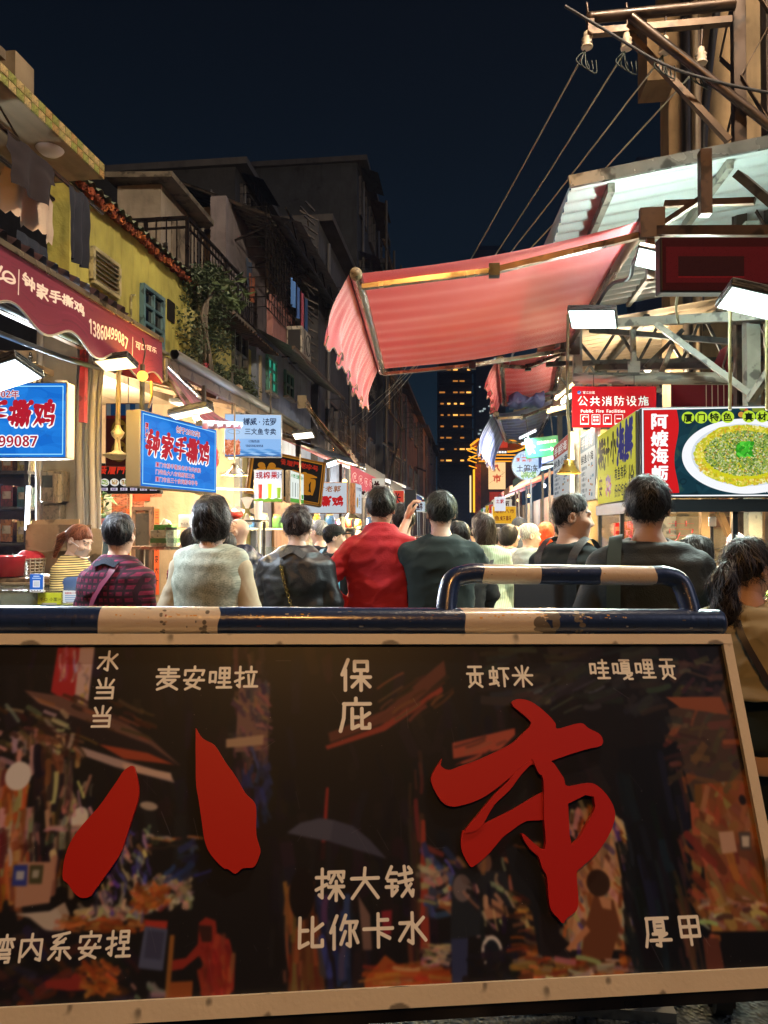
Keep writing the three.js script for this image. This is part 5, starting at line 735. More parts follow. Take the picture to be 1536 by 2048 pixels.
tag(mesh('bundled_tarp', surf(30, 16, (u, v) => { const a = at(1018, 806, 10.2), b = at(1088, 800, 10.2), p = a.lerp(b, u), t = v * 6.3; p.y += 0.13 * Math.sin(t) * (0.7 + 0.3 * Math.sin(u * 9)) + 0.05 * noise(u * 8, v * 3); p.z += 0.14 * Math.cos(t); return p; }), mat([0.03, 0.045, 0.13], 0.6)), 'dark blue rolled tarpaulin tied under the small red awning', 'tarpaulin');
ledTube('white LED tube under the blue awning, nearer one', at(1040, 876, 12), at(1070, 862, 11), 0xf2f6ff, 11, 2.6, V(-0.2, -1, 0).normalize(), 'tubes by the blue awning'); ledTube('white LED tube under the blue awning, farther one', at(1044, 888, 12.5), at(1074, 878, 11.5), 0xf2f6ff, 11, 2.6, V(-0.2, -1, 0).normalize(), 'tubes by the blue awning');
ledTube('warm LED tube beside the fire sign, upper one', at(1112, 798, 7.8), at(1146, 768, 7.4), 0xffe6a8, 20, 2.2, V(-0.3, -1, 0).normalize()); ledTube('cool LED tube beside the fire sign, middle one', at(1124, 806, 7.7), at(1146, 790, 7.4), 0xeaf2ff, 14, 2.2, V(-0.3, -1, 0).normalize()); ledTube('warm LED tube beside the fire sign, lower one', at(1096, 824, 8), at(1134, 814, 7.4), 0xffdf9a, 16, 2.2, V(-0.3, -1, 0).normalize());
// ---------- signs on the right ----------
{
  // fire equipment sign
  const a = at(1143, 772, 6.95), b = at(1312, 772, 6.95), c = at(1228, 814, 6.95), w = a.distanceTo(b), h = 83 / FOC * 6.95;
  const tx = canvasTex(1024, 512, (g, W, H) => {
    g.fillStyle = '#c8101a'; g.fillRect(0, 0, W, H); g.fillStyle = '#2f63b4'; g.beginPath(); g.arc(82, 76, 24, 0, 7); g.fill(); g.strokeStyle = '#fff'; g.lineWidth = 6; g.beginPath(); g.moveTo(62, 84); g.quadraticCurveTo(84, 96, 104, 62); g.stroke();
    cjk(g, '鹭江街道', 126, 58, 34, '#fff', { w: 0.13, gap: 0.1 }); cjk(g, '公共消防设施', 66, 124, 118, '#fff', { w: 0.12, gap: 0.26 }); g.fillStyle = '#fff'; g.font = 'bold 54px sans-serif'; g.fillText('Public  Fire  Facilities', 96, 330);
    for (let i = 0; i < 4; i++) { const x = 96 + i * 140; g.strokeStyle = '#fff'; g.lineWidth = 6; g.strokeRect(x, 356, 98, 122); g.fillStyle = '#fff'; g.fillRect(x, 462, 98, 16); if (i === 0) { g.lineWidth = 13; g.beginPath(); g.arc(x + 52, 404, 26, 2.2, 4.6); g.stroke(); g.font = 'bold 26px sans-serif'; g.fillText('119', x + 50, 396); } else if (i === 1) { for (const [X, Y] of [[18, 372], [54, 372], [18, 412], [54, 412]]) g.fillRect(x + X, Y, 26, 28); } else if (i === 2) { g.fillRect(x + 20, 384, 48, 26); g.fillRect(x + 20, 384, 8, 60); } else g.fillRect(x + 20, 400, 56, 12); }
  }, true, false);
  const t = thing('fire_sign', 'red public fire facility sign hung under the right roof', 'sign', c, YAW); mesh('board', rb(w, h, 0.02, 0.008), mat(0xb80f18, 0.4), t); mesh('print', new THREE.PlaneGeometry(w - 0.01, h - 0.01).translate(0, 0, 0.0125), mat(0xffffff, 0.8, { map: tx, specularIntensity: 0.4 }), t);
  for (const s of [-0.24, 0.24]) mesh('wire', rod(V(s * w, h / 2, 0), V(s * w, h / 2 + 0.12, 0), 0.004, 6), steelD, t); mesh('hanging_bar', bar(V(-w * 0.3, h / 2 + 0.125, 0), V(w * 0.3, h / 2 + 0.125, 0), 0.02), steelD, t);
}
const foodTex = canvasTex(1024, 560, (g, W, H) => {
  seedN = 77; g.fillStyle = '#11313c'; g.fillRect(0, 0, W, H); for (let i = 0; i < 160; i++) { g.fillStyle = pick(['rgba(30,70,80,.4)', 'rgba(10,30,40,.5)', 'rgba(60,90,70,.3)']); g.beginPath(); g.ellipse(rnd(W), rnd(H), rnd(10, 70), rnd(6, 30), rnd(3), 0, 7); g.fill(); }
  for (let i = 0; i < 60; i++) { g.fillStyle = pick(['#7a4a86', '#a97ab5', '#c8a8cf']); g.beginPath(); g.ellipse(rnd(840, 1024), rnd(0, 130), rnd(6, 20), rnd(4, 12), rnd(3), 0, 7); g.fill(); } for (let i = 0; i < 24; i++) { g.fillStyle = pick(['#7d8c2c', '#a8402c', '#c88a3c']); g.beginPath(); g.arc(rnd(560, 900), rnd(0, 60), rnd(8, 22), 0, 7); g.fill(); }
  g.fillStyle = '#eef0f4'; g.beginPath(); g.ellipse(610, 310, 372, 236, 0.03, 0, 7); g.fill(); g.fillStyle = '#cdd5de'; g.beginPath(); g.ellipse(616, 302, 322, 196, 0.03, 0, 7); g.fill();
  g.fillStyle = '#c9c41e'; g.beginPath(); for (let a = 0; a < 6.3; a += 0.05) { const r = 1 + 0.05 * noise(a * 3, 5) + 0.03 * noise(a * 9, 2); g.lineTo(612 + 306 * r * Math.cos(a), 304 + 188 * r * Math.sin(a)); } g.fill();
  for (let i = 0; i < 900; i++) { const a = rnd(6.28), r = Math.sqrt(rnd(0.72, 1)); g.fillStyle = pick(['#d8c92a', '#b6a81c', '#e4d65c', '#a3b32a', '#cf9a2a', '#efe9a0']); g.globalAlpha = 0.75; g.beginPath(); g.ellipse(612 + 300 * r * Math.cos(a), 304 + 184 * r * Math.sin(a), rnd(4, 16), rnd(3, 9), rnd(3), 0, 7); g.fill(); }
  for (let i = 0; i < 3800; i++) { const a = rnd(6.28), r = Math.sqrt(rnd(0, 0.72)); g.fillStyle = pick(['#6d8a3a', '#8aa24c', '#54702c', '#9db56a', '#b9c48a', '#7d9a44', '#3f5c26', '#d9d7b4', '#b58a4a', '#6f9440']); g.globalAlpha = 0.85; g.beginPath(); g.ellipse(612 + 284 * r * Math.cos(a), 292 + 166 * r * Math.sin(a), rnd(2, 9), rnd(2, 6), rnd(3), 0, 7); g.fill(); }
  g.globalAlpha = 1; for (let i = 0; i < 46; i++) { g.fillStyle = pick(['#3fae2a', '#57c83a', '#2c8a1e']); g.beginPath(); g.ellipse(610 + rnd(-46, 46), 262 + rnd(-40, 46), rnd(9, 24), rnd(6, 13), rnd(3), 0, 7); g.fill(); }
  g.fillStyle = '#c9181c'; g.beginPath(); g.moveTo(12, 10); g.lineTo(200, 10); for (let y = 10; y <= 548; y += 12) g.lineTo(206 + 14 * Math.sin(y / 70), y); g.lineTo(12, 548); g.fill(); cjk(g, '阿嬷海蛎煎', 58, 36, 94, '#fff', { vertical: true, gap: 0.16, w: 0.15 });
  [...'厦门特色真材实料'].forEach((ch, i) => { const x = 276 + i * 78 + (i > 3 ? 46 : 0); g.fillStyle = '#b8d834'; g.beginPath(); g.arc(x, 62, 38, 0, 7); g.fill(); cjk(g, ch, x - 25, 38, 50, '#14200c', { w: 0.14 }); });
  cjk(g, '口片仅供三老土实中八立', 700, 520, 20, '#f2f2f2', { w: 0.14, gap: 0.2 }); g.strokeStyle = '#f6f8fa'; g.lineWidth = 9; g.strokeRect(4, 4, W - 8, H - 8);
}, true, false);
const yelTex = canvasTex(1024, 420, (g, W, H) => {
  seedN = 78; g.fillStyle = '#d3cf3c'; g.fillRect(0, 0, W, H); for (let i = 0; i < 200; i++) { g.fillStyle = 'rgba(190,180,40,.25)'; g.fillRect(rnd(W), rnd(H), rnd(20, 120), rnd(3, 12)); }
  cjk(g, '捞汁小', 40, 44, 170, '#19150e', { w: 0.15, brush: true, gap: 0.06 }); cjk(g, '海鲜', 590, 30, 186, '#262476', { w: 0.16, brush: true, gap: 0.06 }); cjk(g, '安', 46, 262, 112, '#3a2414', { w: 0.14 }); for (let i = 0; i < 60; i++) { g.fillStyle = pick(['#8a6a92', '#c24a62', '#a88ab0', '#d8a8b8']); g.beginPath(); g.ellipse(330 + rnd(-70, 90), 320 + rnd(-46, 50), rnd(8, 26), rnd(5, 14), rnd(3), 0, 7); g.fill(); } cjk(g, '有鱼有料', 520, 236, 70, '#1d2410', { w: 0.12, gap: 0.1 }); cjk(g, '好好吃吃', 520, 328, 70, '#1d2410', { w: 0.12, gap: 0.1 }); cjk(g, '份', 868, 250, 120, '#1d2410', { w: 0.13 });
}, true, false);
{
  const k = onX(1275, 815, 1.22), kb = onX(1275, 996, 1.22), hgt = k.y - kb.y, yc = (k.y + kb.y) / 2, far = onX(1195, 880, 1.22), W2 = k.z - far.z;
  lightbox('food_sign', 'bright sign with oyster omelette photo over the right stall', [k.x + 0.02 + 0.6, yc, k.z - 0.05], 1.2, hgt, 0.1, 0, foodTex, { k: 0.95, casing: mat(0x1c2226, 0.4), light: [0xdfe9d8, 3] });
  lightbox('seafood_sign', 'yellow seafood sign facing the lane beside the food photo sign', [1.26, yc - 0.01, (k.z + far.z) / 2 - 0.02], W2 - 0.05, hgt, 0.08, -Math.PI / 2, yelTex, { k: 0.62, casing: mat(0x2a2a22, 0.5), light: [0xe8e070, 2] });
  // the stall under the signs
  const y0 = kb.y - 0.06, x0 = 1.24, z0 = k.z - 0.06, st = thing('glass_stall', 'glass fronted food stall with steel frame under the omelette sign', 'stall', [x0 + 0.8, 0, z0 - 0.8]), dk = mat(0x20282e, 0.4, { metalness: 0.5 });
  wpart('header_beam', bx(1.24, 0.09, 0.1, x0 + 0.62, y0 + 0.004, z0), dk, st); wpart('side_header', bx(0.08, 0.09, W2 - 0.06, x0 + 0.01, y0, z0 - W2 / 2 - 0.02), dk, st);
  for (const [x, z] of [[x0, z0], [x0, z0 - W2 * 0.36], [x0, z0 - W2 + 0.05], [x0 + 0.66, z0], [x0 + 1.2, z0]]) wpart('frame_post', bx(0.035, y0 - 0.92, 0.035, x, (y0 + 0.86) / 2, z), dk, st);
  const gl = mat(0xffffff, 0.04, { transmission: 1, thickness: 0, color: 0xe8f2ee }), front = wpart('glass_pane', bx(0.6, y0 - 1.0, 0.006, x0 + 0.33, (y0 + 0.94) / 2, z0), gl, st); wpart('glass_pane', bx(0.5, y0 - 1.0, 0.006, x0 + 0.93, (y0 + 0.94) / 2, z0), gl, st); wpart('glass_pane', bx(0.006, y0 - 1.0, W2 * 0.34, x0, (y0 + 0.94) / 2, z0 - W2 * 0.18), gl, st); wpart('glass_pane', bx(0.006, y0 - 1.0, W2 * 0.55, x0, (y0 + 0.94) / 2, z0 - W2 * 0.66), gl, st);
  const strk = (t, ox, oy, size, z, ax) => { const g = []; for (const s of strokes(t)) for (let i = 1; i < s.length; i++) { const A = s[i - 1], B = s[i], f = ([u, v]) => (ax ? V(x0 - 0.006, oy - v / 100 * size, z - u / 100 * size) : V(ox + u / 100 * size, oy - v / 100 * size, z)); g.push(bar(f(A), f(B), size * 0.13, 0.002)); } return g; };
  wpart('vinyl_character', strk('劳', x0 + 0.2, y0 - 0.1, 0.18, z0 + 0.006), mat(0xd01616, 0.4), st); wpart('vinyl_character', strk('汁', x0 + 0.2, y0 - 0.33, 0.18, z0 + 0.006), mat(0xd01616, 0.4), st); wpart('vinyl_character', strk('捞', 0, y0 - 0.1, 0.22, z0 - 0.16, true), mat(0xd01616, 0.4), st); wpart('vinyl_character', strk('汁', 0, y0 - 0.1, 0.22, z0 - 0.7, true), mat(0xd01616, 0.4), st);
  wpart('counter_top', bx(1.4, 0.05, W2, x0 + 0.7, 0.88, z0 - W2 / 2 + 0.06), metalM(0xa8aaa6, 0.3, 0.8), st); wpart('counter_front', bx(1.3, 0.8, 0.04, x0 + 0.68, 0.44, z0 + 0.02), metalM(0x8f9290, 0.35, 0.7), st); wpart('counter_side', bx(0.04, 0.8, W2 - 0.1, x0 + 0.02, 0.44, z0 - W2 / 2), metalM(0x8f9290, 0.35, 0.7), st);
  wpart('back_shelf', [bx(1.2, 0.03, 0.3, x0 + 0.8, 1.25, z0 - W2 - 0.5), bx(1.2, 0.03, 0.3, x0 + 0.8, 1.6, z0 - W2 - 0.5)], paintM(0xa88a5c), st); wpart('wood_post', bx(0.07, 2.3, 0.07, x0 + 0.86, 1.15, z0 - W2 + 0.3), paintM(0xa8865a), st); wpart('wood_post', bx(0.07, 2.3, 0.07, x0 + 1.16, 1.15, z0 - W2 + 0.2), paintM(0xa8865a), st); wpart('wood_brace', bar(V(x0 + 0.86, 1.9, z0 - W2 + 0.36), V(x0 + 1.15, 1.2, z0 - W2 + 0.3), 0.05), paintM(0x8f7048), st);
  const bk = thing('stall_backdrop', 'warm tiled wall at the back of the glass stall', 'wall', [2.4, 0, -8.4]); wpart('wall', bx(3.2, 2.6, 0.1, 2.9, 1.3, -8.45), wallM(0xb89a6c), bk); wpart('poster', bx(0.5, 0.7, 0.01, 2.1, 1.7, -8.392), paintM(0xc8b89a), bk); wpart('poster', bx(0.4, 0.55, 0.01, 2.8, 1.75, -8.392), paintM(0x9a6a4a), bk);
  ledTube('warm LED tube lighting the glass stall from inside', V(x0 + 0.2, y0 + 0.02, z0 - 0.5), V(x0 + 1.2, y0 + 0.02, z0 - 0.5), 0xffd9a0, 8, 2);
  const pole = thing('phone_stand', 'thin black pole with white phone holder on the stall counter', 'stand', V(at(1445, 1060, 5).x, 0.905, z0 - 0.12)); mesh('pole', cyl(0.012, 0.012, 0.6, 0, 0.3, 0), mat(0x15181a, 0.4), pole); mesh('holder', rb(0.05, 0.07, 0.03, 0.008, 0, 0.62, 0.01), mat(0xd8d8d8, 0.4), pole); mesh('foot', cyl(0.06, 0.07, 0.015, 0, 0.0075, 0), mat(0x15181a, 0.4), pole);
  for (const [i, [x, z, c, n]] of [[0.3, -0.3, 0xd8c22a, 'yellow'], [0.55, -0.25, 0x7ab0c8, 'pale blue'], [0.85, -0.3, 0xc87a3a, 'orange'], [1.05, -0.28, 0x5a8a3a, 'green']].entries()) { const t = thing('food_tray', n + ' food tray on the glass stall counter', 'tray', [x0 + x, 0.906, z0 + z]); mesh('tray', rb(0.2, 0.05, 0.26, 0.01, 0, 0.025, 0), metalM(0xb0b2b0, 0.3, 0.8), t); const hp = []; for (let k = 0; k < 16; k++) hp.push(new THREE.IcosahedronGeometry(rnd(0.02, 0.035), 1).translate(rnd(-0.07, 0.07), 0.06 + rnd(0.02), rnd(-0.1, 0.1))); mesh('food', hp, paintM(c, 0.5), t); }
}
{ // round sign, exit sign, dome lamp, white menu boards, banner
  const rt = canvasTex(512, 512, (g) => { seedN = 81; g.fillStyle = '#a9c6e6'; g.fillRect(0, 0, 512, 512); for (let i = 0; i < 40; i++) { g.fillStyle = 'rgba(220,235,250,.4)'; g.beginPath(); g.ellipse(rnd(512), rnd(300), rnd(20, 60), rnd(6, 16), 0, 0, 7); g.fill(); } cjk(g, '门', 130, 50, 70, '#2a4a86', { w: 0.1 }); cjk(g, '厦', 60, 120, 70, '#b8321f', { w: 0.11 }); cjk(g, '菜馆'.replace('馆', '市'), 160, 110, 86, '#c8321f', { w: 0.13 }); cjk(g, '土笋冻', 70, 250, 120, '#16202c', { w: 0.13, gap: 0.06 }); for (let i = 0; i < 120; i++) { g.fillStyle = pick(['#5f9a3a', '#7ab050', '#4a7f2c', '#c8dcb0']); g.beginPath(); g.ellipse(150 + rnd(260), 410 + rnd(-30, 60), rnd(10, 40), rnd(5, 14), rnd(3), 0, 7); g.fill(); } }, true, false);
  const c = at(1053, 931, 13.5), R0 = 30 / FOC * 13.5, t = thing('round_sign', 'round pale blue light sign with dark characters over the lane', 'sign', c, YAW); mesh('casing', cyl(R0, R0, 0.09, 0, 0, 0, 40).rotateX(Math.PI / 2), paintM(0xb8c0c4), t); mesh('lit_face', new THREE.CircleGeometry(R0 - 0.012, 40).translate(0, 0, 0.049), mat(0x333333, 0.5, { emissive: new THREE.Color(0xffffff), emissiveMap: rt, emissiveIntensity: 0.85 }), t); mesh('bracket', bar(V(R0, 0, 0), V(R0 + 0.9, 0.1, 0), 0.04), steelD, t);
  const et = canvasTex(512, 300, (g, W, H) => { g.fillStyle = '#178a4c'; g.fillRect(0, 0, W, H); g.fillStyle = '#d8f2df'; g.beginPath(); g.arc(90, 62, 22, 0, 7); g.fill(); g.lineCap = 'round'; g.strokeStyle = '#d8f2df'; g.lineWidth = 24; for (const p of [[[86, 96], [84, 164]], [[84, 160], [52, 236]], [[84, 160], [128, 226]], [[86, 104], [44, 136]], [[88, 104], [136, 130]]]) { g.beginPath(); g.moveTo(...p[0]); g.lineTo(...p[1]); g.stroke(); } cjk(g, '应急疏散通道', 184, 56, 46, '#d8f2df', { w: 0.12, gap: 0.1 }); g.lineWidth = 14; g.beginPath(); g.moveTo(220, 200); g.lineTo(430, 200); g.lineTo(390, 172); g.moveTo(430, 200); g.lineTo(390, 228); g.stroke(); }, true, false);
  const e = at(1084, 894, 11.5), es = thing('exit_sign', 'green evacuation route sign with walking figure under the right eaves', 'sign', e, YAW); es.rotation.z = 0.12; mesh('board', rb(68 / FOC * 11.5, 40 / FOC * 11.5, 0.025, 0.006), paintM(0x178a4c), es); mesh('print', new THREE.PlaneGeometry(66 / FOC * 11.5, 38 / FOC * 11.5).translate(0, 0, 0.0155), mat(0xffffff, 0.4, { map: et, emissive: new THREE.Color(0xffffff), emissiveMap: et, emissiveIntensity: 0.25 }), es); mesh('hanger', [bar(V(-0.2, 0.16, 0), V(-0.2, 0.5, 0), 0.012), bar(V(0.2, 0.16, 0), V(0.2, 0.5, 0), 0.012)], steelD, es);
  const l = at(1138, 940, 6.8), lamp = thing('dome_lamp', 'brass coloured dome lamp on a rope beside the yellow sign', 'lamp', l); mesh('shade', lathe([[0.03, 0.1], [0.05, 0.095], [0.052, 0.06], [0.062, 0.05], [0.065, 0.035], [0.115, -0.03], [0.112, -0.034], [0.06, 0.028], [0.045, 0.05]], 28), metalM(0x9a8446, 0.4, 0.6), lamp); mesh('rope', tube([V(0, 0.1, 0), V(0.005, 0.35, 0), V(-0.01, 0.62, 0), V(0, 1.55, 0)], 0.016, 20, 6), paintM(0x7a6a4a), lamp); mesh('bulb', new THREE.SphereGeometry(0.025, 12, 8).translate(0, 0.0, 0), glow(0xffe2a0, 1.2), lamp); point('dome_bulb', l.clone().add(V(0, -0.005, 0)), 0xffdf9a, 1.2, 1.2);
  const menu = (seed, head) => canvasTex(512, 768, (g, W, H) => { seedN = seed; g.fillStyle = '#d6dde2'; g.fillRect(0, 0, W, H); g.fillStyle = head; g.fillRect(0, 0, W, 200); cjk(g, '手鲜海', 40, 50, 120, '#f2e6e0', { w: 0.14 }); cjk(g, '鲜鱼小海', 30, 240, 96, '#1b2a3c', { w: 0.13 }); for (let r = 0; r < 6; r++) cjk(g, ['海鲜虾米', '鱼卖三', '水果汁八', '手料米', '虾面八市', '真材料'][r], 40, 370 + r * 64, 44, '#33465a', { w: 0.11 }); for (let i = 0; i < 14; i++) { g.fillStyle = pick(['#c87a5a', '#7a9ab0', '#a88a5a']); g.fillRect(rnd(260, 460), rnd(360, 700), rnd(20, 60), rnd(14, 40)); } }, true, false);
  const mb = (name, label, X, px0, px1, py0, py1, tx) => { const a = onX(px0, py0, X), b = onX(px1, py0, X), q = onX(px1, py1, X); lightbox(name, label, [X + 0.03, (a.y + q.y) / 2, (a.z + b.z) / 2], Math.abs(a.z - b.z), Math.abs(b.y - q.y), 0.05, -Math.PI / 2, tx, { k: 0.42, casing: paintM(0xa8a8a4) }); };
  mb('menu_board', 'white menu board with red heading facing the lane by the dome lamp', 1.15, 1106, 1139, 880, 1004, menu(90, '#b8452f')); mb('menu_board', 'narrow white menu board behind the yellow seafood sign', 1.25, 1160, 1190, 862, 1012, menu(91, '#8fa0b0'));
  const bt = canvasTex(512, 512, (g) => { g.fillStyle = '#5c1d20'; g.fillRect(0, 0, 512, 512); g.strokeStyle = '#b9a48a'; g.lineWidth = 9; for (let i = 0; i < 5; i++) { g.beginPath(); g.arc(110, 120, 16 + i * 15, 3.3, 6.1); g.stroke(); } cjk(g, '市三三', 230, 60, 90, '#b9a48a', { w: 0.1 }); for (let i = 0; i < 6; i++) g.fillRect(250 + i * 44, 60, 7, 420), g.fillStyle = '#b9a48a'; }, true, false);
  lightbox('maroon_banner', 'maroon banner with pale line pattern under the right roof', at(1412, 785, 7.6), 0.75, 0.42, 0.02, YAW, bt, { k: 0, casing: paintM(0x4a181a), cat: 'banner' });
  tag(mesh('maroon_fabric', quad(at(1395, 800, 7.9), at(1460, 800, 7.7), at(1456, 690, 7.7), at(1440, 700, 7.9)), clothM(0x6a1a1e)), 'maroon fabric sheet hung above the pale lined banner', 'fabric');
}
// ---------- street lamp behind the viewer ----------
{
  const c = V(1.0, 7.4, 4.6), t = thing('unseen_street_lamp', 'warm street lamp standing behind the viewer', 'lamp', [2.6, 0, 4.8]);
  wpart('pole', rod(V(2.6, 0, 4.8), V(2.6, 7.6, 4.8), 0.06, 14, 0.045), metalM(0x55585a), t); wpart('arm', tube([V(2.6, 7.55, 4.8), V(2.2, 7.75, 4.75), V(1.2, 7.55, 4.62)], 0.03), metalM(0x55585a), t);
  const hd = wpart('lamp_head', rb(0.6, 0.09, 0.26, 0.03, c.x, c.y + 0.08, c.z), metalM(0x4a4d50), t); wpart('lamp_glass', bx(0.5, 0.03, 0.2, c.x, c.y + 0.02, c.z), glow(0xff9d4a, 3), hd);
  const m2 = thing('unseen_street_lamp', 'added unseen lamp on a tall pole above the right stalls', 'lamp', [3.4, 0, -3.4]), c2 = V(2.4, 9.4, -3.4); wpart('pole', rod(V(3.4, 0, -3.4), V(3.4, 9.4, -3.4), 0.07, 14, 0.05), metalM(0x55585a), m2); wpart('arm', tube([V(3.4, 9.35, -3.4), V(3.1, 9.62, -3.4), V(2.55, 9.54, -3.4)], 0.03), metalM(0x55585a), m2); const h2 = wpart('lamp_head', rb(0.6, 0.09, 0.26, 0.03, c2.x, c2.y + 0.08, c2.z), metalM(0x4a4d50), m2); wpart('lamp_glass', bx(0.5, 0.03, 0.2, c2.x, c2.y + 0.02, c2.z), glow(0xffe0b0, 3), h2); area('unseen_street_light', m2, c2.clone().add(V(0, -0.02, 0)), V(-3, 5.6, -12), 0.5, 0.24, 0xffe6c8, 1150);  // added lamp out of view, lights the upper fronts of the left houses
  area('unseen_street_light', t, c.clone().add(V(0, -0.02, 0)), V(0.3, 4.2, -6), 0.5, 0.2, 0xffb662, 430);
}
// ---------- left shops ----------
const warm = 0xffe2ba;
{ // maroon canopy with lettering
  const X = -2.6, zN = 1.2, zF = onX(324, 700, X).z, yT = 3.07, yB = 2.73, L = zN - zF, t = thing('shop_canopy', 'maroon scalloped shop canopy with white phone number lettering', 'canopy', [X, 0, (zN + zF) / 2]);
  const U = (px) => (zN - onX(px, 600, X).z) / L, CW = 2048, CH = 160;
  const tx = canvasTex(CW, CH, (g) => {
    seedN = 12; g.fillStyle = '#6d1630'; g.fillRect(0, 0, CW, CH); for (let i = 0; i < 300; i++) { g.fillStyle = pick(['rgba(60,8,24,.18)', 'rgba(150,50,80,.1)']); g.fillRect(rnd(CW), rnd(CH), rnd(10, 120), rnd(2, 8)); }
    g.fillStyle = '#e9d8c8'; const x0 = U(46) * CW, x1 = U(170) * CW, sz = (x1 - x0) / 5.5; cjk(g, '钟家手撕鸡', x0, 36, sz, '#ead9c9', { w: 0.16, gap: 0.1 });
    g.font = 'bold 62px sans-serif'; const tw = g.measureText('13860499087').width, a = U(176) * CW, b = U(258) * CW; g.save(); g.fillStyle = '#ead9c9'; g.translate(a, 104); g.scale((b - a) / tw, 1); g.fillText('13860499087', 0, 0); g.restore();
    for (const px of [37, 266]) g.fillRect(U(px) * CW, 40, 3, 80); const c0 = U(272) * CW; cjk(g, '可口可乐', c0, 46, (U(314) * CW - c0) / 4.3, '#ead9c9', { w: 0.15, gap: 0.06, skew: 0.1 });
    g.strokeStyle = '#ead9c9'; g.lineWidth = 7; g.lineCap = 'round'; const q = U(2) * CW; g.beginPath(); g.moveTo(q - 190, 100); g.bezierCurveTo(q - 120, 10, q - 90, 150, q - 60, 70); g.bezierCurveTo(q - 40, 10, q - 20, 130, q, 60); g.moveTo(q - 6, 96); g.arc(q + 20, 84, 16, 0, 6); g.stroke();
  }, true, false);
  const sc = (u) => 0.05 * Math.sin(u * L / 0.62 * 2 * Math.PI + 1.3);
  wpart('fascia_cloth', surf(140, 8, (u, v) => V(X + 0.012 * Math.sin(u * 40) * (1 - v), mix(yB + sc(u), yT, v), zN - u * L), 1, 1), mat(0xffffff, 0.8, { map: tx, bumpMap: scaled(T_weave, 40, 4), bumpScale: 0.0008 }), t);
  wpart('hem_piping', tube(Array.from({ length: 121 }, (_, i) => V(X + 0.004, yB + sc(i / 120) - 0.002, zN - i / 120 * L)), 0.008, 200, 5), paintM(0xb8b0a0), t); wpart('top_rail', bar(V(X, yT + 0.015, zN), V(X, yT + 0.015, zF), 0.035), metalM(0x9a8f80, 0.4, 0.5), t);
  wpart('end_cloth', quad(V(X, yB - 0.02, zF), V(X - 0.5, yB + 0.1, zF), V(X - 0.5, yT + 0.1, zF), V(X, yT, zF)), mat(0x6d1630, 0.8), t);
  wpart('roof_sheet', corrugated(V(X - 0.05, yT + 0.1, zF + 0.5), V(X - 0.05, yT + 0.1, zN), V(-4.05, 3.75, zN), V(-4.05, 3.75, zF + 0.5), 0.13, 0.025), paintM(0x3a1d22, 0.6), t);
  const bm = metalM(0x9c8c7c, 0.55, 0.4); for (let i = 0; i < 9; i++) { const z = zN - 0.3 - i * (L - 0.4) / 8; wpart('rafter', bar(V(X - 0.04, yT - 0.03, z), V(-4.2, 3.45, z), 0.045, 0.06), i % 2 ? bm : metalM(0x4a4440, 0.6, 0.3), t); } for (const x of [-3.0, -3.5, -4.0]) wpart('purlin', bar(V(x, 3.0 + (X - x) * -0.24, zN), V(x, 3.0 + (X - x) * -0.24, zF), 0.05), bm, t);
  for (let i = 0; i < 6; i++) wpart('cross_brace', bar(V(-2.7, 2.95, zN - 1 - i * 1.1), V(-4.0, 3.3, zN - 2.1 - i * 1.1), 0.03), metalM(0x3d3733, 0.6, 0.3), t);
  wpart('cable_bundle', tube([V(-3.2, 2.75, 0), V(-3.1, 2.66, -1.8), V(-3.15, 2.78, -3.4), V(-2.9, 2.72, -5), V(-3.0, 2.86, -6)], 0.02), mat(0x2a3038, 0.6), t); wpart('conduit', rod(V(-2.95, 2.9, 0), V(-2.95, 2.9, zF), 0.022), paintM(0x8fa08e), t);
}
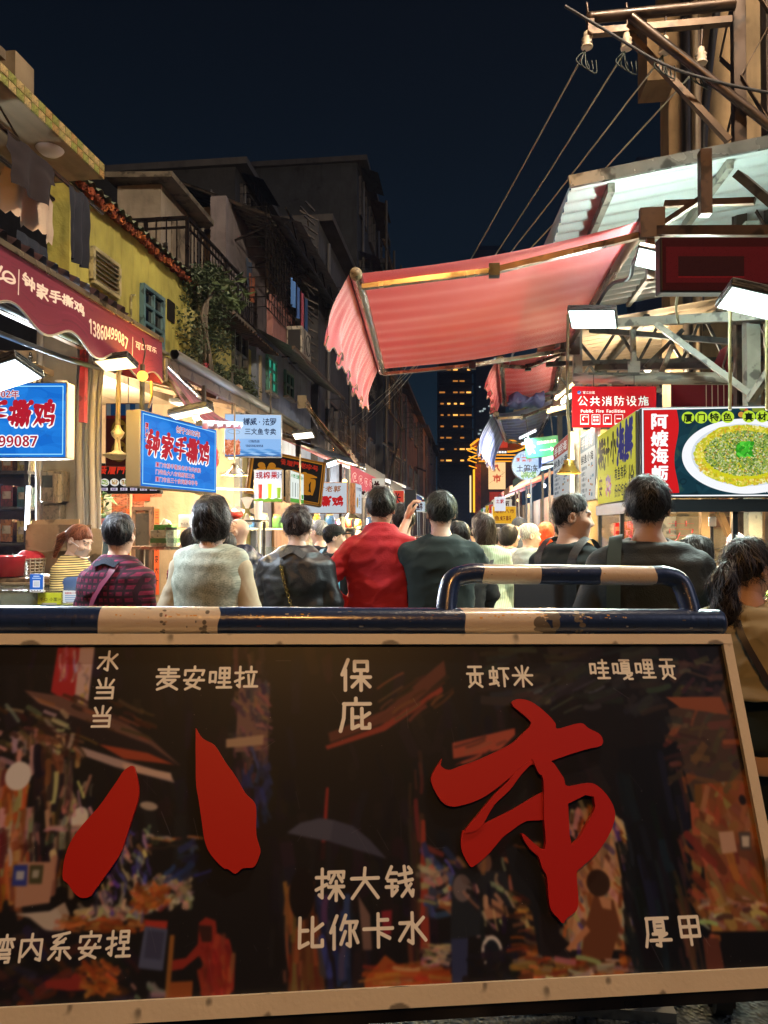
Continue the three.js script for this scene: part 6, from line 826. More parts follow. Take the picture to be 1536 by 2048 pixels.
{ // pillar with pipes and meter
  const a = at(88, 1000, 6.0), b = at(150, 1000, 6.0), w = a.distanceTo(b) + 0.04, c = a.clone().add(b).multiplyScalar(0.5), p = thing('concrete_pillar', 'grey stained concrete pillar with pipes and meter box', 'pillar', [c.x, 0, c.z - 0.2]);
  mesh('shaft', bx(w, 3.3, 0.42, 0, 1.65, 0), wallM(0x8a8682), p); for (const [x, r, col] of [[w / 2 + 0.035, 0.035, 0x77706a], [w / 2 + 0.1, 0.025, 0x5d6066], [w / 2 + 0.15, 0.03, 0x96908a], [w / 2 + 0.2, 0.018, 0x6d6862], [-w / 2 - 0.03, 0.03, 0x85807a]]) mesh('pipe', tube([V(x, 0.1, 0.2), V(x + 0.01, 1.4, 0.21), V(x - 0.01, 2.4, 0.2), V(x + 0.06 * (x > 0), 3.2, 0.2)], r), mat(col, 0.6), p);
  const m = mesh('meter_box', rb(0.2, 0.26, 0.12, 0.015, 0.0, 1.82, 0.27), paintM(0x6d6259), p); mesh('meter_window', bx(0.09, 0.1, 0.005, -0.03, 1.86, 0.3325), mat(0x22262a, 0.2), m); mesh('breaker', rb(0.05, 0.24, 0.05, 0.008, 0.07, 1.8, 0.345), paintM(0x8f8070), m); mesh('junction_box', rb(0.16, 0.14, 0.09, 0.012, -0.01, 1.6, 0.255), paintM(0x5f564e), p); mesh('wire', tube([V(0.0, 1.53, 0.26), V(0.05, 1.35, 0.25), V(0.16, 1.15, 0.23)], 0.006), mat(0x3a3a3a, 0.6), p); mesh('security_camera', [new THREE.SphereGeometry(0.045, 14, 10).translate(0.08, 2.62, 0.32), cyl(0.05, 0.05, 0.05, 0.08, 2.67, 0.32)], mat(0xdcdcdc, 0.3), p);
  const rp = at(168, 720, 5.6), post = thing('red_post', 'thin red steel post hanging from the canopy beside the left blue sign', 'post', [rp.x, 0, rp.z]); wpart('upright', bar(at(168, 720, 5.6).setY(3.05), at(166, 845, 5.6), 0.045), paintM(0xa01c24), post); wpart('top_arm', bar(at(168, 724, 5.6), at(126, 715, 5.8), 0.04), paintM(0xa01c24), post);
  for (const [i, [px, py, w2, h2, rx, c2]] of [[122, 1092, 0.42, 0.42, -0.12, 0xa8937c], [172, 1120, 0.36, 0.5, -0.16, 0xa79a86], [132, 1075, 0.5, 0.2, -0.05, 0x97816a]].entries()) { const q = at(px, py, 5.6 - i * 0.04), t = thing('cardboard_sheet', ['brown square cardboard leaning on the pillar', 'tall grey cardboard leaning right of the pillar', 'long cardboard strip behind the masked vendor'][i], 'cardboard', [q.x, q.y, q.z + 0.1], 0.1 * (i - 1)); t.rotation.x = rx; mesh('sheet', bx(w2, h2, 0.012, 0, 0, 0), paintM(c2, 0.9), t); }
}
// blue roast chicken signs
const blueTex = (full) => canvasTex(1024, full ? 620 : 560, (g, W, H) => {
  g.fillStyle = '#1668c8'; g.fillRect(0, 0, W, H); seedN = 5; for (let i = 0; i < 60; i++) { g.fillStyle = 'rgba(40,140,230,.25)'; g.beginPath(); g.ellipse(rnd(W), rnd(H), rnd(60, 200), rnd(30, 90), 0, 0, 7); g.fill(); }
  g.strokeStyle = '#9fe6ff'; g.lineWidth = 7; g.strokeRect(22, 22, W - 44, H - 44); if (full) { cjk(g, '厦门老市', 46, 90, 40, '#b01c2c', { vertical: true, w: 0.15, ow: 0.08, gap: 0.06 }); cjk(g, '创于2002年', 430, 56, 58, '#a3203a', { w: 0.12, ow: 0.1 }); cjk(g, '钟家手撕鸡', 70, 150, 215, '#b01c2c', { w: 0.115, ow: 0.06, skew: 0.14, gap: 0.14, brush: true, sx: 0.7 }); for (let r = 0; r < 3; r++) cjk(g, ['厦门市鲜手撕鸡老字号共实料', '门特色大八市海鲜面三卖', '厦门市当三十家海鲜老字号'][r], 170, 404 + r * 62, 42, '#b8284a', { w: 0.1, ow: 0.08, gap: 0.12 }); } else { cjk(g, '创于2002年', 300, 52, 62, '#a3203a', { w: 0.12, ow: 0.1 }); cjk(g, '钟家手撕鸡', 30, 140, 190, '#b01c2c', { w: 0.125, ow: 0.07, skew: 0.14, gap: 0.16, brush: true, sx: 0.85 }); g.font = 'bold 112px sans-serif'; g.lineWidth = 16; g.lineJoin = 'round'; g.strokeStyle = '#fff'; g.strokeText('13860499087', 130, 478); g.fillStyle = '#a81c34'; g.fillText('13860499087', 130, 478); }
}, true, false);
{
  const a = at(137, 765, 5.0), b = at(137, 918, 5.0), h = a.y - b.y, w = 0.95, c = V(a.x - w / 2 * Math.cos(0.1), (a.y + b.y) / 2, a.z + w / 2 * Math.sin(0.1) * 0.2);
  const s1 = lightbox('blue_sign', 'blue light box sign with red phone number hung at the left edge', c, w, h, 0.12, 0.1, blueTex(false), { k: 0.95, casing: mat(0xcbb68c, 0.5), light: [0x9cc8ff, 3] }); for (const x of [-0.1, 0.18]) mesh('chain', Array.from({ length: 10 }, (_, i) => new THREE.TorusGeometry(0.014, 0.004, 5, 10).rotateY(i % 2 ? Math.PI / 2 : 0).translate(x, h / 2 + 0.012 + i * 0.022, 0)), steelD, s1);
  const X = -2.68, l = onX(286, 818, X), r = onX(404, 858, X), lb = onX(286, 974, X), w2 = l.z - r.z, s2 = lightbox('blue_sign', 'blue light box sign with red calligraphy facing the lane at left', [X, (l.y + lb.y) / 2, (l.z + r.z) / 2], w2, l.y - lb.y, 0.14, Math.PI / 2 - 0.14, blueTex(true), { k: 0.95, casing: mat(0x6d675a, 0.55), light: [0x9cc8ff, 3] }); mesh('hanger', [bar(V(-w2 * 0.4, 0.3, 0), V(-w2 * 0.4, 0.75, 0), 0.03), bar(V(w2 * 0.4, 0.3, 0), V(w2 * 0.4, 0.75, 0), 0.03)], steelD, s2);
  // lamps under the canopy
  flood('warm flat LED panel under the maroon canopy', at(232, 730, 5.3), 0.24, 0.16, 0xffe2a6, 30, 2.4, [-0.25, 0, 0.1]); flood('warm flat LED panel above the lane facing blue sign', at(352, 828, 6.3).add(V(0.14, 0.0, 0)), 0.34, 0.14, 0xffecc4, 26, 2.2, [-0.1, 0, 0.2]);
  flood('white LED panel at the left edge above the phone number sign', at(2, 757, 3.6), 0.3, 0.22, 0xeaf6ff, 60, 3, [-0.2, 0, 0.3]);
  const bl = at(285, 752, 5.6), bulb = thing('round_bulb', 'small round yellow bulb hanging by the canopy end', 'lamp', bl); mesh('bulb', new THREE.SphereGeometry(0.042, 16, 12), glow(0xffc848, 2), bulb); mesh('socket', cyl(0.02, 0.02, 0.06, 0.0, 0.06, 0), mat(0x222222, 0.5), bulb); mesh('cord', tube([V(0, 0.08, 0), V(0.02, 0.2, 0), V(0, 0.3, 0)], 0.006), mat(0x222222, 0.5), bulb); point('bulb_light', bl, 0xffc860, 1.2, 2); tag(mesh('rope', tube([at(302, 762, 5.7), at(304, 790, 5.7), at(298, 815, 5.8)], 0.01, 16, 6), paintM(0xb8923a)), 'yellow rope hanging beside the round bulb', 'rope');
  const fan = (label, px, py, d, blades) => { const q = at(px, py, d), t = thing('ceiling_fan', label, 'fan', q); mesh('motor', lathe([[0, -0.03], [0.05, -0.03], [0.12, 0.0], [0.125, 0.012], [0.05, 0.03], [0.028, 0.05], [0.02, 0.14], [0.045, 0.17], [0.055, 0.2], [0.03, 0.23], [0.02, 0.26], [0, 0.26]], 26), paintM(0xcfc4a4, 0.4), t); mesh('rod', rod(V(0, 0.25, 0), V(0.01, 1.0, 0), 0.02), paintM(0xb5a888), t); for (let i = 0; i < blades; i++) mesh('blade', bx(0.5, 0.006, 0.1, 0.36, 0.05, 0, 0, 0.2).rotateY(i * 2.094 + 0.7), paintM(0xc8bfa2, 0.4), t); };
  fan('cream ceiling fan motor without blades hung left of the lane facing sign', 235, 912, 6.0, 0); fan('cream ceiling fan with three blades behind the lane facing sign', 404, 985, 8.2, 3);
}
{ // back of the shops: cross wall with tiles, door, couplets
  const z = -9.35, xL = -5.3, xR = onZ(482, 1000, z).x, w = thing('shop_back_wall', 'cross wall of the left shops with pink tiles, door and beige plaster', 'wall', [(xL + xR) / 2, 0, z]), Z = z + 0.06;
  wpart('plaster', bx(xR - xL, 3.4, 0.12, (xL + xR) / 2, 1.7, z), wallM(0xb5a088), w);
  const x0 = onZ(226, 1000, z).x, x1 = onZ(312, 1000, z).x, tg = rb(0.24, 0.1, 0.014, 0.004), tms = [paintM(0xa8644c, 0.45), paintM(0xb5705a, 0.45), paintM(0x99583f, 0.45)];
  for (let r = 0; r < 20; r++) for (let c = 0; c < 3; c++) { const x = x0 + 0.12 + c * 0.25 + (r % 2) * 0.0, y = 0.1 + r * 0.108; if (c === 2 && y < 1.9) continue; const t = mesh('tile', tg, tms[Math.floor(rnd(3))], w); t.position.set(x - (xL + xR) / 2, y, 0.065); }
  const dx = onZ(291, 1050, z).x, d = wpart('door', bx(0.2, 1.62, 0.03, dx, 0.85, Z + 0.012), paintM(0x33302e), w); wpart('door_frame', [bx(0.05, 1.7, 0.06, dx - 0.125, 0.85, Z + 0.02), bx(0.05, 1.7, 0.06, dx + 0.125, 0.85, Z + 0.02), bx(0.3, 0.05, 0.06, dx, 1.725, Z + 0.02)], paintM(0x6a5348), d);
  const cpl = canvasTex(64, 512, (g) => { g.fillStyle = '#c9501e'; g.fillRect(0, 0, 64, 512); cjk(g, '三年当水安大十', 10, 14, 44, '#2a1408', { vertical: true, w: 0.12, gap: 0.5 }); }, true, false); for (const s of [-0.2, 0.2]) wpart('couplet', quad(V(dx + s - 0.035, 0.55, Z + 0.02), V(dx + s + 0.035, 0.55, Z + 0.02), V(dx + s + 0.035, 1.72, Z + 0.02), V(dx + s - 0.035, 1.72, Z + 0.02)), mat(0xffffff, 0.7, { map: cpl }), w); wpart('lintel_paper', bx(0.24, 0.1, 0.004, dx - 0.02, 1.88, Z + 0.02), paintM(0xc24a22), w);
  wpart('yellow_panel', bx(0.2, 0.7, 0.02, onZ(200, 1000, z).x, 1.7, Z + 0.01), paintM(0xc8a020), w); wpart('white_panel', bx(0.18, 1.9, 0.02, onZ(216, 1000, z).x, 1.0, Z + 0.008), paintM(0xb9c0bd), w); wpart('conduit', rod(V(onZ(268, 1000, z).x, 0.2, Z + 0.03), V(onZ(268, 1000, z).x, 2.3, Z + 0.03), 0.02), paintM(0xb5a58a), w);
  wpart('side_wall', bx(0.14, 3.5, 12, -5.4, 1.75, -4), wallM(0xb59f85), w);
  // lit menu over it
  const mt = canvasTex(1024, 420, (g, W, H) => { seedN = 31; g.fillStyle = '#191512'; g.fillRect(0, 0, W, H); cjk(g, '贡贡厦門老字号', 40, 40, 110, '#c83018', { w: 0.14, skew: 0.2, gap: 0.12, brush: true }); for (let i = 0; i < 7; i++) { const x = 90 + i * 142; g.fillStyle = '#e8e6e0'; g.beginPath(); g.ellipse(x, 270, 66, 54, 0.2, 0, 7); g.fill(); for (let k = 0; k < 60; k++) { g.fillStyle = pick(i % 3 === 1 ? ['#6a9a3a', '#a8b85a', '#d8d0b0'] : ['#b5814a', '#d8a868', '#7a4a26', '#e8d8b0', '#8aa84a']); g.beginPath(); g.ellipse(x + rnd(-42, 42), 268 + rnd(-32, 32), rnd(4, 13), rnd(3, 8), rnd(3), 0, 7); g.fill(); } g.fillStyle = '#d9d2e2'; g.fillRect(x - 56, 348, 100, 40); cjk(g, pick(['鱼面', '虾面', '海鲜']), x - 44, 352, 32, '#4a2a6a', { w: 0.12 }); } }, true, false);
  const c = at(252, 957, 8.3); lightbox('menu_light_box', 'black light box menu with bowls of noodles inside the left shop', c, 0.86, 0.36, 0.1, 0.06, mt, { k: 0.8, casing: mat(0x15120f, 0.5) });
  const fu = canvasTex(512, 640, (g, W, H) => { g.fillStyle = '#7a3526'; g.fillRect(0, 0, W, H); g.fillStyle = '#2f6fb0'; g.fillRect(0, 0, W, 120); for (let i = 0; i < 5; i++) { g.fillStyle = '#cfd8dc'; g.fillRect(i * 110, 0, 50, 120); } g.fillStyle = '#b02a1c'; g.fillRect(0, 120, W, 30); for (const y of [180, 400]) { g.fillStyle = '#d6a838'; g.beginPath(); g.ellipse(150, y + 90, 90, 110, 0, 0, 7); g.fill(); cjk(g, '福', 96, y + 40, 108, '#5a2a10', { w: 0.12 }); } g.strokeStyle = '#d8cfc0'; g.lineWidth = 22; g.beginPath(); g.moveTo(440, 220); g.quadraticCurveTo(420, 420, 360, 520); g.moveTo(360, 300); g.lineTo(480, 290); g.stroke(); }, true, false);
  lightbox('fortune_banner', 'brown red shop banner with gold fortune characters behind the fan', at(258, 870, 7.6), 0.5, 0.68, 0.02, 0.1, fu, { k: 0.12, casing: paintM(0x5a2a20), cat: 'banner' });
  // things about the counter there
  const put = (name, label, cat, px, py, dd, build) => { const q = at(px, py, dd), t = thing(name, label, cat, q); build(t); return t; };
  const tbl = put('side_table', 'low steel table at the back of the left shop carrying the tissue box', 'table', 340, 1092, 7.6, (t) => { const y = t.position.y; mesh('top', bx(0.95, 0.03, 0.5, 0.05, -0.016, 0), metalM(0x9a9a96, 0.4, 0.6), t); for (const [x, zz] of [[-0.4, 0.2], [0.5, 0.2], [-0.4, -0.2], [0.5, -0.2]]) mesh('leg', bx(0.04, y - 0.03, 0.04, x, -(y + 0.03) / 2, zz), metalM(0x77777a), t); });
  put('tissue_box', 'green topped white box with tissue on the back table', 'box', 331, 1092, 7.6, (t) => { mesh('carton', rb(0.26, 0.17, 0.18, 0.006, 0, 0.086, 0), paintM(0xb9c4b4), t); mesh('band', bx(0.264, 0.05, 0.184, 0, 0.06, 0), paintM(0x1f7a3a), t); mesh('top_box', rb(0.2, 0.06, 0.15, 0.006, 0, 0.202, 0), paintM(0x4aa83a), t); mesh('tissue', surf(10, 10, (u, v) => V((u - 0.5) * 0.12, 0.235 + 0.05 * Math.sin(u * 3.1) * Math.sin(v * 3.1) + 0.02 * noise(u * 5, v * 5), (v - 0.5) * 0.1)), paintM(0xd8d8d4), t); });
  put('juice_jug', 'clear plastic jug with black lid beside the tissue box', 'jug', 343, 1092, 7.4, (t) => { mesh('jar', lathe([[0, 0], [0.05, 0], [0.06, 0.16], [0.05, 0.17]]), mat(0xdde6e6, 0.1, { transmission: 0.9, thickness: 0 }), t); mesh('lid', cyl(0.062, 0.062, 0.025, 0, 0.182, 0), mat(0x15181a, 0.4), t); });
  put('wall_cabinet', 'white wall box with dark lettering above the back table', 'cabinet', 375, 1042, 8.6, (t) => { const tx = canvasTex(256, 160, (g) => { g.fillStyle = '#d5d2ca'; g.fillRect(0, 0, 256, 160); cjk(g, '中三当当三', 26, 100, 32, '#4a4a4a', { w: 0.1 }); }, true, false); mesh('box', rb(0.26, 0.16, 0.5, 0.01, 0, 0, -0.28), paintM(0xc2beb2), t); mesh('front', new THREE.PlaneGeometry(0.25, 0.15).translate(0, 0, -0.027), mat(0xffffff, 0.5, { map: tx }), t); });
  put('red_lantern', 'red paper lantern hanging on the beige wall left of the salmon sign', 'lantern', 424, 915, 8.6, (t) => { mesh('body', lathe([[0.03, -0.115], [0.06, -0.11], [0.08, -0.07], [0.085, 0], [0.08, 0.07], [0.06, 0.11], [0.03, 0.115]], 18), mat([0.55, 0.06, 0.02], 0.6, { emissive: new THREE.Color(0xff3a10), emissiveIntensity: 0.35 }), t); mesh('cap', [cyl(0.055, 0.055, 0.02, 0, 0.12, 0), cyl(0.055, 0.055, 0.02, 0, -0.12, 0)], paintM(0x8a5a20), t); for (let i = 0; i < 9; i++) { const a = i / 9 * 6.283; mesh('rib', tube([[0.061, -0.11], [0.082, -0.07], [0.087, 0], [0.082, 0.07], [0.061, 0.11]].map(([r, y]) => V(r * Math.cos(a), y, r * Math.sin(a))), 0.003, 10, 4), paintM(0xb07a2a), t); } mesh('tassel', [rod(V(0, -0.13, 0), V(0, -0.21, 0), 0.004), cyl(0.012, 0.018, 0.07, 0, -0.24, 0)], paintM(0x9a1c10), t); mesh('cord', rod(V(0, 0.13, 0), V(0, 0.42, 0), 0.004), mat(0x333333, 0.6), t); });
  point('shop_bulb', V(-3.9, 2.7, -7.8), warm, 8, 4);
  const bt = thing('shop_bulb_lamp', 'bare bulb lighting the left shop from its ceiling', 'lamp', V(-3.9, 2.7, -7.8)); mesh('bulb', new THREE.SphereGeometry(0.05, 14, 10), glow(warm, 2.5), bt); mesh('cord', rod(V(0, 0.05, 0), V(0, 0.75, 0), 0.006), mat(0x222222, 0.6), bt);
  // plant
  const pp = at(206, 1010, 7.9), pl = thing('potted_plant', 'small broad leaved plant before the yellow panel', 'plant', [pp.x, 0, pp.z]); wpart('foliage', leafMass(46, (a, b, d2) => V(pp.x + (a - 0.5) * 0.18, pp.y + (b - 0.5) * 0.34, pp.z + (d2 - 0.5) * 0.18), 0.11, 61), mat([0.03, 0.09, 0.03], 0.5), pl); wpart('stem', rod(V(pp.x, 0.9, pp.z), V(pp.x, pp.y + 0.1, pp.z), 0.008), paintM(0x4a4a2a), pl); wpart('pot', lathe([[0, 0], [0.07, 0], [0.09, 0.15], [0.08, 0.15]]).translate(pp.x, 0.83, pp.z), paintM(0x8a4a30), pl); wpart('stand', bx(0.25, 0.83, 0.25, pp.x, 0.415, pp.z), paintM(0x5a4a3c), pl);
  const ob = at(216, 1078, 6.9), orange = thing('red_packet_bag', 'orange red plastic bag hung beside the shop door', 'bag', ob); mesh('bag', surf(12, 12, (u, v) => V((u - 0.5) * 0.3 + 0.01 * noise(u * 6, v * 6), -v * 0.36 + 0.2, 0.03 * Math.sin(u * 9 + v * 3))), mat([0.65, 0.1, 0.03], 0.35), orange); const bp = at(216, 1118, 6.7), bc = thing('blue_notice', 'pale blue notice board below the orange bag', 'notice', bp); bc.rotation.x = -0.15; mesh('board', bx(0.28, 0.42, 0.012), paintM(0x86aed0), bc); mesh('stand_leg', bar(V(0, -0.2, -0.01), V(0, -1.12, -0.2), 0.03), steelD, bc);
}
{ // left edge: shelf unit, tube, baskets, counter with glass
  const s = thing('goods_shelf', 'dark shelf unit with goods at the far left edge', 'shelf', [at(20, 1050, 6.9).x, 0, at(20, 1050, 6.9).z], 0.1); const dk = paintM(0x2f2c2a);
  for (const x of [-0.7, 0.25]) for (const z of [-0.16, 0.16]) mesh('upright', bx(0.04, 2.3, 0.04, x, 1.15, z), dk, s); for (const y of [0.5, 0.98, 1.32, 1.66, 2.0]) mesh('shelf_board', bx(0.99, 0.03, 0.4, -0.225, y, 0), dk, s); mesh('back_panel', bx(0.96, 2.2, 0.02, -0.225, 1.15, -0.21), paintM(0x4a3a34), s);
  const cols = [[0x2c4f8a, 'navy'], [0xc8b46a, 'straw yellow'], [0x7a2a34, 'dark red'], [0xb8b8b0, 'white'], [0x2a6a70, 'teal'], [0xa86a3a, 'brown']]; s.updateWorldMatrix(true, false); const sh = ['second', 'third', 'fourth', 'top'];
  [0.98, 1.32, 1.66, 2.0].forEach((y, j) => { for (let i = 0; i < 6; i++) { const cc = cols[(i * 2 + j * 3) % 6], w = rnd(0.09, 0.12), h = rnd(0.14, 0.24), p = V(-0.6 + i * 0.155, y + 0.016, 0.04).applyMatrix4(s.matrixWorld), t = thing('goods_box', `${cc[1]} packet, number ${['one', 'two', 'three', 'four', 'five', 'six'][i]} from the left on the ${sh[j]} shelf`, 'packet', p, 0.1, 'packets on the dark shelf'); mesh('carton', rb(w, h, 0.12, 0.005, 0, h / 2, 0), paintM(cc[0], 0.4), t); mesh('label_patch', bx(w * 0.7, h * 0.35, 0.002, 0, h * 0.55, 0.0615), paintM(0xc9c2b2), t); } });
  ledTube('bright white upright LED tube at the left shop front', at(57, 972, 6.2), at(53, 1060, 6.2), 0xeaf4ff, 22, 3, V(0.15, 0, 1).normalize());
  const c0 = at(-40, 1168, 4.7), c1 = at(170, 1160, 4.9), ct = thing('glass_counter', 'low glass topped food counter at the left behind the barrier', 'counter', [(c0.x + c1.x) / 2, 0, (c0.z + c1.z) / 2], 0.05), y = 1.0, w = c1.x - c0.x + 0.3;
  mesh('cabinet', bx(w, 0.86, 0.6, 0, 0.43, 0), metalM(0xa9a49a, 0.4, 0.5), ct); mesh('rear_counter', bx(w, 0.2, 0.3, 0, 0.98, -0.46), paintM(0xa89c88), ct); mesh('glass_front', bx(w, 0.2, 0.008, 0, 0.97, 0.28, 0, -0.35), mat(0xe4efe9, 0.05, { transmission: 0.95, thickness: 0 }), ct); mesh('glass_top', bx(w, 0.008, 0.4, 0, 1.068, 0.05), mat(0xe4efe9, 0.05, { transmission: 0.95, thickness: 0 }), ct); mesh('glass_rim', [bx(w, 0.014, 0.014, 0, 1.075, 0.25), bx(w, 0.014, 0.014, 0, 1.075, -0.16)], metalM(0xb5b0a6, 0.3, 0.8), ct);
  const card = (name, label, px, py, d, ww, hh, tx, col) => { const q = at(px, py, d), t = thing(name, label, 'card', q, 0.05); mesh('card', rb(ww, hh, 0.012, 0.004), paintM(col, 0.5), t); mesh('print', new THREE.PlaneGeometry(ww * 0.94, hh * 0.94).translate(0, 0, 0.0075), mat(0xffffff, 0.5, { map: tx }), t); mesh('foot', bx(ww * 0.6, 0.01, 0.06, 0, -hh / 2 + 0.005, -0.02), paintM(0xc8c8c8), t); };
  card('payment_stand', 'blue and white payment stand on the glass counter', 74, 1166, 4.45, 0.09, 0.118, canvasTex(128, 160, (g) => { g.fillStyle = '#1c62c4'; g.fillRect(0, 0, 128, 160); g.fillStyle = '#e8eef4'; g.fillRect(30, 56, 68, 62); g.fillRect(0, 138, 128, 22); g.fillStyle = '#bcd4f0'; g.fillRect(34, 14, 60, 9); g.fillRect(22, 32, 84, 8); g.fillStyle = '#c2cbd6'; g.fillRect(36, 62, 56, 50); g.fillStyle = '#3a4a66'; for (let i = 0; i < 4; i++) g.fillRect(14 + i * 28, 144, 12, 10); }, true, false), 0xd8e2ee);
  card('price_card', 'yellow green handwritten price card inside the counter', 100, 1197, 4.5, 0.16, 0.075, canvasTex(256, 128, (g) => { g.fillStyle = '#b5bc2c'; g.fillRect(0, 0, 256, 128); cjk(g, '手口 小面汁', 24, 52, 40, '#23260c', { w: 0.1 }); }, true, false), 0xa8ae2c); card('price_card', 'white price card with blue lines inside the counter', 146, 1194, 4.5, 0.13, 0.08, canvasTex(256, 160, (g) => { g.fillStyle = '#cfd8dc'; g.fillRect(0, 0, 256, 160); cjk(g, '海鲜料八市米', 20, 12, 30, '#a83030', { w: 0.1 }); g.fillStyle = '#5f86b8'; for (let i = 0; i < 4; i++) g.fillRect(24, 56 + i * 24, 200 - i * 10, 10); }, true, false), 0xc8d0d4);
  const tb = at(60, 1152, 5.45), stool = thing('plank_table', 'plain plank table behind the counter holding basket and pot', 'table', [tb.x, 0, tb.z], 0.08); mesh('top', bx(1.5, 0.04, 0.5, -0.15, tb.y - 0.02, 0), paintM(0x8a7660), stool); for (const x of [-0.8, 0.5]) for (const z of [-0.2, 0.2]) mesh('leg', bx(0.05, tb.y - 0.04, 0.05, x, (tb.y - 0.04) / 2, z), paintM(0x6a5846), stool);
  const bq = at(58, 1152, 5.45), bas = thing('plastic_basket', 'white slatted plastic basket with red cloth on the plank table', 'basket', [bq.x, bq.y, bq.z]); for (let r = 0; r < 6; r++) mesh('band', new THREE.TorusGeometry(0.1 + r * 0.003, 0.006, 5, 28).rotateX(Math.PI / 2).translate(0, 0.012 + r * 0.024, 0), paintM(0xb5aa98), bas); for (let i = 0; i < 20; i++) { const a = i / 20 * 6.283; mesh('stave', rod(V(0.1 * Math.cos(a), 0, 0.1 * Math.sin(a)), V(0.117 * Math.cos(a), 0.14, 0.117 * Math.sin(a)), 0.006, 5), paintM(0xb5aa98), bas); } mesh('base', cyl(0.1, 0.1, 0.006, 0, 0.003, 0), paintM(0xb5aa98), bas); mesh('cloth', surf(14, 10, (u, v) => { const a = u * 6.283, r = 0.115 * Math.sin(v * 1.5); return V(r * Math.cos(a), 0.125 + 0.07 * Math.cos(v * 1.5) + 0.012 * noise(u * 9, v * 4), r * Math.sin(a)); }), clothM(0x8a1426), bas);
  const rd = at(8, 1152, 5.3), pot = thing('red_container', 'dark red plastic tub at the far left of the plank table', 'tub', [rd.x, rd.y, rd.z]); mesh('tub', lathe([[0, 0], [0.13, 0], [0.15, 0.15], [0.14, 0.15], [0.12, 0.02], [0, 0.02]], 24), mat(0x8a1622, 0.4), pot); mesh('black_pan', lathe([[0, 0], [0.05, 0.005], [0.075, 0.05], [0.07, 0.05]], 20).translate(-0.05, 0.0, 0.17), mat(0x14161a, 0.3), pot);
  const ap = at(24, 1094, 6.3), jar = thing('yellow_tin', 'yellow tin with white flowers before the dark shelf', 'tin', [ap.x, 1.0, ap.z + 0.0]); mesh('tin', rb(0.09, 0.13, 0.09, 0.006, 0, 0.065, 0), paintM(0xc8a414), jar); mesh('flowers', leafMass(40, (a, b, d) => V((a - 0.5) * 0.07, 0.14 + b * 0.11, (d - 0.5) * 0.07), 0.035, 71), mat(0xb8c4b4, 0.6), jar); const st = thing('display_plinth', 'dark display table before the left shelf', 'table', [ap.x + 0.1, 0, ap.z]); mesh('top', bx(0.9, 0.03, 0.3, 0, 0.984, 0), paintM(0x2a2c30), st); for (const x of [-0.4, 0.4]) mesh('leg', bx(0.05, 0.97, 0.26, x, 0.485, 0), paintM(0x2a2c30), st);
  for (const [i, [dx, c, nm]] of [[-0.12, 0xc08a9a, 'pink striped'], [0.28, 0x3a2f7a, 'purple patterned'], [0.19, 0xb05a5a, 'red checked'], [-0.3, 0xc9c2c2, 'pale']].entries()) { const t = thing('snack_box', nm + ' snack box on the dark display table', 'box', [ap.x + dx, 1.0, ap.z - 0.02], 0.05, 'snack boxes at the left'); mesh('carton', rb(0.085, 0.14 + 0.02 * i, 0.1, 0.004, 0, 0.07 + 0.01 * i, 0), paintM(c, 0.4), t); mesh('label_patch', bx(0.06, 0.05, 0.002, 0, 0.08, 0.051), paintM(0xd8d0c0), t); }
}
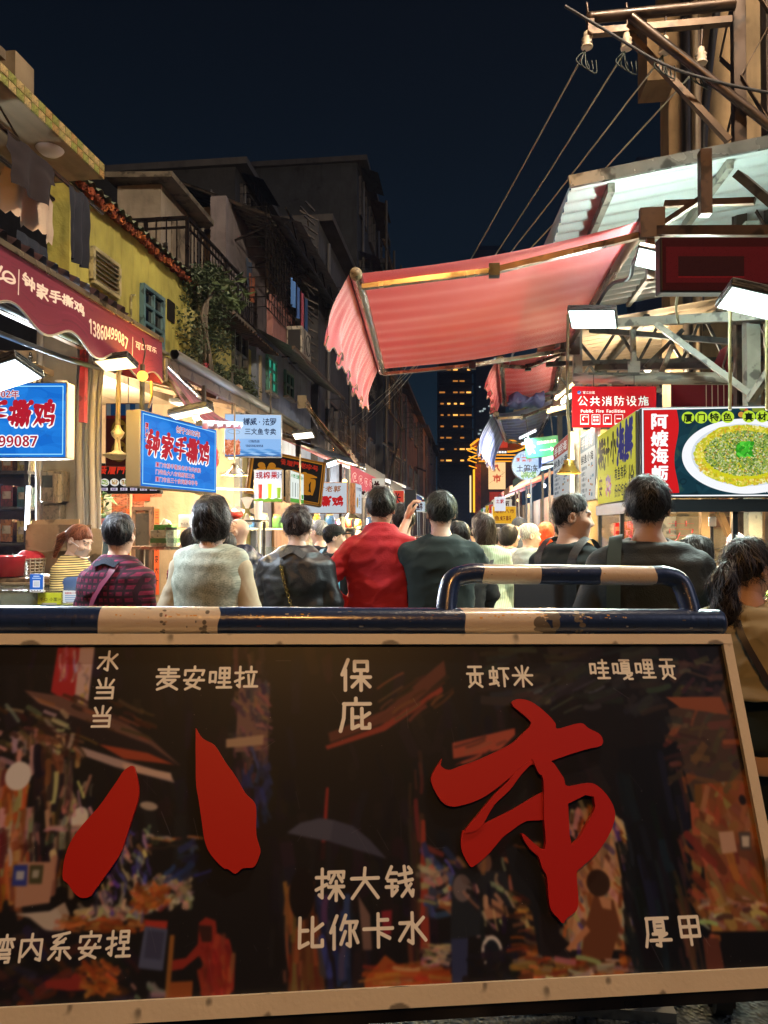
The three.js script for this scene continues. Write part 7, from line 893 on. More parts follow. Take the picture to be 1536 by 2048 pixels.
// ---------- left stalls further along ----------
{
  const st = canvasTex(1024, 720, (g, W, H) => { seedN = 41; g.fillStyle = '#a9c9ee'; g.fillRect(0, 0, W, H); g.fillStyle = '#8ab6ea'; g.fillRect(0, 420, W, 300); for (let i = 0; i < 5; i++) { g.fillStyle = ['#5f9ad8', '#7fb2e6', '#4a86c8', '#9cc4ee', '#3f78bc'][i]; g.beginPath(); g.moveTo(0, 720); for (let x = 0; x <= W; x += 16) g.lineTo(x, 600 + i * 22 + 12 * Math.sin(x / 46 + i * 2)); g.lineTo(W, 720); g.fill(); } for (let i = 0; i < 260; i++) { g.fillStyle = pick(['#d0724a', '#e08a5f', '#c25f3a', '#eda98a']); g.beginPath(); g.ellipse(130 + rnd(-120, 130), 560 + rnd(-110, 120), rnd(12, 40), rnd(8, 22), rnd(3), 0, 7); g.fill(); } g.strokeStyle = '#8a6a5a'; g.lineWidth = 5; g.beginPath(); g.ellipse(160, 300, 110, 36, 0.1, 0, 7); g.stroke(); cjk(g, '挪威', 330, 60, 120, '#1d2c4c', { w: 0.12, gap: 0.06 }); g.fillStyle = '#1d2c4c'; g.beginPath(); g.arc(628, 126, 11, 0, 7); g.fill(); cjk(g, '法罗', 690, 60, 120, '#1d2c4c', { w: 0.12, gap: 0.06 }); cjk(g, '三文鱼专卖', 360, 240, 104, '#1d2c4c', { w: 0.12, gap: 0.12 }); cjk(g, '订购热线', 430, 440, 46, '#22345a', { w: 0.11, gap: 0.1 }); g.font = 'bold 54px sans-serif'; g.fillStyle = '#22345a'; g.fillText('18659824958', 370, 560); }, true, false);
  const s = lightbox('salmon_sign', 'pale blue light box sign for salmon over the left stalls', at(507, 872, 8.4), 113 / FOC * 8.4, 86 / FOC * 8.4, 0.1, YAW + 0.1, st, { k: 0.92, casing: paintM(0xa8aeb4), light: [0xcfe2ff, 3] }); for (const x of [-0.25, 0.2]) mesh('hanger', bar(V(x, 0.25, 0), V(x, 0.75, 0), 0.02), steelD, s);
  // dark gold framed sign, tilted
  const gt = canvasTex(1024, 720, (g, W, H) => { seedN = 42; g.fillStyle = '#d8912a'; g.fillRect(0, 0, W, H); for (let i = 0; i < 60; i++) { g.strokeStyle = '#6a3c0c'; g.lineWidth = 5; const a = i / 60; for (const [x, y] of [[a * W, 6], [a * W, H - 30], [6, a * H], [W - 30, a * H]]) g.strokeRect(x, y, 12, 18); } g.fillStyle = '#231a14'; g.fillRect(44, 44, W - 88, H - 88); for (let i = 0; i < 300; i++) { g.fillStyle = 'rgba(80,60,44,.25)'; g.fillRect(rnd(50, W - 60), rnd(50, H - 60), rnd(4, 40), 2); } cjk(g, '贡厦門老字号', 400, 84, 84, '#d0301a', { w: 0.15, gap: 0.06, brush: true }); cjk(g, '海', 130, 220, 330, '#e8971c', { w: 0.17, brush: true }); cjk(g, '面', 590, 240, 330, '#e8971c', { w: 0.17, brush: true }); }, true, false);
  const gp = at(572, 956, 9.4), gs = lightbox('gold_sign', 'dark wooden shop sign with gold border tilted over the left lane side', gp, 1.05, 0.62, 0.08, YAW + 0.5, gt, { k: 0.35, casing: paintM(0x3a2a1c) }); gs.rotation.set(-0.12, YAW + 0.45, -0.16, 'YXZ');
  // juice corner box
  const jt = canvasTex(640, 720, (g, W, H) => { g.fillStyle = '#dfe3f0'; g.fillRect(0, 0, W, H); cjk(g, '现榨果', 40, 40, 150, '#b8242c', { w: 0.13, gap: 0.16 }); cjk(g, '现', 44, 44, 150, '#7a3a4a', { w: 0.06 }); cjk(g, '汁', 540, 40, 150, '#4a3a5a', { w: 0.12 }); const cup = (x, c, h) => { g.fillStyle = c; g.beginPath(); g.moveTo(x, 560 - h); g.lineTo(x + 100, 560 - h); g.lineTo(x + 88, 640); g.lineTo(x + 12, 640); g.fill(); g.fillStyle = 'rgba(255,255,255,.4)'; g.fillRect(x + 14, 570 - h, 12, h + 40); }; cup(90, '#c41c24', 240); cup(310, '#b8c41c', 250); cup(520, '#7fae2c', 160); g.fillStyle = '#5f9a2c'; g.beginPath(); g.moveTo(0, 720); for (let x = 0; x <= W; x += 20) g.lineTo(x, 650 + 12 * Math.sin(x / 30)); g.lineTo(W, 720); g.fill(); }, true, false), jt2 = canvasTex(640, 720, (g, W, H) => { g.fillStyle = '#dfe8e4'; g.fillRect(0, 0, W, H); cjk(g, '八市三鲜果汁', 20, 50, 96, '#2f8a2a', { w: 0.15, gap: 0.06 }); for (let i = 0; i < 4; i++) { g.fillStyle = ['#8a9a92', '#5a6a70', '#9aa89c', '#4a5a5a'][i]; g.fillRect(90 + i * 120, 250, 34, 340); } g.fillStyle = '#4f9a34'; g.fillRect(0, 630, W, 90); for (let i = 0; i < 30; i++) { g.beginPath(); g.arc(540 + (i * 37) % 80, 520 + (i * 53) % 90, 14, 0, 7); g.fill(); } }, true, false);
  const j = at(568, 972, 8.6); lightbox('juice_sign', 'white juice sign with red and green drinks facing the viewer', [j.x - 0.19, j.y, j.z], 0.36, 0.4, 0.06, 0, jt, { k: 0.9, casing: paintM(0x8a7f70), light: [0xffffff, 2] }); lightbox('juice_sign', 'white juice sign with green heading facing the lane', [j.x + 0.03, j.y, j.z - 0.42], 0.72, 0.4, 0.06, Math.PI / 2, jt2, { k: 0.9, casing: paintM(0x8a7f70) });
  // roast chicken corner box
  const kt = canvasTex(768, 600, (g, W, H) => { g.fillStyle = '#c2ccd6'; g.fillRect(0, 0, W, H); cjk(g, '八市老郭', 90, 60, 124, '#9a5a2a', { w: 0.12, gap: 0.2, skew: 0.1 }); cjk(g, '手撕鸡', 60, 280, 190, '#b81c1c', { w: 0.16, gap: 0.2, brush: true, skew: 0.1 }); }, true, false), kt2 = canvasTex(400, 600, (g, W, H) => { g.fillStyle = '#c8d2dc'; g.fillRect(0, 0, W, H); cjk(g, '八市老郭', 20, 60, 80, '#44526a', { w: 0.11, gap: 0.1 }); g.fillStyle = '#a8862c'; g.beginPath(); g.ellipse(120, 380, 60, 110, 0.2, 0, 7); g.fill(); cjk(g, '手撕鸡大', 230, 200, 70, '#2c6a9a', { vertical: true, w: 0.11 }); }, true, false);
  const k = at(697, 996, 10.2), kc = lightbox('chicken_sign', 'grey white light sign with red calligraphy beyond the gold sign', [k.x - 0.33, k.y, k.z], 0.64, 0.45, 0.08, 0, kt, { k: 0.8, casing: paintM(0x9a6a4a), light: [0xf0f4ff, 2] }); lightbox('chicken_sign', 'narrow pale side sign with roast chicken picture facing the lane', [k.x + 0.05, k.y, k.z - 0.36], 0.6, 0.45, 0.08, Math.PI / 2, kt2, { k: 0.8, casing: paintM(0x9a6a4a) });
  // stalls under them
  const stall = (label, x, z, w, front, o = {}) => { const t = thing('market_stall', label, 'stall', [x, 0, z]); mesh('counter', bx(w, 0.92, 0.6, 0, 0.46, 0), paintM(front, 0.5), t); mesh('counter_top', bx(w + 0.06, 0.03, 0.66, 0, 0.937, 0), metalM(0xa8a8a2, 0.3, 0.7), t); for (const sx of [-1, 1]) mesh('post', bx(0.04, 1.6, 0.04, sx * w / 2, 0.8, -0.31), steel, t); mesh('shelf', bx(w, 0.025, 0.25, 0, 1.45, -0.3), steel, t); mesh('glass_guard', bx(w, 0.3, 0.006, 0, 1.1, 0.3), mat(0xe8f0ee, 0.05, { transmission: 0.95, thickness: 0 }), t); if (o.banner) mesh('front_banner', new THREE.PlaneGeometry(w, 0.24).translate(0, 0.84, 0.304), mat(0xffffff, 0.5, { map: o.banner, emissive: new THREE.Color(0xffffff), emissiveMap: o.banner, emissiveIntensity: 0.3 }), t); return t; };
  const ban = canvasTex(512, 128, (g) => { g.fillStyle = '#b8321a'; g.fillRect(0, 0, 512, 128); cjk(g, '热锅面糕', 40, 22, 84, '#f0b82c', { w: 0.15, gap: 0.25 }); }, true, false);
  stall('stall with red banner and glass guard under the juice signs', at(560, 1100, 8.2).x, at(560, 1100, 8.2).z - 0.2, 1.3, 0x9a2a18, { banner: ban }); stall('stall with warm shelves under the grey chicken sign', at(690, 1100, 10.8).x, at(690, 1100, 10.8).z, 1.2, 0xa87a4a);
  const pk = [[0xc8321c, 'red'], [0xe0a030, 'amber'], [0x3a6ab0, 'blue'], [0xd8d0b8, 'cream'], [0x4a8a4a, 'green'], [0x8a5a9a, 'violet']]; seedN = 300;
  for (const [si, [px, d, dz]] of [[560, 8.2, -0.2], [690, 10.8, 0]].entries()) for (let lv = 0; lv < 2; lv++) for (let i = 0; i < 7; i++) { const q = at(px, 1100, d), c = pk[(i + lv * 2 + si) % 6], y = [0.953, 1.463, 1.813][lv], t = thing('stall_jar', `${c[0] && c[1]} jar, place ${['one', 'two', 'three', 'four', 'five', 'six', 'seven'][i]} on the ${['counter', 'lower shelf', 'upper shelf'][lv]} under the ${si ? 'chicken' : 'juice'} sign`, 'jar', [q.x - 0.5 + i * 0.165, y, q.z + dz - (lv ? 0.3 : 0.05)], 0, 'jars on the left stalls'), r = rnd(0.04, 0.06), h = rnd(0.1, 0.17); mesh('jar', lathe([[0, 0], [r, 0], [r, h * 0.8], [r * 0.7, h], [0, h]], 14), paintM(c[0], 0.35), t); mesh('lid', cyl(r * 0.75, r * 0.75, 0.02, 0, h + 0.011, 0, 14), paintM(0xb8a070, 0.4), t); }
  for (const [i, [px, py, d]] of [[452, 1030, 7.8], [265, 1, 1]].slice(0, 1).entries()) { const q = at(px + 18, py, d), t = thing('red_bag', 'red plastic bag on the rack behind the bald man', 'bag', q); mesh('bag', surf(16, 12, (u, v) => { const a = u * 6.283, r = 0.09 * Math.sin(0.25 + v * 2.7); return V(r * Math.cos(a) + 0.01 * noise(u * 8, v * 6), -0.05 + v * 0.12, r * Math.sin(a)); }), mat([0.6, 0.04, 0.02], 0.4), t); mesh('rack_top', bx(0.7, 0.02, 0.3, 0, -0.065, 0), steelD, t); mesh('rack_leg', [bar(V(-0.33, -0.07, 0), V(-0.33, -q.y, 0), 0.03), bar(V(0.33, -0.07, 0), V(0.33, -q.y, 0), 0.03)], steelD, t); }
  const fq = at(508, 1022, 8.0), fan = thing('wall_fan', 'white oscillating fan left of the juice sign', 'fan', fq); for (let i = 0; i < 4; i++) mesh('blade', surf(6, 6, (u, v) => { const r = 0.03 + v * 0.13, a = (u - 0.5) * 0.9 + i * 1.571; return V(r * Math.cos(a) - 0.08, r * Math.sin(a), 0.02 * (u - 0.5)); }), mat(0xc8ccd0, 0.35), fan); mesh('motor', cyl(0.05, 0.04, 0.22, 0.05, 0, 0).rotateZ(0.0), mat(0xd0d2d4, 0.35), fan); mesh('stand', rod(V(0.06, -0.02, 0), V(0.08, -fq.y, 0), 0.018), mat(0xc0c2c4, 0.4), fan); mesh('base', cyl(0.16, 0.17, 0.03, 0.08, -fq.y + 0.015, 0), mat(0xb0b2b4, 0.4), fan);
  const cq = at(506, 1066, 8.0), pc = thing('yellow_card', 'yellow payment card stand on the red banner stall', 'card', V(cq.x, 0.955, cq.z + 0.1)); mesh('card', bx(0.1, 0.14, 0.01, 0, 0.075, 0), paintM(0xc8a81c), pc); mesh('white_square', bx(0.06, 0.06, 0.002, 0, 0.06, 0.0065), paintM(0xd8d8c8), pc); const bq = at(550, 1070, 7.9), bg = thing('tied_bag', 'tied white plastic bag on the red banner stall', 'bag', V(bq.x, 0.955, bq.z + 0.08)); mesh('bag', lathe([[0, 0], [0.06, 0], [0.07, 0.05], [0.03, 0.13], [0.012, 0.15], [0.03, 0.19]], 14), mat(0xc8d0d4, 0.3, { transmission: 0.4, thickness: 0 }), bg);
  // lamps here
  const pend = (label, px, py, d, k) => { const q = at(px, py, d), t = thing('dome_lamp', label, 'lamp', q); mesh('shade', lathe([[0.02, 0.1], [0.035, 0.1], [0.04, 0.06], [0.16, -0.02], [0.158, -0.028], [0.035, 0.045]], 26), metalM(0x8a7a5a, 0.4, 0.5), t); mesh('bulb', new THREE.SphereGeometry(0.035, 14, 10), glow(0xffd060, 2.6), t); mesh('cord', rod(V(0, 0.1, 0), V(0, 0.8, 0), 0.01), paintM(0xb0a890), t); point('dome_bulb', q.clone().add(V(0, -0.005, 0)), 0xffe0a8, k, 1.7); };
  pend('flat dome lamp glowing yellow below the salmon sign', 469, 946, 8.2, 12); pend('dome lamp with warm bulb over the red banner stall', 600, 1036, 8.9, 7); pend('dome lamp with warm bulb over the chicken stall', 700, 1034, 11, 9);
  flood('warm LED panel on the ceiling left of the gold sign', at(480, 908, 8.9), 0.34, 0.2, 0xffecca, 26, 2.4, [-0.3, 0, 0.2]); flood('white LED flood above the gold sign', at(607, 872, 10.4), 0.28, 0.18, 0xfff4e0, 56, 3, [-0.3, 0, 0.1]); flood('cool white LED flood at the end of the gold sign', at(664, 928, 11.2), 0.16, 0.12, 0xdff0ff, 60, 3, [-0.5, 0, 0.4]);
  flood('warm LED panel inside the beige wall shop', V(-3.3, 2.95, -8.2), 0.4, 0.3, 0xffe8c8, 22, 2.4);
}
// ---------- left awnings ----------
function leftAwning(label, A, B, C, D, m, o = {}) {
  const t = thing('retractable_awning', label, 'awning', A.clone().add(B).multiplyScalar(0.5).setY(0)), f = bil(A, B, D, C), al = metalM(0xa59f92, 0.4, 0.6), L = C.distanceTo(D);
  wpart('fabric', surf(40, 24, (u, v) => { const p = f(u, v); p.y -= 0.05 * Math.sin(v * Math.PI) + 0.012 * Math.sin(u * 40) * v; return p; }, L, 1.4), m, t); wpart('front_bar', bar(C, D, 0.06, 0.05), al, t); wpart('roller', rod(A, B, 0.045, 14), al, t);
  wpart('valance', surf(50, 6, (u, v) => { const p = C.clone().lerp(D, u); p.y -= (o.drop ?? 0.18) * v * (1 + 0.1 * Math.sin(u * L * 18)); p.x += 0.03 + 0.02 * Math.sin(u * 30) * v; return p; }, L, 0.2), o.vm ?? m, t);
  for (const [a, c] of [[A, C], [B, D]]) { const e = a.clone().lerp(c, 0.5); e.y -= 0.1; e.z -= 0.25; const arm = wpart('folding_arm', bar(a.clone().setY(a.y - 0.08), e, 0.05, 0.04), al, t); wpart('forearm', bar(e, c, 0.045, 0.035), al, arm); wpart('elbow_joint', bx(0.06, 0.07, 0.06, e.x, e.y, e.z), steelD, arm); } wpart('shoulder_bracket', bx(0.14, 0.2, 0.05, A.x - 0.02, A.y - 0.06, A.z + 0.04), metalM(0xa8a498, 0.45, 0.5), t); return t;
}
const maroonFab = mat([0.28, 0.02, 0.06], 0.8, { transmission: 0.2, thickness: 0, map: scaled(T_dirt, 0.6) }), beigeTex = canvasTex(256, 256, (g) => { g.fillStyle = '#b79a7c'; g.fillRect(0, 0, 256, 256); for (let i = 0; i < 8; i++) { g.fillStyle = i % 2 ? '#8d6f55' : '#c4a98a'; g.fillRect(0, i * 32, 256, 20); } }), boardFab = mat(0xffffff, 0.8, { map: beigeTex, transmission: 0.15, thickness: 0 });
leftAwning('maroon retractable awning beyond the lettered canopy', at(326, 728, 6.2), V(-3.1, 2.95, -8.05), at(398, 846, 6.2), V(-2.64, 2.68, -8.05), maroonFab, { drop: 0.05 });
leftAwning('beige slatted awning folded over the gold sign', at(608, 797, 11.2), at(640, 856, 14.5), at(697, 902, 11.2), at(716, 928, 14.5), boardFab, { drop: 0.1 });
{ const a = at(440, 786, 9.2), b = at(610, 798, 11.4), c = V(-4, 3.8, b.z), d = V(-4, 3.8, a.z), t = thing('lean_to_roof', 'brown corrugated lean-to roof under the yellow house window', 'roof', [-3.4, 0, (a.z + b.z) / 2]); wpart('roof_sheet', corrugated(V(-2.75, 3.02, b.z - 1), V(-2.75, 3.02, -6.2), V(-4.0, 3.35, -6.2), V(-4.0, 3.35, b.z - 1), 0.16, 0.03), paintM(0x5a483c, 0.8), t); wpart('edge_beam', bar(V(-2.74, 2.98, -6.2), V(-2.74, 2.98, b.z - 1), 0.06, 0.1), paintM(0x8f8576, 0.6), t); wpart('gutter', tube([V(-2.66, 3.06, -6.2), V(-2.66, 3.06, -9), V(-2.66, 3.04, b.z - 1)], 0.05), paintM(0x77807f, 0.6), t); for (let i = 0; i < 7; i++) wpart('rafter', bar(V(-2.76, 2.92, -6.6 - i), V(-4.0, 3.25, -6.6 - i), 0.05), paintM(0x8a7866), t); for (const z of [-8.9, -12.2]) wpart('post', bx(0.08, 2.98, 0.08, -2.95, 1.49, z), steelD, t); }
// pink fascia and the run of far canopies on both sides
{
  const pt = canvasTex(512, 160, (g) => { g.fillStyle = '#b8324e'; g.fillRect(0, 0, 512, 160); g.strokeStyle = '#e6c2c8'; g.lineWidth = 6; for (let i = 0; i < 5; i++) { g.beginPath(); g.arc(60 + i * 98, 80, 34, 0.4, 5.6); g.stroke(); cjk(g, '市', 42 + i * 98, 62, 36, '#e6c2c8', { w: 0.12 }); } }, true, false), X = -1.95, a = onX(702, 930, X), b = onX(756, 965, X), t = thing('pink_canopy', 'pink scalloped canopy with round emblems along the left lane side', 'canopy', [X, 0, (a.z + b.z) / 2]);
  wpart('fascia_cloth', surf(60, 6, (u, v) => V(X, mix(a.y - 0.36 + 0.02 * Math.sin(u * 60), a.y, v), mix(a.z, b.z, u))), mat(0xffffff, 0.8, { map: pt }), t); wpart('roof_cloth', quad(V(X, a.y, b.z), V(X, a.y, a.z), V(X - 1.3, a.y + 0.5, a.z), V(X - 1.3, a.y + 0.5, b.z)), clothM(0x9a2c44), t); for (const z of [a.z, b.z]) wpart('post', bx(0.05, a.y, 0.05, X - 0.6, a.y / 2, z), steelD, t);
  const cols = [[0x8f8f86, 'grey'], [0x2c4a8a, 'blue'], [0x8a2a34, 'red'], [0x7a7466, 'tan'], [0x3f5a4a, 'green'], [0x74333a, 'wine red'], [0x556070, 'slate'], [0x8a5a3a, 'rust']]; seedN = 901;
  for (let i = 0; i < 8; i++) for (const s of [-1, 1]) {
    const z = (s < 0 ? -15.5 : -14.8) - i * 4.4, x = s < 0 ? -2.0 + 0.02 * i : 1.35 - 0.03 * i, y = 2.65 + 0.15 * hsh(i, s + 3, 1), c = cols[(i * 3 + (s > 0 ? 1 : 0)) % 8], cv = thing('market_canopy', `${c[1]} stall canopy on the ${s < 0 ? 'left' : 'right'} of the lane, ${['first', 'second', 'third', 'fourth', 'fifth', 'sixth', 'seventh', 'eighth'][i]} after the awnings`, 'canopy', [x, 0, z], 0, 'far stall canopies');
    wpart('roof_cloth', surf(16, 10, (u, v) => V(mix(x, x + s * 1.7, v), mix(y, y + 0.6, v) - 0.06 * Math.sin(u * 3.14) + 0.02 * noise(u * 6, v * 4, i), z + 1.7 - u * 3.4)), clothM(c[0]), cv); wpart('valance', surf(16, 3, (u, v) => V(x - s * 0.01, y - v * 0.22 - 0.02 * Math.sin(u * 50) * v, z + 1.7 - u * 3.4)), clothM(c[0]), cv); for (const dz of [-1.6, 1.6]) wpart('post', bx(0.05, y, 0.05, x + s * 0.5, y / 2, z + dz), steelD, cv); wpart('counter', bx(0.7, 0.9, 2.6, x + s * 0.8, 0.45, z), paintM(pick([0x8a6a4a, 0x7a7a78, 0x9a3a2a, 0x4a5a6a])), cv); wpart('back_wall', bx(0.1, 2.6, 3.2, x + s * 1.9, 1.3, z), wallM(pick([0xa88a66, 0x8a7a6a, 0x9a8f80])), cv);
    const sg = canvasTex(128, 64, (g) => { g.fillStyle = ['#d8d2c2', '#c8402c', '#d8b02c', '#c2d2e0', '#2f8a5a'][(i + (s > 0 ? 2 : 0)) % 5]; g.fillRect(0, 0, 128, 64); cjk(g, ['海鲜', '鱼面', '虾米', '手鲜', '水果', '八市'][(i * 2 + (s > 0 ? 1 : 0)) % 6], 12, 10, 44, '#3a1a1a', { w: 0.14, gap: 0.25 }); }, true, false);
    if (s < 0 || i > 2) lightbox('stall_sign', `small lit sign over the ${s < 0 ? 'left' : 'right'} lane stall, ${['nearest', 'second', 'third', 'fourth', 'fifth', 'sixth', 'seventh', 'farthest'][i]} of its row`, [x + s * 0.05, y - 0.45, z + 1.0], 0.7, 0.4, 0.07, -s * 0.2, sg, { k: 0.75, group: 'lit signs over the far stalls' });
    if (i < 6) { const q = V(x + s * 0.7, y - 0.25, z), l = thing('stall_bulb', `bulb under the ${c[1]} canopy, ${s < 0 ? 'left' : 'right'} side, ${['first', 'second', 'third', 'fourth', 'fifth', 'sixth'][i]} stall`, 'lamp', q, 0, 'bulbs under the far canopies'); mesh('bulb', new THREE.SphereGeometry(0.06, 12, 8), glow(i % 3 === 1 ? 0xe8f2ff : 0xffd08a, 3), l); mesh('cord', rod(V(0, 0.06, 0), V(0, 0.5, 0), 0.008), mat(0x222222, 0.6), l); point('stall_bulb_light', q, i % 3 === 1 ? 0xe8f2ff : 0xffe0b8, 11 - i, 3); }
  }
  const yb = at(1008, 1030, 22), ys = canvasTex(256, 200, (g) => { g.fillStyle = '#e0a81c'; g.fillRect(0, 0, 256, 200); cjk(g, '海鲜八市', 20, 30, 50, '#7a3a0c', { w: 0.12, vertical: false }); cjk(g, '鱼虾料', 20, 110, 56, '#7a3a0c', { w: 0.12 }); }, true, false); lightbox('yellow_sign', 'bright yellow stall sign at the far end of the lane', yb, 0.75, 0.55, 0.08, YAW, ys, { k: 0.85 }); lightbox('white_notice', 'small white notice with red characters above the yellow sign', at(1000, 1008, 21), 0.32, 0.42, 0.05, YAW, canvasTex(128, 160, (g) => { g.fillStyle = '#e2e4ec'; g.fillRect(0, 0, 128, 160); cjk(g, '城家'.replace('城', '土'), 10, 24, 48, '#b82c2c', { w: 0.13 }); }, true, false), { k: 0.8 });
}
// ---------- the barrier in front: a leaning printed board under a striped tube ----------
{
  const U = RGT.clone().multiplyScalar(9.346).addScaledVector(UPV, -0.176).add(FWD).normalize();
  let W = RGT.clone().multiplyScalar(-0.04).addScaledVector(UPV, 2.62).add(FWD); const N = U.clone().cross(W).normalize(); W = N.clone().cross(U);
  const P0 = at(1456, 1270, 2.2), UL = -2.34, WB = -0.925, onB = (u, w, n = 0) => P0.clone().addScaledVector(U, u).addScaledVector(W, w).addScaledVector(N, n);
  const local = (px, py) => { const p = onPlane(px, py, P0, N).sub(P0); return [p.dot(U), p.dot(W)]; };
  const root = thing('crowd_barrier', 'leaning street barrier with printed market poster under a navy and white striped tube', 'barrier', [onB(UL / 2, 0).x, 0, onB(UL / 2, WB).z], 0);
  const wp = (n, g, m, par = root) => wpart(n, g, m, par);
  // poster print
  const u0 = UL + 0.03, u1 = -0.03, w0 = WB + 0.045, w1 = -0.03, CW = 2048, CH = Math.round(2048 * (w1 - w0) / (u1 - u0)), S = CW / (u1 - u0);
  const cp = (px, py) => { const [u, w] = local(px, py); return [(u - u0) * S, (w1 - w) * S]; };
  const LT = [0.62, 0.41, 0.28]; // what the warm lamp leaves of white; the print's own ink is the seen colour over that
  const ink = (r, g, b, a = 1) => { const f = (c, l) => { const x = Math.pow(c / 255, 2.2) / l; return Math.round(255 * Math.pow(clamp(x, 0.0012, 0.85), 1 / 2.2)); }; return `rgba(${f(r, LT[0])},${f(g, LT[1])},${f(b, LT[2])},${a})`; };
  const print = canvasTex(CW, CH, (g) => {
    seedN = 991;
    g.fillStyle = ink(20, 17, 17); g.fillRect(0, 0, CW, CH);
    const poly = (c, ...p) => { g.fillStyle = ink(...c); g.beginPath(); for (let i = 0; i < p.length; i += 2) { const q = cp(p[i], p[i + 1]); i ? g.lineTo(...q) : g.moveTo(...q); } g.closePath(); g.fill(); };
    const blob = (c, px, py, rx, ry, rot = 0) => { const q = cp(px, py); g.fillStyle = ink(...c); g.beginPath(); g.ellipse(q[0], q[1], rx * 1.33, ry * 1.33, rot, 0, 7); g.fill(); };
    const dabs = (n, x0, y0, x1, y1, pal, len, wd, ang, spread = 0.5) => { for (let i = 0; i < n; i++) { const q = cp(rnd(x0, x1), rnd(y0, y1)), a = ang + rnd(-spread, spread), l = len * rnd(0.3, 1.3), w = wd * rnd(0.4, 1.3), c = pick(pal); g.strokeStyle = ink(...c.map((v) => v * rnd(0.75, 1.15)), rnd(0.45, 0.95)); g.lineWidth = w; g.lineCap = rnd() < 0.5 ? 'butt' : 'round'; g.beginPath(); g.moveTo(q[0] - Math.cos(a) * l / 2, q[1] - Math.sin(a) * l / 2); g.quadraticCurveTo(q[0] + rnd(-6, 6), q[1] + rnd(-6, 6), q[0] + Math.cos(a) * l / 2, q[1] + Math.sin(a) * l / 2); g.stroke(); } };
    const BR = [[70, 38, 24], [110, 62, 34], [52, 26, 20]], OR = [[150, 70, 24], [175, 92, 40], [120, 46, 18]], CR = [[185, 142, 105], [160, 118, 84], [140, 100, 76]], DK = [[26, 20, 20], [34, 24, 24], [18, 16, 20], [30, 20, 28]], BL = [[34, 40, 66], [46, 52, 84], [28, 30, 48]];
    // facades at the back
    dabs(260, -60, 1290, 1450, 1700, DK, 70, 24, 1.5, 0.4);
    dabs(60, 470, 1290, 540, 1560, [[74, 46, 44], [92, 58, 50], [50, 32, 40]], 50, 12, 1.5, 0.3);
    poly([104, 66, 54], 478, 1370, 540, 1365, 535, 1500, 470, 1505); dabs(60, 472, 1372, 538, 1500, [[120, 76, 60], [44, 30, 44], [70, 46, 50]], 40, 9, 0.9, 0.8);
    poly([150, 106, 74], 452, 1478, 528, 1470, 526, 1490, 452, 1496); dabs(40, 480, 1510, 540, 1640, BL, 40, 12, 1.5);
    // red and white sign at the upper left, the sheds' roofs under it
    poly([150, 30, 30], 116, 1294, 162, 1294, 152, 1412, 102, 1384); poly([176, 126, 104], 160, 1294, 190, 1294, 175, 1420, 148, 1412); dabs(26, 122, 1296, 158, 1350, [[190, 130, 120], [170, 60, 60]], 34, 6, 1.5, 0.2); dabs(16, 152, 1330, 176, 1416, [[190, 140, 60], [120, 90, 70]], 20, 8, 1.4);
    poly([92, 56, 44], 48, 1380, 120, 1392, 262, 1452, 300, 1476, 362, 1532, 290, 1512, 120, 1448); poly([126, 80, 60], 62, 1390, 128, 1420, 160, 1440, 100, 1426); dabs(40, 80, 1395, 300, 1480, BR, 60, 8, 0.38, 0.1);
    poly([30, 20, 22], 60, 1400, 300, 1490, 360, 1532, 280, 1520, 90, 1440); poly([140, 52, 30], 196, 1488, 296, 1506, 350, 1530, 248, 1518); poly([150, 110, 92], 96, 1472, 244, 1520, 340, 1548, 350, 1566, 230, 1534, 92, 1484); poly([176, 128, 98], 244, 1526, 342, 1546, 346, 1560, 250, 1542);
    dabs(70, -60, 1420, 130, 1520, [...BR, ...CR.slice(1)], 46, 10, 0.5, 0.4);
    dabs(50, 10, 1470, 160, 1530, [...CR, ...BR], 36, 10, 0.9, 0.9);
    // lamp bulbs and the lit stall at the left
    poly([150, 60, 24], -60, 1560, 60, 1560, 30, 1800, -60, 1800); dabs(120, -60, 1540, 60, 1810, [...OR, ...CR, [80, 30, 26]], 60, 13, 1.5, 0.25);
    dabs(110, 60, 1520, 150, 1760, [...CR, ...BR, ...DK], 62, 13, 1.52, 0.2); blob([226, 190, 140], 37, 1552, 22, 24); blob([240, 214, 170], 37, 1553, 13, 15); blob([214, 176, 128], 160, 1637, 15, 19); dabs(16, 120, 1560, 190, 1660, CR, 40, 7, 1.5);
    dabs(30, 110, 1652, 190, 1662, CR, 46, 4, 0.02, 0.03); dabs(24, 130, 1500, 142, 1700, [[120, 90, 66], [60, 40, 34]], 60, 4, 1.55, 0.05);
    poly([156, 100, 72], 36, 1724, 110, 1724, 100, 1806, 30, 1816); poly([40, 44, 92], 28, 1730, 56, 1730, 54, 1772, 24, 1772); poly([62, 52, 30], 60, 1730, 88, 1730, 84, 1768, 58, 1768); poly([150, 130, 120], 33, 1742, 50, 1742, 48, 1760, 32, 1760); poly([140, 116, 92], 66, 1740, 80, 1740, 77, 1756, 64, 1756);
    poly([164, 130, 104], 30, 1828, 100, 1822, 130, 1804, 140, 1828, 128, 1862, 92, 1862, 60, 1836); dabs(60, 130, 1835, 300, 1862, OR, 40, 10, 0.1, 0.3); dabs(50, 150, 1815, 290, 1838, CR, 30, 9, 0.2, 0.5);
    dabs(120, 190, 1660, 300, 1830, [...CR, [60, 48, 92], [48, 36, 40], [90, 62, 110]], 30, 8, 1.2, 0.7); dabs(130, 290, 1750, 380, 1815, [...CR, [90, 60, 36], [70, 50, 80], [180, 140, 104]], 16, 11, 0.6, 1.6); dabs(60, 270, 1775, 330, 1815, OR, 26, 9, 0.3, 1);
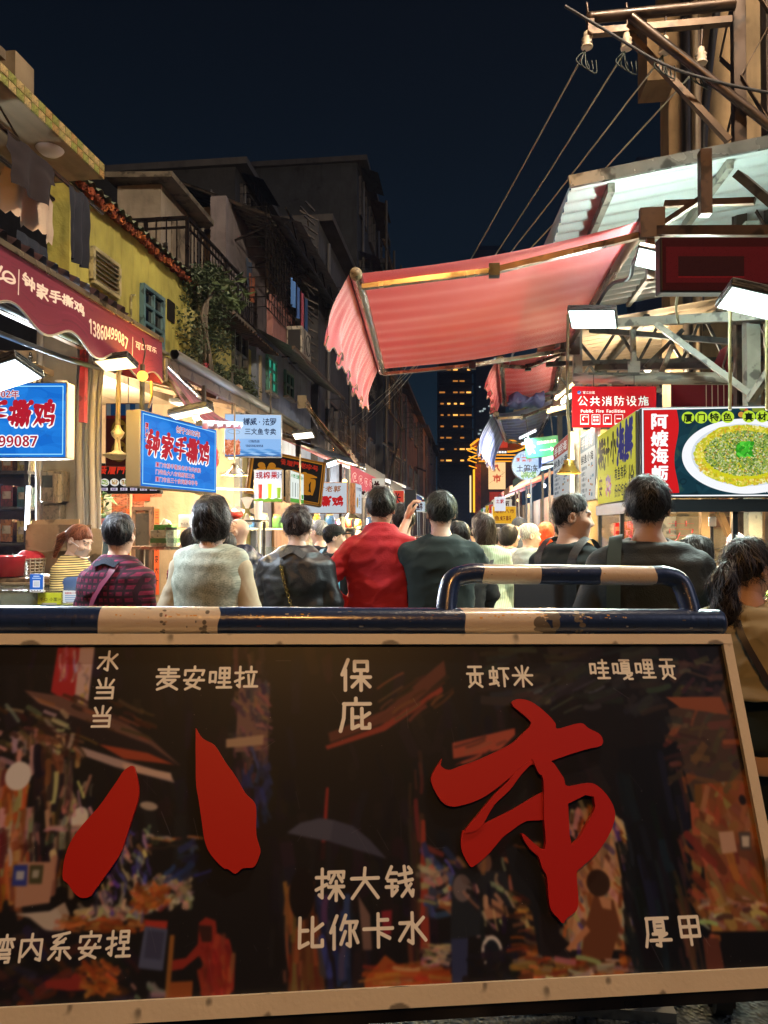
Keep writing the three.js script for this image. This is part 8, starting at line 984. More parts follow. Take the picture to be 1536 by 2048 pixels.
    dabs(24, 290, 1670, 400, 1700, [[170, 90, 50], [150, 120, 96], [60, 40, 34]], 30, 6, 0.1, 0.1); blob([150, 116, 90], 298, 1612, 16, 7, 0.2); dabs(16, 330, 1690, 410, 1760, BL, 40, 14, -0.4, 0.5);
    // things under the stall, the crouching figure
    dabs(130, -60, 1870, 260, 2020, [...DK, [60, 30, 20], [90, 40, 20], [40, 34, 44]], 60, 16, 0.1, 0.8); poly([120, 34, 26], 90, 1962, 140, 1956, 150, 1946, 172, 1950, 176, 1980, 140, 1982, 92, 1976); dabs(40, 170, 1930, 240, 1985, OR, 36, 9, 0.1, 0.8); poly([70, 66, 78], 290, 1852, 336, 1858, 326, 1942, 276, 1936); poly([52, 48, 60], 296, 1860, 330, 1864, 322, 1920, 288, 1916); poly([150, 40, 28], 290, 1840, 336, 1842, 334, 1858, 290, 1852); poly([130, 72, 30], 340, 1870, 350, 1870, 338, 2010, 328, 2010); poly([130, 60, 26], 340, 1964, 386, 1962, 384, 2012, 336, 2014);
    poly([128, 34, 24], 398, 1846, 412, 1834, 432, 1842, 434, 1866, 460, 1882, 470, 1930, 468, 1980, 440, 2008, 408, 2008, 402, 1976, 416, 1944, 398, 1912, 366, 1938, 344, 1942, 346, 1920, 372, 1916, 396, 1888); poly([48, 22, 18], 396, 1850, 424, 1852, 424, 1884, 404, 1884); dabs(40, 402, 1880, 464, 2004, [[150, 46, 28], [110, 26, 20], [160, 66, 36]], 40, 10, 1.3, 0.5); dabs(18, 250, 1970, 320, 2010, [[120, 96, 80], [40, 34, 34]], 30, 8, 0.5, 1);
    // street in the middle: roofs, the umbrella, walkers
    poly([84, 40, 30], 656, 1466, 770, 1420, 888, 1320, 892, 1350, 800, 1434, 660, 1486); poly([128, 44, 32], 650, 1492, 760, 1452, 884, 1372, 886, 1384, 770, 1462, 654, 1500); dabs(26, 760, 1360, 890, 1440, BR, 60, 7, -0.6, 0.1); poly([126, 34, 28], 652, 1575, 658, 1575, 650, 1720, 640, 1720); poly([150, 60, 40], 904, 1486, 1030, 1456, 1030, 1470, 1000, 1500, 906, 1518); dabs(12, 900, 1480, 1010, 1520, [[150, 66, 44], [60, 34, 30]], 70, 6, -0.3, 0.05);
    dabs(100, 540, 1700, 900, 1960, DK, 80, 26, 1.5, 0.2); dabs(40, 820, 1520, 850, 1990, [[74, 40, 30], [52, 30, 26], [104, 40, 28]], 90, 10, 1.55, 0.06);
    poly([66, 58, 62], 573, 1666, 600, 1646, 640, 1636, 668, 1640, 668, 1684, 640, 1680); poly([56, 50, 56], 668, 1640, 706, 1652, 740, 1680, 774, 1718, 720, 1702, 660, 1684);
    poly([112, 62, 34], 572, 1780, 600, 1740, 620, 1742, 600, 1774, 586, 1810, 586, 1836, 566, 1830); poly([88, 46, 24], 584, 1860, 640, 1860, 652, 2000, 578, 2000); dabs(46, 566, 1800, 648, 2000, [[110, 52, 26], [80, 34, 20], [130, 74, 40]], 80, 8, 1.55, 0.12); blob([20, 14, 14], 604, 1788, 22, 40); dabs(30, 640, 1800, 700, 1990, [...BL, [70, 52, 60]], 70, 14, 1.5, 0.2); poly([120, 30, 34], 762, 1822, 784, 1820, 782, 1870, 766, 1872); poly([132, 44, 30], 842, 1640, 850, 1640, 860, 1900, 840, 1900); poly([104, 70, 56], 716, 1790, 740, 1830, 744, 1900, 726, 1900);
    poly([140, 60, 26], 728, 1960, 770, 1910, 810, 1940, 900, 1940, 900, 1982, 730, 1986); dabs(60, 730, 1930, 900, 1985, [...OR, [150, 50, 24], [176, 110, 60]], 60, 9, 0.02, 0.15); dabs(40, 850, 1890, 900, 1930, CR, 30, 6, 0, 0.3);
    // right: people at the stall
    dabs(80, 850, 1700, 930, 1830, [[60, 70, 110], ...CR, [150, 70, 40], [40, 44, 60]], 36, 12, 0.6, 1.2); blob([26, 26, 28], 932, 1780, 26, 36); poly([30, 30, 32], 905, 1760, 955, 1750, 968, 1870, 900, 1880); poly([44, 44, 62], 902, 1878, 936, 1876, 934, 1980, 904, 1982); blob([104, 66, 50], 968, 1725, 14, 18); poly([30, 28, 30], 950, 1745, 1010, 1740, 1030, 1810, 980, 1830); blob([96, 74, 66], 924, 1776, 17, 22); poly([148, 92, 62], 970, 1790, 1012, 1812, 1018, 1834, 966, 1840); dabs(50, 940, 1720, 1060, 1880, [[150, 76, 44], ...CR, ...DK], 40, 10, 0.9, 0.8); blob([190, 180, 170], 984, 1905, 19, 26); blob([20, 24, 28], 984, 1906, 14, 20); dabs(40, 940, 1900, 1050, 1980, DK, 40, 14, 0.3, 1);
    dabs(130, 1030, 1690, 1110, 1960, [...OR, ...BR, [176, 110, 60]], 40, 10, 0.05, 0.3); poly([22, 20, 22], 1010, 1690, 1070, 1700, 1096, 1790, 1100, 1920, 1080, 1930, 1060, 1800, 1026, 1780); poly([30, 22, 22], 1076, 1830, 1180, 1820, 1180, 1910, 1080, 1920);
    poly([176, 112, 70], 1120, 1760, 1180, 1700, 1225, 1650, 1240, 1700, 1250, 1900, 1140, 1900); dabs(180, 1130, 1620, 1262, 1900, [...OR, ...CR, ...CR, [70, 48, 84], [90, 44, 26]], 40, 12, 1.3, 0.6); poly([96, 48, 26], 1188, 1790, 1226, 1800, 1240, 1850, 1222, 1920, 1160, 1922, 1170, 1850); poly([170, 104, 66], 1196, 1792, 1222, 1800, 1222, 1820, 1204, 1816); blob([50, 28, 18], 1196, 1766, 22, 22, 0.3); poly([168, 98, 60], 1180, 1862, 1140, 1904, 1130, 1898, 1172, 1850); dabs(90, 1045, 1918, 1272, 1974, [...OR, ...CR, [80, 40, 20]], 46, 12, 0.03, 0.25);
    poly([14, 14, 16], 1236, 1500, 1360, 1480, 1400, 1700, 1420, 1960, 1280, 1966, 1262, 1760); dabs(60, 1240, 1560, 1400, 1940, [[18, 18, 20], [24, 26, 34], [14, 12, 12]], 120, 20, 1.5, 0.06); dabs(30, 1360, 1560, 1396, 1960, [[96, 52, 34], [70, 40, 30], [50, 30, 30]], 110, 9, 1.45, 0.05);
    poly([120, 62, 32], 1386, 1560, 1500, 1550, 1560, 1900, 1424, 1880); dabs(130, 1390, 1560, 1545, 1870, [[140, 76, 40], [120, 62, 30], [150, 92, 56], [104, 50, 26]], 70, 22, 1.3, 0.9); poly([170, 116, 84], 1436, 1664, 1466, 1662, 1474, 1704, 1444, 1708); poly([70, 52, 42], 1476, 1664, 1500, 1664, 1502, 1700, 1480, 1700); poly([176, 140, 110], 1482, 1672, 1498, 1672, 1498, 1694, 1484, 1694); blob([30, 20, 18], 1484, 1600, 7, 9); dabs(40, 1400, 1800, 1540, 1850, [...CR, [120, 46, 26], [60, 34, 24]], 34, 10, 0.1, 0.6); poly([16, 13, 13], 1400, 1864, 1560, 1862, 1560, 1960, 1450, 1960, 1440, 1870); poly([84, 40, 28], 1404, 1876, 1436, 1876, 1450, 1946, 1414, 1950);
    poly([66, 44, 32], 1336, 1420, 1452, 1380, 1486, 1560, 1380, 1570); dabs(90, 1340, 1320, 1480, 1570, [[90, 58, 42], [70, 46, 36], [120, 60, 36], [52, 36, 30]], 60, 16, -0.4, 0.7); poly([126, 60, 34], 1330, 1394, 1440, 1394, 1456, 1430, 1360, 1416); dabs(90, 990, 1300, 1330, 1420, [[44, 38, 34], [36, 32, 30], [56, 46, 40]], 80, 20, -0.3, 0.4); dabs(12, 1060, 1340, 1220, 1420, [[96, 84, 74], [72, 60, 54]], 60, 6, -0.5, 0.2);
    { const cp2 = document.createElement('canvas'); cp2.width = CW; cp2.height = CH; cp2.getContext('2d').drawImage(g.canvas, 0, 0); g.filter = 'blur(2.6px)'; g.drawImage(cp2, 0, 0); g.filter = 'none'; g.fillStyle = 'rgba(14,10,9,0.18)'; g.fillRect(0, 0, CW, CH); }
    // scratches and flecks
    for (let i = 0; i < 60; i++) { const q = cp(rnd(-40, 1440), rnd(1300, 1950)); g.strokeStyle = ink(120, 100, 90, rnd(0.1, 0.4)); g.lineWidth = rnd(0.5, 1.6); g.beginPath(); g.moveTo(...q); g.lineTo(q[0] + rnd(-12, 40), q[1] + rnd(-20, 60)); g.stroke(); }
    for (let i = 0; i < 120; i++) { const q = cp(rnd(-40, 1500), rnd(1300, 1980)); g.fillStyle = ink(150, 124, 104, rnd(0.2, 0.6)); g.fillRect(q[0], q[1], rnd(0.8, 2.4), rnd(0.8, 2.4)); }
    // lettering
    const tx = (t, px, py, pw, o = {}) => { const a = cp(px, py), b = cp(px + pw, py); cjk(g, t, a[0], a[1], b[0] - a[0], ink(200, 160, 126), { w: 0.12, ...o }); };
    tx('水当当', 198, 1302, 43, { vertical: true, gap: 0.28 }); tx('麦安哩拉', 315, 1334, 46, { gap: 0.14 }); tx('保庇', 680, 1318, 62, { vertical: true, gap: 0.24 }); tx('贡虾米', 928, 1332, 41, { gap: 0.16 }); tx('哇嘎哩贡', 1176, 1318, 39, { gap: 0.17 });
    tx('探大钱', 632, 1738, 57, { gap: 0.22 }); tx('比你卡水', 588, 1834, 60, { gap: 0.16 }); tx('厚甲', 1284, 1832, 52, { gap: 0.25 }); tx('湾内系安捏', -18, 1872, 50, { gap: 0.18 });
  }, true, false);
  const board = wp('board', bx(UL * -1 - 0.02, -WB - 0.02, 0.014, 0, 0, 0), paintM(0x3a3430, 0.7));
  const basis = new THREE.Matrix4().makeBasis(U, W, N), place = (g, u, w, n) => g.applyMatrix4(basis).translate(...A3(onB(u, w, n)));
  board.geometry.dispose(); board.geometry = place(bx(-UL - 0.02, -WB - 0.02, 0.014), UL / 2, WB / 2, -0.008).applyMatrix4(root.matrixWorld.clone().invert());
  wp('poster_print', quad(onB(u0, w0, 0.002), onB(u1, w0, 0.002), onB(u1, w1, 0.002), onB(u0, w1, 0.002)), mat(0xffffff, 0.38, { map: print, specularIntensity: 0.6 }));
  const T_frame = fieldTex(256, (x, y, tn) => { const g = 0.93 + 0.06 * oct(x, y, tn, 4, 4) - 0.4 * sst(0.3, 0.42, oct(x, y + 0.3, tn, 14, 3)); return [g, g * 0.98, g * 0.94]; }, true);
  // white frame strips
  const fm = mat(0xd9cfb8, 0.55, { map: T_frame, bumpMap: scaled(T_fine, 3), bumpScale: 0.0006 });
  wp('frame_strip', place(bx(-UL, 0.03, 0.02), UL / 2, -0.015, 0.006), fm); wp('frame_strip', place(bx(-UL, 0.045, 0.02), UL / 2, WB + 0.0225, 0.006), fm);
  wp('frame_strip', place(bx(0.03, -WB - 0.075, 0.018), -0.015, (WB - 0.03 + 0.045) / 2, 0.006), fm); wp('frame_strip', place(bx(0.03, -WB - 0.075, 0.018), UL + 0.015, (WB - 0.03 + 0.045) / 2, 0.006), fm);
  wp('bottom_rail', place(bx(-UL - 0.04, 0.03, 0.03), UL / 2, WB - 0.018, -0.02), metalM(0x1b1a19, 0.6, 0.3));
  // raised red characters
  const redM = mat(0xb01208, 0.42, { bumpMap: scaled(T_fine, 2), bumpScale: 0.0002 });
  const raised = (pts, holes, n) => {
    const L = (a) => { const o = []; for (let i = 0; i < a.length; i += 2) { const [u, w] = local(a[i], a[i + 1]); o.push(new THREE.Vector2(u, w)); } return o; }, sh = new THREE.Shape(new THREE.SplineCurve(L(pts).concat([L(pts)[0]])).getPoints(pts.length * 2));
    for (const h of holes) sh.holes.push(new THREE.Path(L(h)));
    return new THREE.ExtrudeGeometry(sh, { depth: n, bevelEnabled: false }).applyMatrix4(basis).translate(...A3(onB(0, 0, 0.004)));
  };
  const ba = wp('raised_character', raised([264, 1532, 271, 1535, 277, 1559, 280, 1579, 278, 1602, 267, 1637, 257, 1668, 244, 1705, 217, 1746, 193, 1779, 184, 1791, 166, 1794, 152, 1784, 140, 1766, 130, 1757, 130, 1735, 135, 1708, 146, 1681, 162, 1657, 180, 1636, 203, 1610, 234, 1566, 250, 1542], [], 0.012), redM);
  wp('stroke', raised([393, 1457, 406, 1477, 430, 1491, 450, 1522, 474, 1556, 491, 1586, 508, 1603, 513, 1620, 513, 1668, 521, 1698, 519, 1712, 508, 1733, 487, 1735, 472, 1746, 457, 1737, 447, 1734, 423, 1708, 411, 1681, 404, 1634, 399, 1600, 394, 1569, 393, 1518], [], 0.012), redM, ba);
  const shi = wp('raised_character', raised([882, 1518, 880, 1532, 896, 1540, 920, 1532, 954, 1520, 987, 1505, 1020, 1488, 1036, 1474, 1058, 1451, 1053, 1439, 1036, 1424, 1023, 1413, 1021, 1405, 1035, 1399, 1060, 1405, 1089, 1427, 1107, 1447, 1112, 1458, 1156, 1447, 1173, 1457, 1197, 1471, 1199, 1491, 1165, 1500, 1100, 1522, 1090, 1534, 1060, 1530, 1020, 1553, 987, 1579, 953, 1600, 906, 1613, 882, 1603, 865, 1576, 860, 1556, 872, 1532], [], 0.012), redM);
  wp('stroke', raised([1066, 1522, 1040, 1548, 1016, 1580, 985, 1610, 957, 1655, 926, 1664, 950, 1632, 985, 1590, 1015, 1560, 1045, 1528], [], 0.0145), redM, shi);
  wp('stroke', raised([923, 1661, 957, 1650, 1020, 1620, 1096, 1580, 1096, 1634, 1050, 1642, 1020, 1661, 1001, 1676, 974, 1708, 947, 1730, 937, 1730, 922, 1702, 920, 1678], [], 0.0095), redM, shi);
  wp('stroke', raised([1060, 1518, 1096, 1522, 1115, 1545, 1123, 1557, 1130, 1572, 1172, 1566, 1190, 1572, 1208, 1590, 1222, 1615, 1223, 1640, 1209, 1674, 1185, 1708, 1158, 1732, 1148, 1745, 1151, 1790, 1148, 1817, 1128, 1834, 1121, 1844, 1111, 1834, 1097, 1817, 1092, 1790, 1089, 1752, 1080, 1735, 1072, 1712, 1057, 1698, 1043, 1678, 1042, 1666, 1084, 1697, 1083, 1630, 1082, 1560, 1072, 1545], [[1131, 1607, 1165, 1590, 1182, 1593, 1185, 1613, 1182, 1622, 1165, 1654, 1151, 1678, 1138, 1690, 1134, 1668]], 0.017), redM, shi);
  // striped tube and handle
  const bands = (list, chips, L, seed) => canvasTex(256, 2048, (g) => {
    seedN = seed; g.fillStyle = '#1c2e52'; g.fillRect(0, 0, 256, 2048);
    for (let i = 0; i < 900; i++) { g.fillStyle = pick(['rgba(34,52,92,.35)', 'rgba(12,20,40,.4)', 'rgba(60,74,110,.12)']); g.fillRect(rnd(256), rnd(2048), rnd(2, 30), rnd(1, 5)); }
    for (const [a, b] of list) { g.fillStyle = '#cdbfa9'; g.beginPath(); for (let x = 0; x <= 256; x += 8) g.lineTo(x, 2048 * (1 - a) + 10 * noise(x * 0.03, a * 50)); for (let x = 256; x >= 0; x -= 8) g.lineTo(x, 2048 * (1 - b) + 10 * noise(x * 0.03, b * 50)); g.fill(); }
    for (const [t, r, k] of chips) { g.fillStyle = k ? '#6d665a' : '#1b2336'; for (let i = 0; i < 14; i++) { g.beginPath(); g.ellipse(rnd(150, 256), 2048 * (1 - t) + rnd(-r, r), rnd(4, r * 0.8), rnd(4, r * 0.6), rnd(3), 0, 7); g.fill(); } }
    for (let i = 0; i < 160; i++) { g.fillStyle = pick(['#b98a4a', '#d8d2c6', '#8a3a2a', '#0d1220']); g.globalAlpha = rnd(0.3, 0.9); g.fillRect(rnd(256), rnd(2048), rnd(1, 6), rnd(1, 12)); } g.globalAlpha = 1;
    for (let i = 0; i < 120; i++) { g.fillStyle = pick(['#c9892e', '#d9c09a']); g.fillRect(168 + rnd(-6, 6), 2048 * (1 - pick(list)[1] - rnd(-0.12, 0.12)), rnd(1, 5), rnd(1, 9)); }
  });
  const uAt = (px) => local(px, 1240)[0], TA = UL - 0.06, TB = uAt(1454), tt = (px) => (uAt(px) - TA) / (TB - TA), tz = 0.045, r = 0.043;
  const tubeM = (t) => mat(0xffffff, 0.28, { map: t, clearcoat: 0.6, clearcoatRoughness: 0.16, bumpMap: scaled(T_fine, 1, 8), bumpScale: 0.001 });
  const tg = rod(onB(TA, tz, -0.03), onB(TB - 0.018, tz, -0.03), r, 40);
  const top = wp('top_tube', [tg], tubeM(bands([[tt(-560), tt(-320)], [tt(198), tt(440)], [tt(936), tt(1092)]], [[tt(1105), 34, 1], [tt(1165), 12, 1], [tt(415), 9, 1], [tt(330), 5, 1]], 1, 3)));
  wp('end_cap', aim(lathe([[r, 0], [r * 0.97, 0.008], [r * 0.85, 0.015], [0, 0.018]].map(([a, b]) => [a, b - 0.009]), 28), onB(TB - 0.018, tz, -0.03), onB(TB, tz, -0.03)), mat(0x1c2e52, 0.3, { clearcoat: 0.5 }), top);
  const h0 = uAt(918), h1 = uAt(1380), hy = tz + 0.152, hr = 0.031, pts = [[h0 - 0.03, tz + 0.01], [h0 - 0.028, tz + 0.06], [h0 - 0.005, hy - 0.02], [h0 + 0.05, hy], [h0 + 0.12, hy], [(h0 + h1) / 2, hy], [h1 - 0.1, hy], [h1 - 0.04, hy], [h1 + 0.004, hy - 0.02], [h1 + 0.022, tz + 0.06], [h1 + 0.024, tz + 0.01]].map(([u, w]) => onB(u, w, -0.03));
  const hg = new THREE.TubeGeometry(new THREE.CatmullRomCurve3(pts, false, 'centripetal'), 90, hr, 24), huv = hg.attributes.uv; for (let i = 0; i < huv.count; i++) huv.setXY(i, huv.getY(i), huv.getX(i));
  wp('handle', hg, tubeM(bands([[0.225, 0.405], [0.6, 0.78]], [[0.715, 9, 0], [0.69, 6, 0]], 1, 9)));
  // legs, castors and counterweight behind the board
  const dk = metalM(0x2a2724, 0.6, 0.4), foot = (u, dz) => { const p = onB(u, WB); return V(p.x, 0.09, p.z + dz); };
  for (const u of [UL + 0.25, -0.42, -0.2]) { const a = onB(u, -0.06, -0.03), b = foot(u, -0.42 + 0.03); wp('rear_leg', rod(a, b, 0.018), dk); }
  wp('cross_bar', bar(foot(UL + 0.2, -0.4), foot(-0.1, -0.4), 0.035), dk); wp('cross_bar', bar(foot(UL + 0.3, -0.2).setY(0.3), foot(-0.15, -0.2).setY(0.3), 0.03), dk);
  for (const [px, py] of [[1282, 2010], [1438, 2000]]) {
    const c = onZ(px, py, onB(-0.3, WB).z - 0.38), fork = wp('castor', [bx(0.012, 0.09, 0.05, c.x - 0.034, 0.075, c.z), bx(0.012, 0.09, 0.05, c.x + 0.034, 0.075, c.z), bx(0.08, 0.012, 0.07, c.x, 0.125, c.z), cyl(0.014, 0.014, 0.12, c.x, 0.18, c.z)], metalM(0x3b2f24, 0.7, 0.4));
    wp('wheel', new THREE.CylinderGeometry(0.052, 0.052, 0.048, 24).rotateZ(Math.PI / 2).translate(c.x, 0.054, c.z), mat(px < 1300 ? 0x8a6f3c : 0x17150f, 0.6), fork);
  }
}
// ---------- people ----------
const checkT = canvasTex(256, 256, (g) => { g.fillStyle = '#2a0d22'; g.fillRect(0, 0, 256, 256); for (let i = 0; i < 4; i++) for (let j = 0; j < 4; j++) { g.fillStyle = (i + j) % 2 ? '#6a1338' : '#4a0f30'; g.fillRect(i * 64 + 6, j * 64 + 6, 46, 40); g.fillStyle = '#7d1a44'; g.fillRect(i * 64 + 12, j * 64 + 12, 22, 12); } });
const stripeT = canvasTex(64, 256, (g) => { g.fillStyle = '#c8b070'; g.fillRect(0, 0, 64, 256); for (let i = 0; i < 8; i++) { g.fillStyle = '#3a3026'; g.fillRect(0, i * 32, 64, 14); } });
const brocadeT = canvasTex(512, 512, (g) => { seedN = 55; g.fillStyle = '#9aa294'; g.fillRect(0, 0, 512, 512); for (let i = 0; i < 520; i++) { g.fillStyle = pick(['rgba(190,198,182,.35)', 'rgba(112,122,108,.35)', 'rgba(210,216,200,.25)']); const x = rnd(512), y = rnd(512); for (let k = 0; k < 5; k++) { g.beginPath(); g.ellipse(x + 14 * Math.cos(k * 1.256), y + 14 * Math.sin(k * 1.256), 9, 5, k * 1.256, 0, 7); g.fill(); } } });
const spotT = canvasTex(128, 128, (g) => { g.fillStyle = '#6a1c34'; g.fillRect(0, 0, 128, 128); g.fillStyle = '#d8a8b0'; for (let i = 0; i < 16; i++) { g.beginPath(); g.arc(16 + (i % 4) * 32, 16 + Math.floor(i / 4) * 32, 4, 0, 7); g.fill(); } });
const fab = (tx, r, o = {}) => mat(0xffffff, 0.9, { map: scaled(tx, r), bumpMap: scaled(T_weave, 12), bumpScale: 0.0006, ...o });
const leather = mat(0x17191c, 0.42, { bumpMap: scaled(T_fine, 8), bumpScale: 0.0012, clearcoat: 0.15, clearcoatRoughness: 0.4 });
const black = clothM(0x14171a), teal = clothM(0x1e2c2c), A = (x, y, z) => [x, y, z];
const part = (p, n, g, m) => mesh(n, g, m, p.root);
function backpack(p, m, y = 1.2, w = 0.28, h = 0.36, d = 0.14) { const z = p.back(0, y).z, b = part(p, 'backpack', rb(w, h, d, 0.05, 0, y, z + d / 2 - 0.01), m); mesh('pocket', rb(w * 0.75, h * 0.4, 0.05, 0.02, 0, y - h * 0.2, z + d + 0.0), m, b); for (const s of [-1, 1]) mesh('shoulder_strap', strap([p.back(s * 0.1, y + h * 0.4), p.back(s * 0.11, 1.4, 0.02), V(s * 0.115, 1.485, 0.0), p.front(s * 0.12, 1.38, 0.012), p.front(s * 0.13, 1.15, 0.012)], 0.05), m, b); return b; }
{ // maroon checked jacket
  const p = person({ px: 236, top: 1028, d: 3.75, label: 'person in maroon checked jacket with sling strap, short dark hair, by the left counter', rot: -0.06, wide: 1.06, top_: { m: fab(checkT, 7), ease: 0.035, hem: 0.72, collar: 0.6, fold: 0.008, name: 'checked_jacket', flare: 0.02 }, hair: { style: 'short', c: 0x17161a, mess: 1 }, skin: 'c', head: [0.15, 0.1] });
  part(p, 'collar', strap([p.back(-0.07, 1.43, 0.005), p.back(0, 1.45, 0.004), p.back(0.07, 1.43, 0.005)], 0.05), clothM(0x1a2230)); part(p, 'sling_strap', strap([V(0.06, 1.46, 0.08), p.back(0.05, 1.4, 0.006), p.back(-0.04, 1.25, 0.006), p.back(-0.12, 1.05, 0.006), p.back(-0.17, 0.9, 0.01)], 0.04), mat(0x6a2440, 0.5));
}
{ // brocade vest
  const p = person({ px: 424, top: 996, d: 3.65, label: 'person in pale brocade vest with cream sleeves and bobbed dark hair', rot: -0.05, wide: 1.0, arms: armsDown({ out: 0.23 }), top_: { m: clothM(0xb4a890), ease: -0.002, hem: 0.85, fold: 0.006, sr: [0.06, 0.058, 0.056], name: 'cream_shirt' }, hair: { style: 'bob', c: 0x1a1512, mess: 1.3, len: 1.3 }, skin: 'c', head: [-0.1, 0.05], strands: 700 });
  part(p, 'brocade_vest', netGeo(nets((x, y, z) => smax(smin(torso(x, y, z, 0.034, 0.68, 1.45, { flare: 0.03 }), cap(Math.abs(x), y, z, [0.06, 1.425, 0.012], [0.15, 1.39, 0.01], 0.05, 0.062), 0.04), -(Math.abs(x) < 0.07 && z < 0.03 && y > 1.2 ? Math.abs(x) - 0.07 : 1), 0.02), [-0.3, 0.6, -0.28], [0.3, 1.5, 0.28], 0.013), (x, y, z) => 0.008 * fbm(x * 7, y * 4, z * 7, 3)), fab(brocadeT, 3, { roughness: 0.7 }));
}
{ // black leather jacket with chain bag
  const p = person({ px: 594, top: 1014, d: 4.15, label: 'person in black leather jacket with chain strap bag, short wavy hair', rot: 0.02, wide: 1.04, arms: armsDown({ out: 0.235 }), top_: { m: leather, ease: 0.036, hem: 0.7, collar: 0.7, fold: 0.011, fr: 0.9, sr: [0.07, 0.064, 0.06], name: 'leather_jacket', flare: 0.05 }, hair: { style: 'short', c: 0x231a18, mess: 2 }, skin: 'c', strands: 800 });
  part(p, 'collar', strap([p.back(-0.08, 1.42, 0.012), p.back(0, 1.455, 0.006), p.back(0.08, 1.42, 0.012)], 0.06), leather);
  const path = new THREE.CatmullRomCurve3([V(-0.07, 1.45, 0.06), p.back(-0.06, 1.36, 0.012), p.back(-0.02, 1.2, 0.012), p.back(0.05, 1.0, 0.012), p.back(0.1, 0.86, 0.03)]), links = []; for (let i = 12; i <= 46; i++) { const q = path.getPoint(i / 46), d = path.getTangent(i / 46); links.push(new THREE.TorusGeometry(0.009, 0.0032, 6, 10).scale(1, 1.5, 1).rotateY(i % 2 ? 1.57 : 0).applyQuaternion(new THREE.Quaternion().setFromUnitVectors(Yup, d)).translate(q.x, q.y, q.z)); }
  part(p, 'leather_strap', strap([path.getPoint(0), path.getPoint(0.1), path.getPoint(0.2), path.getPoint(0.27)], 0.014), leather); part(p, 'chain', links, metalM(0xb09a5a, 0.3, 0.9)); const bag = part(p, 'shoulder_bag', netGeo(nets((x, y, z) => ell(x, y, z, 0.13, 0.79, 0.21, 0.13, 0.085, 0.05), [-0.02, 0.68, 0.13], [0.28, 0.9, 0.28], 0.012), (x, y, z) => 0.004 * noise(x * 20, y * 20, z * 20)), leather);
  mesh('zip', tube([V(0.03, 0.85, 0.245), V(0.13, 0.87, 0.256), V(0.23, 0.85, 0.245)], 0.003), metalM(0xb09a5a, 0.3, 0.9), bag); part(p, 'pink_flap', quad(p.back(0.15, 0.8, 0.02), p.back(0.2, 0.76, 0.02), p.back(0.17, 0.93, 0.02), p.back(0.15, 0.95, 0.02)), mat([0.8, 0.02, 0.22], 0.6));
}
{ // red jacket, hands on hips
  const hip = (k) => ARM([k * 0.175, 1.38, 0.01], [k * 0.36, 1.13, 0.1], [k * 0.19, 0.965, 0.02]);
  const p = person({ px: 762, top: 976, d: 4.35, label: 'man in red half zip jacket, both hands on his hips', rot: 0, wide: 1.05, arms: [hip(-1), hip(1)], hands: [-1, 1].map((k) => ({ dir: [-k * 0.75, -0.55, 0.35], side: [0, -0.4, 0.9], curl: 0.6 })), top_: { m: mat([0.42, 0.014, 0.025], 0.85, { bumpMap: scaled(T_fine, 10), bumpScale: 0.002, sheen: 0.35, sheenColor: new THREE.Color(0.8, 0.15, 0.15), sheenRoughness: 0.7 }), ease: 0.034, hem: 0.985, collar: 1.3, neck: 0.064, fold: 0.014, fr: 0.9, sr: [0.074, 0.07, 0.05], name: 'red_jacket' }, pants: { m: clothM(0x15171a) }, hair: { style: 'short', c: 0x15130f, mess: 1.4 }, skin: 'a', cell: 0.012, strands: 600 });
  for (const s of [-1, 1]) part(p, 'cuff', new THREE.TorusGeometry(0.05, 0.014, 8, 20).rotateX(1.2).rotateY(s * 0.6).translate(s * 0.2, 0.985, 0.03), clothM(0x7a0a12)); part(p, 'waistband', netGeo(nets((x, y, z) => Math.max(torso(x, y, z, 0.03, 0.95, 1.01), 0), [-0.3, 0.9, -0.25], [0.3, 1.05, 0.25], 0.014)), clothM(0x600a10));
  for (const s of [-1, 1]) part(p, 'yellow_patch', Array.from({ length: 14 }, (_, i) => { const a = i / 14 * 3.6 - 0.3, b = (i + 1) / 14 * 3.6 - 0.3, q = (t, r) => { const x = s * 0.062 + r * Math.cos(t), y = 0.83 + r * 0.8 * Math.sin(t); return V(x, y, 0.008 + 0.156 * Math.sqrt(Math.max(0.05, 1 - (x / 0.2) ** 2)) + 0.016); }; return quad(q(a, 0.034), q(b, 0.034), q(b, 0.058), q(a, 0.058)); }), mat([0.6, 0.5, 0.06], 0.6));
}
